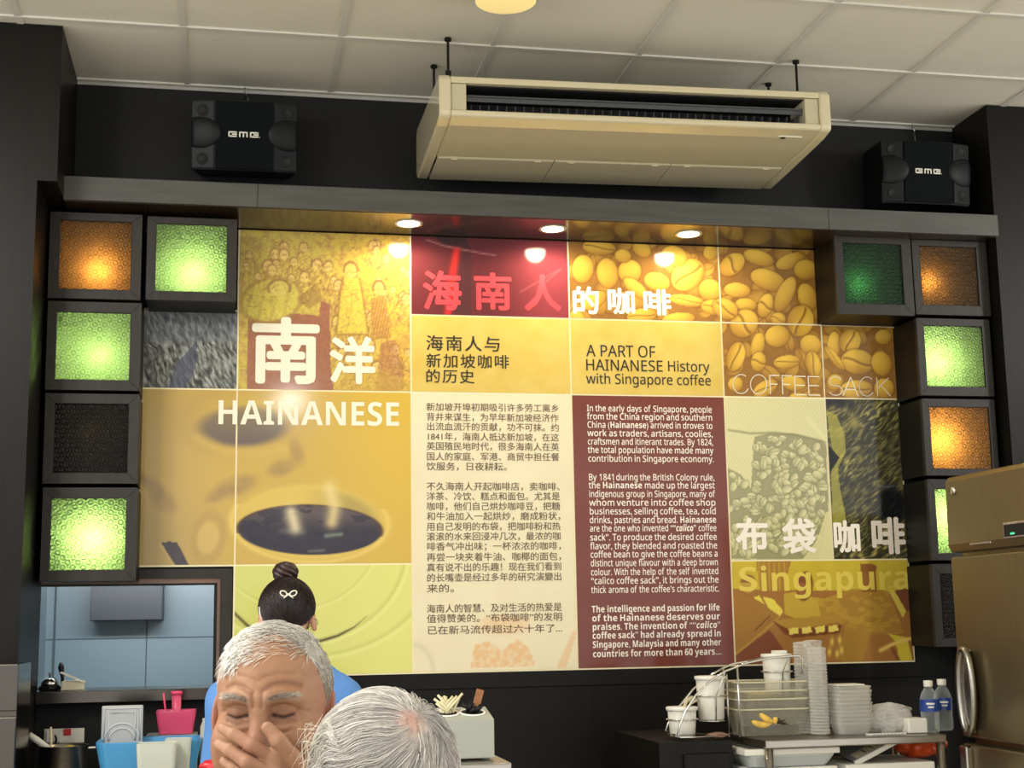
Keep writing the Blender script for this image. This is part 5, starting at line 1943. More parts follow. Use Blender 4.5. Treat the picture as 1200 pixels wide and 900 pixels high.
# pink basket on a grey crate
q0, q1 = at(184, 861, 5.52), at(228, 826, 5.52)
g0, g1 = at(170, 862, 5.50), at(231, 862, 5.50)
b = MB(); b.rbox(g0[0], g1[0], 5.49, 5.66, CZ + 0.001, q0[2] - 0.002, 0.006)
for i in range(12):
    x = g0[0] + 0.01 + i * (g1[0] - g0[0] - 0.02) / 11
    b.box(x, x + 0.004, 5.485, 5.492, CZ + 0.03, q0[2] - 0.008)
tag(obj('grey_crate', b, mat('grey_crate_plastic', rgb(140, 144, 142), 0.5)), 'grey ribbed crate behind the blue basin, under the pink basket', 'crate')
t = thing('pink_basket', 'pink plastic basket of small things on the grey crate', 'basket', ((q0[0] + q1[0]) / 2, 5.57, q0[2]))
b = MB(); open_tub(b, q0[0], q1[0], 5.52, 5.62, q0[2], at(200, 833, 5.52)[2], 0.006, 0.006, 0.012)
obj('basket', b, C_PINK, t)
b = MB()
rs = np.random.RandomState(8)
for i in range(14):
    x, z = rs.uniform(q0[0] + 0.012, q1[0] - 0.03), rs.uniform(q0[2] + 0.006, q0[2] + 0.07)
    b.cur = i % 3
    b.rbox(x, x + rs.uniform(0.012, 0.03), 5.535, 5.56, z, z + rs.uniform(0.01, 0.022), 0.003, 1)
M_PINK = mat('pink_solid', rgb(222, 70, 110), 0.4)
obj('sachets', b, [M_PINK, M_WHITEPL, M_GREYPL], t)
a = at(207, 812, 5.57)
b = MB(); b.smooth = True
b.lathe([(0.017, 0.0), (0.017, a[2] - q0[2] - 0.01)], (a[0], 5.58, q0[2] + 0.005), 20)
b.cur = 1; b.lathe([(0.021, 0), (0.021, 0.012), (0.001, 0.013)], (a[0], 5.58, a[2] - 0.006), 20)
tag(obj('pink_tumbler', b, [C_PINK, M_PINK]), 'clear pink tumbler standing in the pink basket', 'tumbler')
b = MB(); b.smooth = True
b.tube([at(191.5, 812, 5.55), at(193, 825, 5.55), at(195.5, 845, 5.55)], 0.0035, 8)
tag(obj('pink_straw', b, M_PINK), 'pink straw standing in the pink basket', 'straw')
jq = at(239, 870, 5.35)
b = MB(); b.smooth = True
jt = at(239, 842, 5.35)[2] - CZ
b.lathe([(0.03, 0), (0.034, 0.01), (0.034, jt - 0.03), (0.027, jt - 0.01), (0.027, jt)], (jq[0] + 0.02, 5.35, CZ + 0.001), 26)
tag(obj('clear_jar', b, C_FROST), 'cloudy clear jar at the right end of the blue basin', 'jar')

# steel cabinet at the left edge
e0 = at(22, 778, 4.98)
t = thing('steel_cabinet', 'stainless steel cabinet at the left edge below the pillar', 'cabinet', (e0[0] - 0.3, 5.14, 0))
b = MB(); b.box(e0[0] - 0.7, e0[0] - 0.004, 5.0, 5.32, 0, e0[2] - 0.002)
obj('body', b, M_DSTEEL, t)
zs = at(10, 838, 4.98)[2]
b = MB(); b.rbox(e0[0] - 0.7, e0[0], 4.98, 5.0, zs + 0.012, e0[2], 0.004)
obj('door', b, M_DSTEEL, t)
b = MB(); b.rbox(e0[0] - 0.7, e0[0], 4.98, 5.0, 0.05, zs - 0.006, 0.004)
obj('door', b, M_DSTEEL, t)

# ================================================================ service counter in front with the cutlery caddy
SY = 3.78
cz = at(599, 893.5, SY)[2]
sc_ = thing('service_counter', 'steel service counter between the dining tables and the staff', 'counter', (-0.3, SY + 0.15, 0))
b = MB(); b.rbox(at(238, 893, SY)[0], at(599.5, 893, SY)[0], SY, SY + 0.30, cz - 0.04, cz, 0.004)
obj('worktop', b, M_STEEL, sc_)
b = MB(); b.box(at(241, 893, SY)[0], at(597, 893, SY)[0], SY + 0.02, SY + 0.29, 0, cz - 0.04)
obj('carcass', b, M_STEEL, sc_)
yf, yk = 3.86, 3.99
cx0, cx1 = at(487, 843, yf)[0], at(579, 843, yf)[0]
zf, zk = at(560, 843, yf)[2], at(560, 828, yk)[2]
cd = thing('cutlery_caddy', 'white sloped caddy with two round holes on the steel counter', 'caddy', ((cx0 + cx1) / 2, yf, cz))
b = MB(); b.prism([(yf, cz + 0.006), (yf, zf), (yk, zk), (yk, cz + 0.006)], 'x', cx0, cx1)
for x in (cx0 + 0.02, cx1 - 0.02):
    b.tube([(x, yf + 0.03, cz + 0.0005), (x, yf + 0.03, cz + 0.01)], 0.012, 10)
obj('box', b, [mat('caddy_steel', rgb(160, 163, 152), 0.4)], cd, bevel=0.002)
nrm = np.array([0, -(zk - zf), yk - yf]); nrm /= np.linalg.norm(nrm)
ang = math.atan2(zk - zf, yk - yf)
R = rotm('x', ang)
hol = []
for px in (523, 553.5):
    c = at(px, 836.5, (yf + yk) / 2)
    c = np.array([c[0], (yf + yk) / 2, (zf + zk) / 2])
    hol.append(c)
    m = MB(); m.smooth = True
    m.lathe([(0.036, 0.0), (0.037, 0.003), (0.033, 0.004), (0.030, 0.002)], c + nrm * 0.0006, 32, R=R, cap0=False, cap1=False)
    hr = obj('hole_rim', m, mat('white_lid_plastic'), cd)
    m = MB(); m.lathe([(0.030, 0.0015), (0.001, 0.0015)], c + nrm * 0.0006, 28, R=R, cap0=False)
    obj('hole', m, M_BLACK, hr)
# straws
rs = np.random.RandomState(12)
M_STRAW = mat('cream_straw', rgb(214, 204, 164), 0.45)
base_c = hol[0]
b = MB(); b.smooth = True
b.tube([(0, 0, 0), (0, 0, 0.075)], 0.0031, 8)
MS = None
STR = [(508.5, 819), (513, 814.5), (517, 817), (520.5, 815.5), (523, 816.5), (525.5, 820), (528, 822), (530.5, 816), (533, 818), (535.5, 815.5), (542, 812.5), (511, 824), (515.5, 822), (538, 818)]
for i, (tx, ty) in enumerate(STR):
    a = 2 * PI * i / len(STR)
    p = base_c + np.array([0.018 * math.cos(a), 0.012 * math.sin(a), 0.004 + 0.012 * math.sin(a) * math.tan(ang)])
    q = at(tx, ty, base_c[1] + 0.02 * math.sin(a) + 0.01)
    m = MB(); m.smooth = True
    m.tube([p, q], 0.0034, 8)
    o = obj('drinking_straw', m, M_STRAW)
    lab = 'cream drinking straw in the bundle standing in the left caddy hole'
    if i == 10:
        lab = 'cream drinking straw leaning furthest right out of the caddy bundle'
    tag(o, lab, 'straw', 'straws in the caddy')
for i, (tx, ty) in enumerate([(542, 826), (546.5, 828), (550.5, 824.5), (554, 823), (558.5, 829), (564, 826.5)]):
    a = 2 * PI * i / 6
    p = hol[1] + np.array([0.016 * math.cos(a), 0.01 * math.sin(a), 0.004 + 0.01 * math.sin(a) * math.tan(ang)])
    q = at(tx, ty, hol[1][1] + 0.01 * math.sin(a))
    m = MB(); m.smooth = True
    m.tube([p, p + (q - p) * 0.5, q], [0.005, 0.006, 0.0068], 8)
    tag(obj('black_utensil', m, M_DARKPL), 'black handled utensil in the cluster in the right caddy hole', 'utensil', 'black utensils in the caddy')
p, q = at(556.5, 833, hol[1][1] + 0.012), at(563, 808, hol[1][1] + 0.014)
R2 = rotm('y', math.atan2(q[0] - p[0], q[2] - p[2]))
cc = (p + q) / 2
m = MB(); L_ = np.linalg.norm(q - p) / 2
m.rbox(cc[0] - 0.0105, cc[0] + 0.0105, cc[1] - 0.003, cc[1] + 0.003, cc[2] - L_, cc[2] + L_, 0.0015, R=R2, c=cc)
tag(obj('wooden_paddle', m, mat('brown_wood_stick', rgb(150, 100, 58), 0.5, noise=(30, 0.2))), 'flat brown wooden stick standing among the black utensils', 'wooden stick')

# red packet lying on the left end of the service counter
rp_ = at(250, 893, SY + 0.05)
b = MB(); b.smooth = True
crumple(b, (rp_[0], SY + 0.06, cz + 0.012), (0.032, 0.03, 0.016), 63, 0.3, 30, 18, floor=cz + 0.001)
tag(obj('red_packet', b, mat('red_packet_foil', rgb(196, 34, 44), 0.3)), 'small crumpled red packet at the left end of the service counter', 'packet')

# ================================================================ people: one continuous surface each, from a smooth distance field
def axis(parts):
    """grid coordinates: list of (start, end, step)"""
    out = []
    for a, b_, s in parts:
        n = max(1, int(round((b_ - a) / s)))
        out.append(np.linspace(a, b_, n, endpoint=False))
    out.append(np.array([parts[-1][1]]))
    return np.concatenate(out)


def smin(a, b_, k):
    if k <= 0:
        return np.minimum(a, b_)
    h = np.clip(0.5 + 0.5 * (b_ - a) / k, 0, 1)
    return b_ * (1 - h) + a * h - k * h * (1 - h)


class Field:
    def __init__(self, xs, ys, zs, O=(0, 0, 0), R=None):
        self.ax = (xs, ys, zs)
        self.F = np.full((len(xs), len(ys), len(zs)), 0.3, np.float32)
        self.O = np.array(O, float)
        self.R = np.eye(3) if R is None else R

    def sub(self, lo, hi):
        sl = []
        for a, l, h in zip(self.ax, lo, hi):
            i, j = np.searchsorted(a, l), np.searchsorted(a, h)
            sl.append(slice(max(0, i - 1), min(len(a), j + 1)))
        return tuple(sl)

    def coords(self, sl):
        return np.meshgrid(self.ax[0][sl[0]], self.ax[1][sl[1]], self.ax[2][sl[2]], indexing='ij')

    def loc(self, X, Y, Z):
        D = np.stack([X - self.O[0], Y - self.O[1], Z - self.O[2]], -1)
        return D @ self.R            # rows times R = R^T p

    def w(self, p):
        return self.O + self.R @ np.array(p, float)

    def apply(self, d, sl, k, cut=False):
        f = self.F[sl]
        self.F[sl] = -smin(-f, d, k) if cut else smin(f, d, k)

    def ell(self, c, r, k=0.02, local=True, Rl=None, cut=False):
        r = np.array(r, float)
        R = (self.R if local else np.eye(3)) @ (np.eye(3) if Rl is None else Rl)
        cw = self.w(c) if local else np.array(c, float)
        ext = np.sqrt(((R * r) ** 2).sum(1)) + k + 0.02
        sl = self.sub(cw - ext, cw + ext)
        X, Y, Z = self.coords(sl)
        if X.size == 0:
            return
        P = np.stack([X - cw[0], Y - cw[1], Z - cw[2]], -1) @ R
        k0 = np.sqrt(((P / r) ** 2).sum(-1)) + 1e-9
        k1 = np.sqrt(((P / (r * r)) ** 2).sum(-1)) + 1e-9
        self.apply(k0 * (k0 - 1) / k1, sl, k, cut)

    def cap(self, a, b_, r1, r2, k=0.02, local=True, cut=False):
        a = self.w(a) if local else np.array(a, float)
        b_ = self.w(b_) if local else np.array(b_, float)
        e = max(r1, r2) + k + 0.02
        sl = self.sub(np.minimum(a, b_) - e, np.maximum(a, b_) + e)
        X, Y, Z = self.coords(sl)
        if X.size == 0:
            return
        d = b_ - a
        t = np.clip(((X - a[0]) * d[0] + (Y - a[1]) * d[1] + (Z - a[2]) * d[2]) / (d @ d + 1e-12), 0, 1)
        q = np.sqrt((X - a[0] - t * d[0]) ** 2 + (Y - a[1] - t * d[1]) ** 2 + (Z - a[2] - t * d[2]) ** 2) - (r1 + (r2 - r1) * t)
        self.apply(q, sl, k, cut)

    def chain(self, pts, rs, k=0.01, local=True):
        for a, b_, r1, r2 in zip(pts[:-1], pts[1:], rs[:-1], rs[1:]):
            self.cap(a, b_, r1, r2, k, local)

    def crease(self, pts, w, amp, front=0.0):
        """press a line (local x, z) into the front of the head; a negative amount raises it"""
        c = self.w((0, -0.06, 0.0))
        sl = self.sub(c - 0.16, c + 0.16)
        X, Y, Z = self.coords(sl)
        P = self.loc(X, Y, Z)
        d = linedist(P[..., 0], P[..., 2], pts)
        self.F[sl] += (amp * np.exp(-(d / w) ** 2) * (P[..., 1] < front)).astype(np.float32)

    def mesh(self):
        F = self.F
        S = F < 0
        n = np.zeros(tuple(s - 1 for s in F.shape), np.int8)
        cor = [(i, j, k) for i in (0, 1) for j in (0, 1) for k in (0, 1)]
        for i, j, k in cor:
            n += S[i:F.shape[0] - 1 + i, j:F.shape[1] - 1 + j, k:F.shape[2] - 1 + k]
        act = (n > 0) & (n < 8)
        I = np.argwhere(act)
        ids = np.full(act.shape, -1, np.int64)
        ids[act] = np.arange(len(I))
        acc = np.zeros((len(I), 3)); cnt = np.zeros(len(I))
        for a in cor:
            for ax in range(3):
                if a[ax] == 1:
                    continue
                b_ = list(a); b_[ax] = 1
                ia, ib = I + np.array(a), I + np.array(b_)
                fa, fb = F[ia[:, 0], ia[:, 1], ia[:, 2]], F[ib[:, 0], ib[:, 1], ib[:, 2]]
                m = (fa < 0) != (fb < 0)
                t = np.where(m, fa / np.where(m, fa - fb, 1), 0)
                pa = np.stack([self.ax[q][ia[:, q]] for q in range(3)], 1)
                pb = np.stack([self.ax[q][ib[:, q]] for q in range(3)], 1)
                acc += np.where(m[:, None], pa + (pb - pa) * t[:, None], 0)
                cnt += m
        V = acc / cnt[:, None]
        Q = []
        for ax in range(3):
            o = [a for a in range(3) if a != ax]
            sa = [slice(None)] * 3; sb = [slice(None)] * 3
            sa[ax] = slice(0, -1); sb[ax] = slice(1, None)
            A, B = S[tuple(sa)], S[tuple(sb)]
            E = np.argwhere(A != B)
            E = E[(E[:, o[0]] > 0) & (E[:, o[1]] > 0) & (E[:, o[0]] < F.shape[o[0]] - 1) & (E[:, o[1]] < F.shape[o[1]] - 1)]
            ins = A[E[:, 0], E[:, 1], E[:, 2]]
            q = []
            for d0, d1 in ((-1, -1), (0, -1), (0, 0), (-1, 0)):
                c = E.copy(); c[:, o[0]] += d0; c[:, o[1]] += d1
                q.append(ids[c[:, 0], c[:, 1], c[:, 2]])
            q = np.stack(q, 1)
            flip = ins if ax != 1 else ~ins
            q[~flip] = q[~flip][:, ::-1]
            Q.append(q)
        return V, np.concatenate(Q)


def np_mesh(name, V, F, mats, parent=None, col=None, smooth=True):
    base = wpos(parent) if parent is not None else np.zeros(3)
    me = bpy.data.meshes.new(name)
    V = np.asarray(V, np.float32) - base.astype(np.float32)
    F = np.asarray(F, np.int32)
    k = F.shape[1]
    me.vertices.add(len(V)); me.vertices.foreach_set('co', V.ravel())
    me.loops.add(F.size); me.loops.foreach_set('vertex_index', F.ravel())
    me.polygons.add(len(F)); me.polygons.foreach_set('loop_start', np.arange(0, F.size, k, dtype=np.int32))
    me.update(calc_edges=True)
    me.validate()
    me.polygons.foreach_set('use_smooth', np.full(len(me.polygons), smooth))
    if col is not None:
        c = np.ones((len(V), 4)); c[:, :3] = col
        a = me.color_attributes.new('Col', 'FLOAT_COLOR', 'POINT')
        a.data.foreach_set('color', c.ravel())
    for m in (mats if isinstance(mats, (list, tuple)) else [mats]):
        me.materials.append(m)
    o = bpy.data.objects.new(name, me)
    o.parent = parent
    COL.objects.link(o)
    return o


def lin(c):
    c = np.asarray(c, float)
    return np.where(c <= 0.04045, c / 12.92, ((c + 0.055) / 1.055) ** 2.4)


def strand_mesh(P, rad, cols):
    """P: strands x points x 3; three-sided tapering hairs"""
    N, S, _ = P.shape
    T = np.gradient(P, axis=1)
    T /= np.linalg.norm(T, axis=2, keepdims=True) + 1e-9
    up = np.array([0.3, 0.5, 0.81])
    A = np.cross(T, up); A /= np.linalg.norm(A, axis=2, keepdims=True) + 1e-9
    B = np.cross(T, A)
    prof = np.interp(np.linspace(0, 1, S), [0, 0.2, 0.7, 1], [0.7, 1, 0.85, 0.15])
    V = np.zeros((N, S, 3, 3)); 
    for q in range(3):
        w = 2 * PI * q / 3
        V[:, :, q] = P + (A * math.cos(w) + B * math.sin(w)) * (prof[None, :, None] * np.asarray(rad).reshape(-1, 1, 1))
    idx = np.arange(N * S * 3).reshape(N, S, 3)
    F = []
    for q in range(3):
        q2 = (q + 1) % 3
        F.append(np.stack([idx[:, :-1, q], idx[:, :-1, q2], idx[:, 1:, q2], idx[:, 1:, q]], -1).reshape(-1, 4))
    C = np.repeat(cols, S * 3, axis=0)
    return V.reshape(-1, 3), np.concatenate(F), C


def grow(roots, dirfn, cen, radii, R, n, step, lift, rs, wob=0.15):
    """grow hairs over an ellipsoid (local frame): follow a direction field, hug the surface, rise by 'lift'"""
    P = [roots]
    p = roots.copy()
    N = len(roots)
    st = np.asarray(step).reshape(-1, 1) * np.ones((N, 1))
    w = rs.normal(0, wob, (N, 3))
    for i in range(1, n):
        nr = (p - cen) / (radii ** 2); nr /= np.linalg.norm(nr, axis=1, keepdims=True)
        d = dirfn(p) + w
        d = d - nr * (d * nr).sum(1, keepdims=True)
        d /= np.linalg.norm(d, axis=1, keepdims=True) + 1e-9
        p = p + d * st
        k = np.sqrt((((p - cen) / radii) ** 2).sum(1, keepdims=True))
        on_ = cen + (p - cen) / k
        f = i / (n - 1)
        p = on_ + nr * (np.asarray(lift).reshape(-1, 1) * math.sin(min(1, f * 1.6) * PI / 2))
        P.append(p)
    return np.stack(P, 1)


M_SKIN = mat('skin', rough=0.55, spec=0.3, attr='Col', sss=0.08)
M_HAIR = mat('hair_strands', rough=0.42, attr='Col')
M_SHIRT = mat('shirt_cloth', rough=0.85, attr='Col', noise=(400, 0.08))


def hand(fd, knuckles, wrist, fingers, thumb, r=0.0088, local=False):
    """palm from the wrist to four knuckles, four jointed fingers and a thumb off the side of the palm"""
    for kq in knuckles:
        fd.cap(wrist, kq, 0.019, 0.0115, 0.012, local)
    for a, b_ in zip(knuckles[:-1], knuckles[1:]):
        fd.cap(a, b_, 0.0105, 0.0105, 0.008, local)
    for f, s in zip(fingers, (1.0, 1.04, 1.0, 0.86)):
        fd.chain(f, [r * 1.1 * s, r * s, r * 0.92 * s, r * 0.78 * s], 0.0025, local)
    fd.chain(thumb, [0.0150, 0.0122, 0.0108, 0.0085], 0.004, local)


# ---------------------------------------------------------------- the man with his hand over his mouth
def build_man():
    O = at(321, 829.5, 2.10)
    R = rotm('z', -0.25) @ rotm('x', 0.04)
    ox, oy, oz = O
    xs = axis([(ox - 0.70, ox - 0.1, 0.012), (ox - 0.1, ox + 0.105, 0.0021), (ox + 0.105, ox + 0.34, 0.010)])
    ys = axis([(oy - 0.38, oy - 0.15, 0.010), (oy - 0.15, oy + 0.12, 0.0021), (oy + 0.12, oy + 0.42, 0.010)])
    zs = axis([(0.0, oz - 0.15, 0.012), (oz - 0.15, oz + 0.14, 0.0021)])
    fd = Field(xs, ys, zs, O, R)
    # head
    fd.ell((0, 0.012, 0.030), (0.0765, 0.096, 0.078), 0.02)
    fd.ell((0, -0.022, 0.0), (0.0665, 0.072, 0.098), 0.03)
    fd.ell((0, -0.034, -0.072), (0.054, 0.052, 0.046), 0.03)
    for s in (-1, 1):
        fd.ell((s * 0.043, -0.062, -0.034), (0.026, 0.026, 0.024), 0.025)
        fd.ell((s * 0.057, -0.03, -0.06), (0.02, 0.03, 0.035), 0.03)
        fd.cap((s * 0.012, -0.0905, 0.0215), (s * 0.048, -0.076, 0.020), 0.0095, 0.008, 0.016)
        fd.ell((s * 0.031, -0.094, 0.001), (0.018, 0.013, 0.0125), 0.012, cut=True)
        fd.ell((s * 0.0315, -0.0755, -0.0005), (0.0165, 0.0125, 0.0125), 0.006)
        fd.ell((s * 0.031, -0.0835, -0.0165), (0.016, 0.006, 0.0055), 0.010)
        fd.ell((s * 0.0145, -0.0985, -0.0405), (0.0085, 0.010, 0.0085), 0.007)
        # ear: shell, hollow and lobe
        Re = rotm('z', s * 0.42) @ rotm('x', -0.15)
        fd.ell((s * 0.0805, 0.014, -0.008), (0.0085, 0.019, 0.032), 0.008, Rl=Re)
        fd.ell((s * 0.0885, 0.011, -0.006), (0.006, 0.0105, 0.019), 0.006, Rl=Re, cut=True)
        fd.ell((s * 0.0795, 0.004, -0.037), (0.007, 0.009, 0.010), 0.008)
    fd.cap((0, -0.0885, 0.012), (0, -0.108, -0.030), 0.0085, 0.0115, 0.014)
    fd.ell((0, -0.111, -0.037), (0.0125, 0.0115, 0.0105), 0.008)
    fd.ell((0, -0.086, -0.072), (0.024, 0.010, 0.006), 0.008)
    fd.ell((0, -0.084, -0.083), (0.021, 0.010, 0.007), 0.008)
    fd.cap((0, 0.028, -0.07), (0, 0.05, -0.19), 0.055, 0.058, 0.03)
    # forehead furrows, frown lines, bags and cheek folds
    for pts, w, a in (([(-.050, .034), (-.036, .040), (-.022, .037), (-.008, .030)], .0030, .0026), ([(.006, .032), (.018, .040), (.034, .041), (.052, .036)], .0030, .0026),
                      ([(-.034, .052), (-.018, .050), (-.004, .044)], .0028, .0016), ([(.004, .048), (.022, .054), (.044, .052)], .0028, .0018),
                      ([(-.0065, .027), (-.005, .010)], .0024, .0026), ([(.0065, .027), (.006, .010)], .0024, .0026),
                      ([(-.046, -.010), (-.032, -.0145), (-.016, -.011)], .0022, .0018), ([(.046, -.010), (.032, -.0145), (.016, -.011)], .0022, .0018),
                      ([(-.044, -.020), (-.030, -.026), (-.015, -.020)], .0024, .0012), ([(.044, -.020), (.030, -.026), (.015, -.020)], .0024, .0012),
                      ([(-.018, -.036), (-.028, -.05), (-.036, -.072)], .0030, .0030), ([(.018, -.036), (.028, -.05), (.036, -.072)], .0030, .0030),
                      ([(.050, .004), (.062, .000)], .0022, .0014), ([(.049, .000), (.060, -.008)], .0022, .0014), ([(-.050, .004), (-.060, .0)], .0022, .0014),
                      ([(-.046, -.0005), (-.032, -.0045), (-.017, -.001)], .0016, .0028), ([(.046, -.0005), (.032, -.0045), (.017, -.001)], .0016, .0028),
                      ([(-.044, .010), (-.030, .0135), (-.016, .010)], .0018, .0016), ([(.044, .010), (.030, .0135), (.016, .010)], .0018, .0016),
                      ([(-.05, .0275), (-.03, .031), (-.012, .024)], .0045, -.0016), ([(.05, .0275), (.03, .032), (.012, .025)], .0045, -.0016)):
        fd.crease(pts, w, a, -0.03)
    # hand
    h = lambda a, c, y: at(a, c, y)
    kn = [h(318, 888, 1.978), h(320, 907, 1.976), h(324, 926, 1.984), h(330, 944, 1.995)]
    wr = h(372, 945, 2.035)
    fing = [[kn[0], h(294, 873, 1.966), h(274, 860.5, 1.978), h(260, 853, 2.004)],
            [kn[1], h(289, 893, 1.964), h(269, 879, 1.98), h(256.5, 872, 2.004)],
            [kn[2], h(294, 912, 1.972), h(275, 899, 1.985), h(263, 892, 2.006)],
            [kn[3], h(302, 931, 1.985), h(286, 920, 1.995), h(276, 913, 2.01)]]
    th = [h(362, 918, 2.0), h(342, 888, 1.982), h(326, 868, 1.972), h(313.5, 853, 1.978)]
    hand(fd, kn, wr, fing, th)
    # arms, torso, legs
    el = np.array([ox + 0.24, oy - 0.10, 0.80])
    sh = np.array([ox + 0.19, oy + 0.10, oz - 0.24])
    fd.cap(wr, el, 0.027, 0.040, 0.02, False)
    fd.cap(el, sh, 0.044, 0.055, 0.02, False)
    sh2 = np.array([ox - 0.19, oy + 0.10, oz - 0.24]); el2 = np.array([ox - 0.25, oy + 0.02, 0.84]); wr2 = np.array([ox - 0.12, oy - 0.24, 0.80])
    fd.cap(sh2, el2, 0.055, 0.044, 0.02, False); fd.cap(el2, wr2, 0.042, 0.028, 0.02, False)
    k2 = [wr2 + np.array([0.05 + 0.0, -0.07 + 0.02 * i, -0.002]) for i in range(4)]
    hand(fd, k2, wr2, [[q, q + np.array([0.03, -0.02, 0]), q + np.array([0.05, -0.03, -0.008]), q + np.array([0.065, -0.036, -0.014])] for q in k2],
         [wr2 + np.array([0.01, -0.03, 0]), wr2 + np.array([0.02, -0.065, 0]), wr2 + np.array([0.04, -0.095, 0]), wr2 + np.array([0.055, -0.115, 0])])
    fd.cap(sh, sh2, 0.06, 0.06, 0.05, False)
    fd.ell((ox, oy + 0.11, oz - 0.36), (0.17, 0.115, 0.2), 0.06, False)
    fd.ell((ox, oy + 0.13, 0.66), (0.175, 0.13, 0.2), 0.06, False)
    fd.ell((ox, oy + 0.15, 0.53), (0.18, 0.15, 0.11), 0.05, False)
    for s in (-1, 1):
        ky = oy + 0.16 + s * 0.11
        fd.cap((ox - 0.04, oy + 0.15 + s * 0.09, 0.52), (ox - 0.48, ky, 0.50), 0.088, 0.06, 0.03, False)
        fd.cap((ox - 0.48, ky, 0.50), (ox - 0.46, ky, 0.09), 0.06, 0.042, 0.03, False)
        fd.cap((ox - 0.44, ky, 0.04), (ox - 0.64, ky, 0.035), 0.038, 0.03, 0.02, False)
    V, Q = fd.mesh()
    L = (V - O) @ R
    n = vnoise(L[:, 0] * 60 + 20, L[:, 2] * 60 + 20, 201)
    n2 = vnoise(L[:, 0] * 260 + 50, L[:, 2] * 260 + 50, 202, 2)
    C = np.ones((len(V), 3)) * np.array([198, 148, 112]) / 255
    C = mixc(C, (176, 122, 90), np.clip(n * 1.2 - 0.35, 0, 1) * 0.7)
    C = mixc(C, (206, 138, 116), np.exp(-((L[:, 0]) ** 2 / 0.0004 + (L[:, 2] + 0.034) ** 2 / 0.0005)) * (L[:, 1] < -0.08) * 0.6)
    for s in (-1, 1):
        C = mixc(C, (138, 92, 70), np.exp(-(((L[:, 0] - s * 0.031) / 0.021) ** 2 + ((L[:, 2] + 0.002) / 0.014) ** 2)) * (L[:, 1] < -0.05) * 0.55)
        C = mixc(C, (204, 132, 112), np.exp(-((L[:, 0] - s * 0.082) / 0.012) ** 2) * (np.abs(L[:, 2] + 0.006) < 0.045) * 0.5)
    fr = L[:, 1] < -0.05
    for pts, w, k, c in (([(-.045, -.001), (-.032, -.0048), (-.018, -.0015)], .0017, .85, (52, 32, 26)), ([(.045, -.001), (.032, -.0048), (.018, -.0015)], .0017, .85, (52, 32, 26)),
                         ([(-.050, .034), (-.036, .040), (-.022, .037), (-.008, .030)], .0026, .35, (140, 92, 68)), ([(.006, .032), (.018, .040), (.034, .041), (.052, .036)], .0026, .35, (140, 92, 68)),
                         ([(-.048, .0215), (-.03, .024), (-.014, .02)], .005, .45, (190, 176, 160)), ([(.050, .021), (.032, .025), (.014, .021)], .005, .45, (196, 182, 166))):
        C = mixc(C, c, np.exp(-(linedist(L[:, 0], L[:, 2], pts) / w) ** 2) * fr * k)
    C = mixc(C, (132, 84, 66), np.exp(-(((L[:, 0]) / 0.024) ** 2 + ((L[:, 2] + 0.0775) / 0.004) ** 2)) * fr * 0.7)
    hd = np.exp(-np.minimum.reduce([((V - q) ** 2).sum(1) for f in fing + [th] for q in f]) / 0.0004)
    C = mixc(C, (208, 158, 128), hd * 0.8)
    C = C * 0.80 * (0.96 + 0.08 * n2)[:, None]
    t = thing('person', 'grey-haired man facing us with a hand over his mouth and eyes shut', 'person', (ox, oy, 0))
    np_mesh('body', V, Q, M_SKIN, t, lin(np.clip(C, 0, 1)))
    # hair: close cap and short combed hairs
    cen, rad = np.array([0, 0.012, 0.030]), np.array([0.0795, 0.0985, 0.0825])
    hx = axis([(ox - 0.11, ox + 0.11, 0.003)]); hy = axis([(oy - 0.13, oy + 0.14, 0.003)]); hz = axis([(oz - 0.12, oz + 0.15, 0.003)])
    hf = Field(hx, hy, hz, O, R)
    hf.ell(cen, rad + 0.001, 0)
    line = lambda x, y: np.interp(y, [-0.12, -0.085, -0.06, -0.035, -0.012, 0.004, 0.02, 0.06, 0.12], [0.078, 0.070, 0.062, 0.052, 0.0, -0.012, 0.012, -0.055, -0.075]) + 0.012 * np.clip(x / 0.05, -0.6, 1) * (y < -0.03)
    X, Y, Z = hf.coords((slice(None),) * 3)
    P = hf.loc(X, Y, Z)
    edge = (line(P[..., 0], P[..., 1]) - P[..., 2]) * 0.7
    hf.F = -smin(-hf.F, -edge.astype(np.float32), 0.004)
    inner = np.sqrt((((P - cen) / (rad - 0.006)) ** 2).sum(-1)) - 1
    hf.F = np.maximum(hf.F, (-inner * 0.08).astype(np.float32))
    HV_, HQ = hf.mesh()
    HL = (HV_ - O) @ R
    g = vnoise(HL[:, 0] * 180 + 20, HL[:, 1] * 60 + 20, 211)

    def haircol(L, g):
        c = np.ones((len(L), 3)) * np.array([184, 180, 170]) / 255
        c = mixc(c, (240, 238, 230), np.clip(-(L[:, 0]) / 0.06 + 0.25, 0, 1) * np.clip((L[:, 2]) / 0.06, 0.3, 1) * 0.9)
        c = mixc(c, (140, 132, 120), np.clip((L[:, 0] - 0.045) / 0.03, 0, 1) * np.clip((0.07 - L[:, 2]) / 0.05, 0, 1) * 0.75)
        c = mixc(c, (206, 168, 146), np.exp(-(((L[:, 0] - 0.028) / 0.026) ** 2 + ((L[:, 1] + 0.066) / 0.03) ** 2)) * 0.6)
        return c * (0.82 + 0.36 * g)[:, None]
    hair = np_mesh('hair', HV_, HQ, M_HAIR, t, lin(np.clip(haircol(HL, g), 0, 1)))
    rs = np.random.RandomState(44)
    D = rs.normal(size=(26000, 3)); D /= np.linalg.norm(D, axis=1, keepdims=True)
    rp = cen + D * rad
    ok = rp[:, 2] > line(rp[:, 0], rp[:, 1]) + rs.uniform(0.001, 0.012, len(rp))
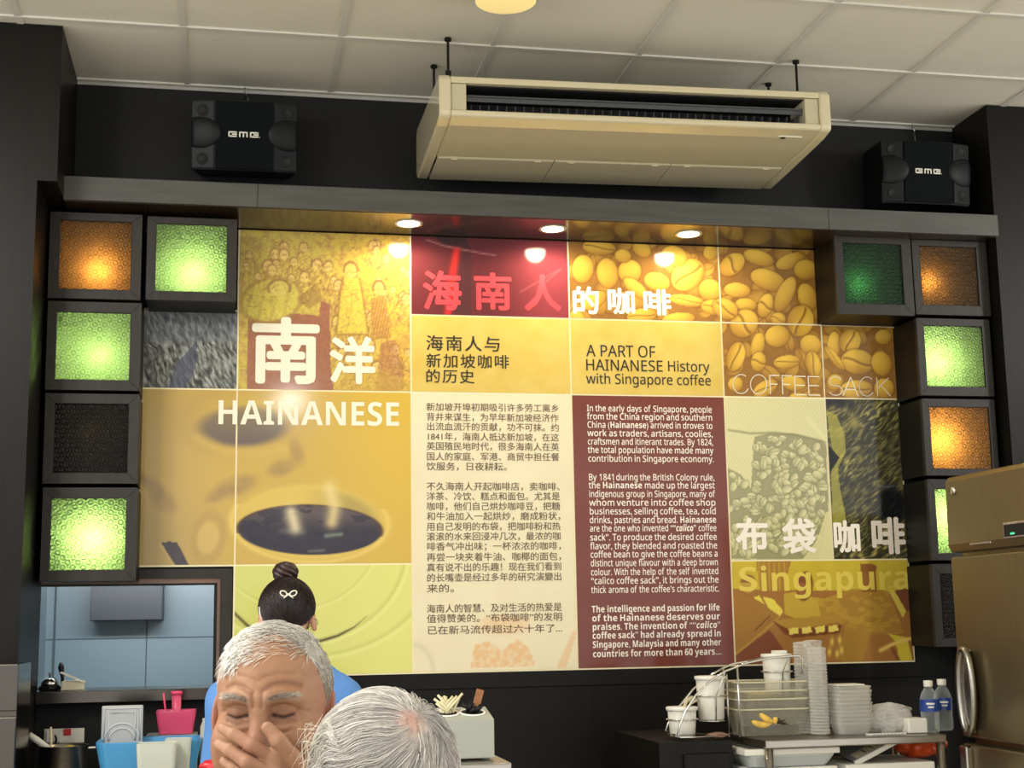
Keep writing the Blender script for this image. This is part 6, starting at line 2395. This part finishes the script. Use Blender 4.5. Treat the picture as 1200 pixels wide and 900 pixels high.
    thin = np.exp(-(((rp[:, 0] - 0.028) / 0.026) ** 2 + ((rp[:, 1] + 0.066) / 0.03) ** 2))
    ok &= rs.rand(len(rp)) > thin * 0.75
    rp = rp[ok][:7200]

    def dirs(p):
        d = np.stack([-0.9 * np.clip(1.2 - np.abs(p[:, 0]) / 0.09, 0.1, 1) - 0.1, -0.35 - 0.5 * (p[:, 1] < -0.04), -0.2 * np.ones(len(p))], 1)
        side = np.clip((np.abs(p[:, 0]) - 0.045) / 0.02, 0, 1)[:, None] * np.clip((0.085 - p[:, 2]) / 0.03, 0, 1)[:, None]
        return d * (1 - side) + np.array([0, 0.55, -0.9]) * side
    side = np.abs(rp[:, 0]) > 0.055
    S = grow(rp, dirs, cen, rad, R, 6, np.where(side, 0.0026, 0.0052) * rs.uniform(0.7, 1.2, len(rp)), np.where(side, 0.002, np.where((rp[:, 0] < 0.02) & (rp[:, 1] < 0.03), 0.0085, 0.006)) * rs.uniform(0.3, 1.3, len(rp)), rs, 0.28)
    W = S @ R.T + O
    hv, hq, hc = strand_mesh(W, 0.00042 * rs.uniform(0.8, 1.5, len(rp)), haircol(rp, rs.rand(len(rp)) * 1.15))
    o = np_mesh('strands', hv, hq, M_HAIR, hair, lin(np.clip(hc, 0, 1)))
    # brows
    for s in (-1, 1):
        n_ = 120
        u = rs.rand(n_)
        bx = s * (0.013 + 0.038 * u)
        bz = 0.0205 + 0.005 * np.sin(u * 2.4) + rs.uniform(-0.003, 0.0035, n_)
        by = -0.1015 + 0.0165 * u ** 1.4
        p0 = np.stack([bx, by, bz], 1)
        d = np.stack([s * np.ones(n_) * 0.9, 0.25 * np.ones(n_), rs.uniform(-0.25, 0.45, n_)], 1)
        S = np.stack([p0 + d * l + np.array([0, -0.0025 * math.sin(l / 0.009 * PI), 0]) for l in (0, 0.003, 0.006, 0.009)], 1)
        hv, hq, hc = strand_mesh(S @ R.T + O, np.full(n_, 0.00036), (np.array([132, 112, 98]) + u[:, None] * np.array([84, 96, 98])) / 255 * rs.uniform(0.75, 1.1, n_)[:, None])
        np_mesh('eyebrow', hv, hq, M_HAIR, t, lin(np.clip(hc, 0, 1)))
    # red shirt
    sf = Field(axis([(ox - 0.36, ox + 0.36, 0.009)]), axis([(oy - 0.2, oy + 0.36, 0.009)]), axis([(0.44, oz - 0.08, 0.009)]))
    sf.cap(sh, sh2, 0.073, 0.073, 0.05, False)
    sf.ell((ox, oy + 0.11, oz - 0.36), (0.185, 0.13, 0.21), 0.06, False)
    sf.ell((ox, oy + 0.13, 0.66), (0.19, 0.145, 0.21), 0.06, False)
    sf.ell((ox, oy + 0.15, 0.54), (0.195, 0.165, 0.10), 0.05, False)
    for a, c in ((sh, el), (sh2, el2)):
        sf.cap(a, a + (c - a) * 0.72, 0.074, 0.064, 0.03, False)
    sf.cap((ox, oy + 0.045, oz - 0.17), (ox, oy + 0.03, oz - 0.0), 0.066, 0.07, 0.005, False, cut=True)
    V2, Q2 = sf.mesh()
    np_mesh('shirt', V2, Q2, M_SHIRT, t, lin(np.tile(np.array([168, 40, 46]) / 255, (len(V2), 1))))
    tr = Field(axis([(ox - 0.6, ox + 0.26, 0.011)]), axis([(oy - 0.1, oy + 0.42, 0.011)]), axis([(0.08, 0.66, 0.011)]))
    tr.ell((ox, oy + 0.15, 0.53), (0.188, 0.158, 0.115), 0.05, False)
    for s in (-1, 1):
        ky = oy + 0.16 + s * 0.11
        tr.cap((ox - 0.04, oy + 0.15 + s * 0.09, 0.52), (ox - 0.48, ky, 0.50), 0.098, 0.072, 0.03, False)
        tr.cap((ox - 0.48, ky, 0.50), (ox - 0.46, ky, 0.10), 0.07, 0.058, 0.03, False)
    V2, Q2 = tr.mesh()
    np_mesh('trousers', V2, Q2, M_SHIRT, t, lin(np.tile(np.array([44, 46, 54]) / 255, (len(V2), 1))))


build_man()


# ---------------------------------------------------------------- the white-haired diner seen from behind
def build_white():
    O = at(455, 938, 1.74)
    ox, oy, oz = O
    R = rotm('z', PI - 0.25) @ rotm('x', 0.22) @ rotm('y', 0.10)
    xs = axis([(ox - 0.36, ox - 0.12, 0.011), (ox - 0.12, ox + 0.12, 0.004), (ox + 0.12, ox + 0.70, 0.011)])
    ys = axis([(oy - 0.42, oy - 0.15, 0.011), (oy - 0.15, oy + 0.16, 0.004), (oy + 0.16, oy + 0.2, 0.011)])
    zs = axis([(0.0, oz - 0.16, 0.012), (oz - 0.16, oz + 0.15, 0.004)])
    fd = Field(xs, ys, zs, O, R)
    fd.ell((0, 0.012, 0.036), (0.0775, 0.096, 0.083), 0.02)
    fd.ell((0, -0.022, -0.004), (0.066, 0.072, 0.098), 0.03)
    fd.ell((0, -0.034, -0.074), (0.053, 0.052, 0.045), 0.03)
    for s in (-1, 1):
        fd.ell((s * 0.043, -0.062, -0.034), (0.026, 0.026, 0.024), 0.025)
        fd.cap((s * 0.012, -0.0905, 0.0205), (s * 0.048, -0.076, 0.019), 0.009, 0.008, 0.016)
        fd.ell((s * 0.031, -0.094, 0.001), (0.018, 0.013, 0.0125), 0.012, cut=True)
        fd.ell((s * 0.0315, -0.077, -0.0005), (0.0155, 0.0125, 0.0125), 0.006)
        fd.ell((s * 0.0145, -0.0985, -0.0405), (0.0085, 0.010, 0.0085), 0.007)
        Re = rotm('z', s * 0.42) @ rotm('x', -0.15)
        fd.ell((s * 0.0825, 0.014, -0.008), (0.0085, 0.019, 0.033), 0.008, Rl=Re)
        fd.ell((s * 0.091, 0.011, -0.006), (0.006, 0.0105, 0.019), 0.006, Rl=Re, cut=True)
    fd.cap((0, -0.0885, 0.012), (0, -0.108, -0.030), 0.0085, 0.0115, 0.014)
    fd.ell((0, -0.086, -0.072), (0.024, 0.010, 0.006), 0.008)
    fd.ell((0, -0.084, -0.083), (0.021, 0.010, 0.007), 0.008)
    fd.cap((0, 0.028, -0.07), np.array(R.T @ (np.array([0, -0.10, -0.20]))), 0.052, 0.056, 0.03)
    sx = [np.array([ox + s * 0.18, oy - 0.11, oz - 0.25]) for s in (-1, 1)]
    fd.cap(sx[0], sx[1], 0.06, 0.06, 0.05, False)
    fd.ell((ox, oy - 0.12, oz - 0.38), (0.165, 0.11, 0.2), 0.06, False)
    fd.ell((ox, oy - 0.13, 0.66), (0.17, 0.125, 0.2), 0.06, False)
    fd.ell((ox, oy - 0.14, 0.53), (0.18, 0.14, 0.11), 0.05, False)
    for s, a in zip((-1, 1), sx):
        e = a + np.array([s * 0.07, 0.0, -0.26]); w_ = e + np.array([-s * 0.06, 0.11, -0.20])
        fd.cap(a, e, 0.052, 0.042, 0.02, False); fd.cap(e, w_, 0.04, 0.028, 0.02, False)
        kn = [w_ + np.array([-s * (0.035 - 0.022 * i), 0.03, -0.075]) for i in range(4)]
        hand(fd, kn, w_, [[q, q + np.array([0, .012, -.03]), q + np.array([0, .014, -.052]), q + np.array([0, .01, -.07])] for q in kn],
             [w_ + np.array([-s * .02, .012, -.03]), w_ + np.array([-s * .05, .02, -.055]), w_ + np.array([-s * .065, .024, -.08]), w_ + np.array([-s * .07, .026, -.105])])
        ky = oy - 0.15 + s * 0.11
        fd.cap((ox + 0.04, oy - 0.14 + s * 0.085, 0.52), (ox + 0.46, ky, 0.50), 0.086, 0.06, 0.03, False)
        fd.cap((ox + 0.46, ky, 0.50), (ox + 0.44, ky, 0.09), 0.06, 0.042, 0.03, False)
        fd.cap((ox + 0.42, ky, 0.04), (ox + 0.62, ky, 0.035), 0.038, 0.03, 0.02, False)
    V, Q = fd.mesh()
    L = (V - O) @ R
    C = np.ones((len(V), 3)) * np.array([202, 158, 132]) / 255
    C = mixc(C, (214, 130, 112), (np.abs(np.abs(L[:, 0]) - 0.085) < 0.012) * (np.abs(L[:, 2] + 0.006) < 0.045) * 0.7)
    t = thing('person', 'white-haired diner with thinning swept hair, seen from behind at bottom centre', 'person', (ox, oy, 0))
    np_mesh('body', V, Q, M_SKIN, t, lin(C))
    cen, rad = np.array([0, 0.012, 0.036]), np.array([0.083, 0.1015, 0.088])
    hf = Field(axis([(ox - 0.13, ox + 0.13, 0.004)]), axis([(oy - 0.15, oy + 0.15, 0.004)]), axis([(oz - 0.13, oz + 0.15, 0.004)]), O, R)
    hf.ell(cen, rad, 0)
    line = lambda y: np.interp(y, [-0.12, -0.085, -0.05, -0.02, 0.0, 0.03, 0.05, 0.12], [0.085, 0.075, 0.05, 0.0, -0.02, -0.03, -0.075, -0.085])
    X, Y, Z = hf.coords((slice(None),) * 3)
    P = hf.loc(X, Y, Z)
    hf.F = -smin(-hf.F, -((line(P[..., 1]) - P[..., 2]) * 0.7).astype(np.float32), 0.004)
    hf.F = np.maximum(hf.F, (-(np.sqrt((((P - cen) / (rad - 0.006)) ** 2).sum(-1)) - 1) * 0.08).astype(np.float32))
    V2, Q2 = hf.mesh()
    L2 = (V2 - O) @ R
    crown_w = at(487, 838, 1.66)
    crown = R.T @ (crown_w - O)
    crown = cen + (crown - cen) / math.sqrt((((crown - cen) / rad) ** 2).sum())
    dcr = np.linalg.norm(L2 - crown, axis=1)
    C2 = np.ones((len(V2), 3)) * np.array([168, 163, 158]) / 255
    C2 = mixc(C2, (190, 146, 130), np.exp(-(dcr / 0.021) ** 2) * 0.9)
    C2 = C2 * (0.86 + 0.26 * vnoise(L2[:, 0] * 90 + 20, L2[:, 2] * 90 + 20, 221))[:, None]
    hair = np_mesh('hair', V2, Q2, M_HAIR, t, lin(np.clip(C2, 0, 1)))
    rs = np.random.RandomState(45)
    D = rs.normal(size=(30000, 3)); D /= np.linalg.norm(D, axis=1, keepdims=True)
    rp = cen + D * rad
    ok = (rp[:, 2] > line(rp[:, 1]) + 0.004) & (rp[:, 1] > -0.06)
    dc = np.linalg.norm(rp - crown, axis=1)
    ok &= rs.rand(len(rp)) > np.exp(-(dc / 0.019) ** 2) * 0.93
    rp = rp[ok][:6500]

    def dirs(p):
        d = p - crown
        d = d / (np.linalg.norm(d, axis=1, keepdims=True) + 1e-6)
        sw = np.cross(d, (p - cen)); sw /= np.linalg.norm(sw, axis=1, keepdims=True) + 1e-6
        g1 = vnoise(p[:, 0] * 45 + 20, p[:, 2] * 45 + p[:, 1] * 30 + 20, 241, 2) - 0.5
        g2 = vnoise(p[:, 1] * 45 + 20, p[:, 2] * 45 - p[:, 0] * 30 + 30, 242, 2) - 0.5
        wv = np.stack([g1, g2, -g1], 1) * 2.6
        return d + 0.35 * sw + np.array([0.75, 0, -0.35]) + wv
    n_ = len(rp)
    S = grow(rp, dirs, cen, rad, R, 11, rs.uniform(0.0045, 0.0105, n_), rs.uniform(0.0008, 0.0075, n_), rs, 0.10)
    v = rs.rand(n_)
    cols = np.array([160, 156, 152]) / 255 + v[:, None] * (np.array([236, 231, 220]) - np.array([160, 156, 152])) / 255
    hv, hq, hc = strand_mesh(S @ R.T + O, rs.uniform(0.00026, 0.0006, n_), cols)
    np_mesh('strands', hv, hq, M_HAIR, hair, lin(np.clip(hc, 0, 1)))
    # loose curls at the left side
    n_ = 60
    p0 = np.array([at(rs.uniform(366, 420), rs.uniform(842, 890), 1.70 + rs.uniform(-0.03, 0.03)) for _ in range(n_)])
    ph = rs.uniform(0, 6.28, n_)
    S = []
    for i in range(18):
        a = i / 17
        S.append(p0 + np.stack([-0.002 - 0.020 * a + 0.006 * np.sin(ph + 5 * a), 0.006 * np.cos(ph + 4 * a), -0.034 * a * a + 0.007 * np.sin(ph * 2 + 5 * a)], 1))
    hv, hq, hc = strand_mesh(np.stack(S, 1), rs.uniform(0.00022, 0.0004, n_), np.tile(np.array([232, 226, 210]) / 255, (n_, 1)) * 0.95)
    np_mesh('strands', hv, hq, M_HAIR, hair, lin(hc))
    sf = Field(axis([(ox - 0.33, ox + 0.33, 0.010)]), axis([(oy - 0.34, oy + 0.12, 0.010)]), axis([(0.42, oz - 0.09, 0.010)]))
    sf.cap(sx[0], sx[1], 0.072, 0.072, 0.05, False)
    sf.ell((ox, oy - 0.12, oz - 0.38), (0.18, 0.125, 0.21), 0.06, False)
    sf.ell((ox, oy - 0.13, 0.66), (0.185, 0.14, 0.21), 0.06, False)
    sf.ell((ox, oy - 0.14, 0.53), (0.194, 0.154, 0.11), 0.05, False)
    for s, a in zip((-1, 1), sx):
        sf.cap(a, a + np.array([s * 0.05, 0.0, -0.19]), 0.072, 0.06, 0.03, False)
    sf.cap((ox, oy - 0.09, oz - 0.19), (ox, oy - 0.06, oz), 0.064, 0.066, 0.005, False, cut=True)
    V3, Q3 = sf.mesh()
    np_mesh('shirt', V3, Q3, M_SHIRT, t, lin(np.tile(np.array([150, 152, 158]) / 255, (len(V3), 1))))
    tr = Field(axis([(ox - 0.26, ox + 0.58, 0.011)]), axis([(oy - 0.42, oy + 0.12, 0.011)]), axis([(0.08, 0.66, 0.011)]))
    tr.ell((ox, oy - 0.14, 0.53), (0.188, 0.148, 0.115), 0.05, False)
    for s in (-1, 1):
        ky = oy - 0.15 + s * 0.11
        tr.cap((ox + 0.04, oy - 0.14 + s * 0.085, 0.52), (ox + 0.46, ky, 0.50), 0.096, 0.072, 0.03, False)
        tr.cap((ox + 0.46, ky, 0.50), (ox + 0.44, ky, 0.10), 0.07, 0.058, 0.03, False)
    V3, Q3 = tr.mesh()
    np_mesh('trousers', V3, Q3, M_SHIRT, t, lin(np.tile(np.array([52, 52, 56]) / 255, (len(V3), 1))))


build_white()


# ---------------------------------------------------------------- the woman at the counter, back to us
def build_woman():
    O = at(336, 725, 4.38)
    ox, oy, oz = O
    R = rotm('z', PI) @ rotm('x', 0.30)
    sf_ = 0.0052
    xs = axis([(ox - 0.32, ox - 0.12, 0.010), (ox - 0.12, ox + 0.12, 0.0045), (ox + 0.12, ox + 0.32, 0.010)])
    ys = axis([(oy - 0.22, oy + 0.16, 0.0052), (oy + 0.16, oy + 0.5, 0.010)])
    zs = axis([(0.0, oz - 0.26, 0.012), (oz - 0.26, oz + 0.14, 0.0045)])
    fd = Field(xs, ys, zs, O, R)
    fd.ell((0, 0.012, 0.032), (0.074, 0.092, 0.080), 0.02)
    fd.ell((0, -0.022, -0.004), (0.062, 0.068, 0.092), 0.03)
    fd.ell((0, -0.03, -0.070), (0.048, 0.048, 0.042), 0.03)
    fd.cap((0, -0.085, 0.01), (0, -0.100, -0.028), 0.008, 0.010, 0.012)
    for s in (-1, 1):
        fd.ell((s * 0.0305, -0.088, 0.0), (0.016, 0.012, 0.011), 0.012, cut=True)
        fd.ell((s * 0.0305, -0.072, 0.0), (0.0145, 0.0115, 0.0115), 0.005)
        Re = rotm('z', s * 0.5) @ rotm('x', -0.2)
        fd.ell((s * 0.080, 0.012, -0.014), (0.0085, 0.018, 0.030), 0.007, Rl=Re)
        fd.ell((s * 0.0875, 0.008, -0.012), (0.0055, 0.010, 0.018), 0.006, Rl=Re, cut=True)
    fd.ell((0, -0.080, -0.066), (0.022, 0.009, 0.007), 0.008)
    nb = np.array([ox, oy - 0.055, oz - 0.165])
    fd.cap(fd.w((0, 0.03, -0.055)), nb, 0.046, 0.050, 0.025, False)
    sz = oz - 0.165
    sx = [np.array([ox - 0.168, oy - 0.05, sz - 0.075]), np.array([ox + 0.155, oy - 0.05, sz - 0.075])]
    for q_ in sx:
        fd.cap((ox, oy - 0.05, oz - 0.115), q_, 0.045, 0.05, 0.03, False)
    fd.ell((ox, oy - 0.04, sz - 0.16), (0.155, 0.10, 0.18), 0.06, False)
    fd.ell((ox, oy - 0.06, 0.86), (0.135, 0.10, 0.17), 0.06, False)
    fd.ell((ox, oy - 0.07, 0.72), (0.165, 0.12, 0.13), 0.06, False)
    arms = []
    for s, a in zip((-1, 1), sx):
        e = a + np.array([s * 0.015, 0.05, -0.25]); w_ = e + np.array([-s * 0.10, 0.20, 0.0])
        arms.append((a, e))
        fd.cap(a, e, 0.045, 0.036, 0.02, False); fd.cap(e, w_, 0.035, 0.024, 0.02, False)
        kn = [w_ + np.array([-s * (0.03 - 0.02 * i), 0.07, 0]) for i in range(4)]
        hand(fd, kn, w_, [[q, q + np.array([0, .03, 0]), q + np.array([0, .05, -.010]), q + np.array([0, .062, -.02])] for q in kn],
             [w_ + np.array([-s * .02, .03, 0]), w_ + np.array([-s * .045, .05, 0]), w_ + np.array([-s * .055, .075, 0]), w_ + np.array([-s * .06, .095, -.004])])
        fd.cap((ox + s * 0.085, oy - 0.07, 0.70), (ox + s * 0.09, oy - 0.05, 0.40), 0.082, 0.055, 0.03, False)
        fd.cap((ox + s * 0.09, oy - 0.05, 0.40), (ox + s * 0.09, oy - 0.07, 0.07), 0.054, 0.036, 0.03, False)
        fd.cap((ox + s * 0.09, oy - 0.09, 0.035), (ox + s * 0.10, oy + 0.10, 0.03), 0.035, 0.028, 0.02, False)
    V, Q = fd.mesh()
    L = (V - O) @ R
    C = np.ones((len(V), 3)) * np.array([206, 164, 134]) / 255
    C = mixc(C, (196, 128, 108), (np.abs(np.abs(L[:, 0]) - 0.083) < 0.012) * (np.abs(L[:, 2] + 0.012) < 0.04) * 0.5)
    t = thing('person', 'woman in a blue T-shirt with a dark hair bun, back turned, at the counter', 'person', (ox, oy, 0))
    np_mesh('body', V, Q, M_SKIN, t, lin(C))
    # hair cap drawn up to the bun
    cen, rad = np.array([0, 0.012, 0.030]), np.array([0.0845, 0.103, 0.0905])
    hf = Field(axis([(ox - 0.12, ox + 0.12, 0.0045)]), axis([(oy - 0.14, oy + 0.14, 0.0045)]), axis([(oz - 0.12, oz + 0.14, 0.0045)]), O, R)
    hf.ell(cen, rad, 0)
    line = lambda x, y: np.interp(y, [-0.12, -0.085, -0.055, -0.02, 0.0, 0.03, 0.055, 0.12], [0.072, 0.062, 0.03, 0.006, 0.012, -0.005, -0.052, -0.068]) + 0.02 * (np.abs(x) / 0.06) ** 2 * (y > 0.03)
    X, Y, Z = hf.coords((slice(None),) * 3)
    P = hf.loc(X, Y, Z)
    hf.F = -smin(-hf.F, -((line(P[..., 0], P[..., 1]) - P[..., 2]) * 0.7).astype(np.float32), 0.006)
    V2, Q2 = hf.mesh()
    dark = np.array([26, 17, 16]) / 255
    hair = np_mesh('hair', V2, Q2, M_HAIR, t, lin(np.tile(dark, (len(V2), 1))))
    bw = at(338, 684, 4.42)
    bun0 = R.T @ (bw - O)
    bun0 = cen + (bun0 - cen) / math.sqrt((((bun0 - cen) / rad) ** 2).sum())
    rs = np.random.RandomState(46)
    D = rs.normal(size=(9000, 3)); D /= np.linalg.norm(D, axis=1, keepdims=True)
    rp = cen + D * rad
    rp = rp[(rp[:, 2] > line(rp[:, 0], rp[:, 1])) & (np.linalg.norm(rp - bun0, axis=1) > 0.035)][:2600]
    n_ = len(rp)
    dist = np.linalg.norm(rp - bun0, axis=1)
    S = grow(rp, lambda p: (bun0 - p) / (np.linalg.norm(bun0 - p, axis=1, keepdims=True) + 1e-6), cen, rad, R, 7, np.minimum(dist / 7.5, 0.014), rs.uniform(0.0003, 0.0018, n_), rs, 0.05)
    hv, hq, hc = strand_mesh(S @ R.T + O, rs.uniform(0.0005, 0.0009, n_), dark * rs.uniform(0.6, 1.9, n_)[:, None])
    np_mesh('strands', hv, hq, M_HAIR, hair, lin(hc))
    # bun: a coiled twist of hair
    b = MB(); b.smooth = True
    bc = at(334.5, 671, 4.40)
    b.sphere(bc, (0.0345, 0.032, 0.034), 24, 16)
    for k in range(6):
        pts, rr = [], []
        for i in range(22):
            f = i / 21
            a = k * 1.05 + f * 4.4
            th = 0.35 + 2.3 * f
            pts.append(bc + np.array([0.031 * math.sin(th) * math.cos(a), 0.029 * math.sin(th) * math.sin(a), 0.030 * math.cos(th)]))
            rr.append(0.004 + 0.0055 * math.sin(PI * f))
        b.tube(pts, rr, 8)
    obj('hair_bun', b, mat('dark_brown_bun', rgb(48, 28, 24), 0.38, noise=(160, 0.35)), hair)
    # wisps at the right ear and nape
    n_ = 26
    S = []
    p0 = np.array([at(rs.uniform(358, 366), rs.uniform(716, 728), 4.37) for _ in range(n_)])
    ph = rs.uniform(-1, 1, n_); ln = rs.uniform(0.02, 0.055, n_)
    for i in range(8):
        a = i / 7
        S.append(p0 + np.stack([ln * (0.5 * np.sin(2.6 * a + ph) * (ph > -0.3) + 0.1 * a), 0.004 * np.cos(ph * 3 + a * 2), -ln * a * 0.95], 1))
    hv, hq, hc = strand_mesh(np.stack(S, 1), np.full(n_, 0.0007), np.tile(dark * 1.4, (n_, 1)))
    np_mesh('strands', hv, hq, M_HAIR, hair, lin(hc))
    # bow clip
    b = MB(); b.smooth = True
    c0 = at(338, 696.5, 4.27)
    for s in (-1, 1):
        pts = [c0 + np.array([s * (0.004 + 0.020 * (1 - math.cos(a)) / 2), -0.003 * math.sin(a / 2), 0.0075 * math.sin(a) + 0.005 * (1 - math.cos(a)) / 2]) for a in np.linspace(0, 2 * PI, 16, endpoint=False)]
        b.tube(pts, 0.0019, 8, closed=True)
        b.tube([c0, c0 + np.array([s * 0.007, -0.001, -0.006]), c0 + np.array([s * 0.014, 0.0, -0.011])], 0.0018, 8)
    b.sphere(c0, 0.0032, 10, 8)
    obj('hair_clip', b, mat('pearl_clip', rgb(236, 228, 206), 0.3), t)
    # mask loops round the ears
    for s, e0, e1 in ((-1, (304, 712), (308.5, 730)), (1, (363, 714), (357, 733))):
        b = MB(); b.smooth = True
        p, q = at(*e0, 4.345), at(*e1, 4.35)
        b.tube([p + np.array([0, 0.03, 0.004]), p, p * 0.6 + q * 0.4 + np.array([s * 0.003, -0.006, 0]), q, q + np.array([-s * 0.002, 0.04, -0.004])], 0.0022, 8)
        obj('mask_strap', b, mat('white_elastic', rgb(232, 228, 220), 0.6), t)
    # T-shirt with hanging folds
    sh = Field(axis([(ox - 0.32, ox + 0.32, 0.006)]), axis([(oy - 0.24, oy + 0.14, 0.007)]), axis([(0.62, oz - 0.08, 0.006)]))
    for q_ in sx:
        sh.cap((ox, oy - 0.05, oz - 0.13), q_, 0.066, 0.064, 0.04, False)
    sh.cap((ox, oy - 0.055, oz - 0.16), (ox, oy - 0.05, oz - 0.24), 0.062, 0.10, 0.06, False)
    sh.ell((ox, oy - 0.045, sz - 0.16), (0.182, 0.125, 0.20), 0.06, False)
    sh.ell((ox, oy - 0.06, 0.84), (0.175, 0.135, 0.22), 0.06, False)
    for a, e in arms:
        sh.cap(a, a + (e - a) * 0.72, 0.062, 0.066, 0.03, False)
    sh.cap((ox, oy - 0.05, oz - 0.17), (ox, oy - 0.03, oz - 0.02), 0.056, 0.062, 0.004, False, cut=True)
    X, Y, Z = sh.coords((slice(None),) * 3)
    fold = 0.004 * np.sin((X - ox) * 88 + 2.0 * np.sin(Z * 9)) * np.clip((sz - 0.0 - Z) / 0.10, 0, 1)
    fold = fold + 0.0045 * (vnoise((X - ox) * 34 + 20, Z * 6 + 20, 231, 2) - 0.5) * 2 * np.clip((sz + 0.03 - Z) / 0.1, 0, 1)
    sh.F += fold.astype(np.float32)
    sh.F = np.maximum(sh.F, (0.66 - Z).astype(np.float32))
    V3, Q3 = sh.mesh()
    c3 = np.tile(np.array([86, 134, 196]) / 255, (len(V3), 1))
    np_mesh('t_shirt', V3, Q3, M_SHIRT, t, lin(c3))
    tr = Field(axis([(ox - 0.24, ox + 0.24, 0.011)]), axis([(oy - 0.24, oy + 0.12, 0.011)]), axis([(0.06, 0.80, 0.011)]))
    tr.ell((ox, oy - 0.07, 0.70), (0.172, 0.128, 0.12), 0.05, False)
    for s in (-1, 1):
        tr.cap((ox + s * 0.085, oy - 0.07, 0.70), (ox + s * 0.09, oy - 0.05, 0.40), 0.09, 0.066, 0.03, False)
        tr.cap((ox + s * 0.09, oy - 0.05, 0.40), (ox + s * 0.09, oy - 0.07, 0.08), 0.064, 0.05, 0.03, False)
    V3, Q3 = tr.mesh()
    np_mesh('trousers', V3, Q3, M_SHIRT, t, lin(np.tile(np.array([36, 38, 46]) / 255, (len(V3), 1))))


build_woman()
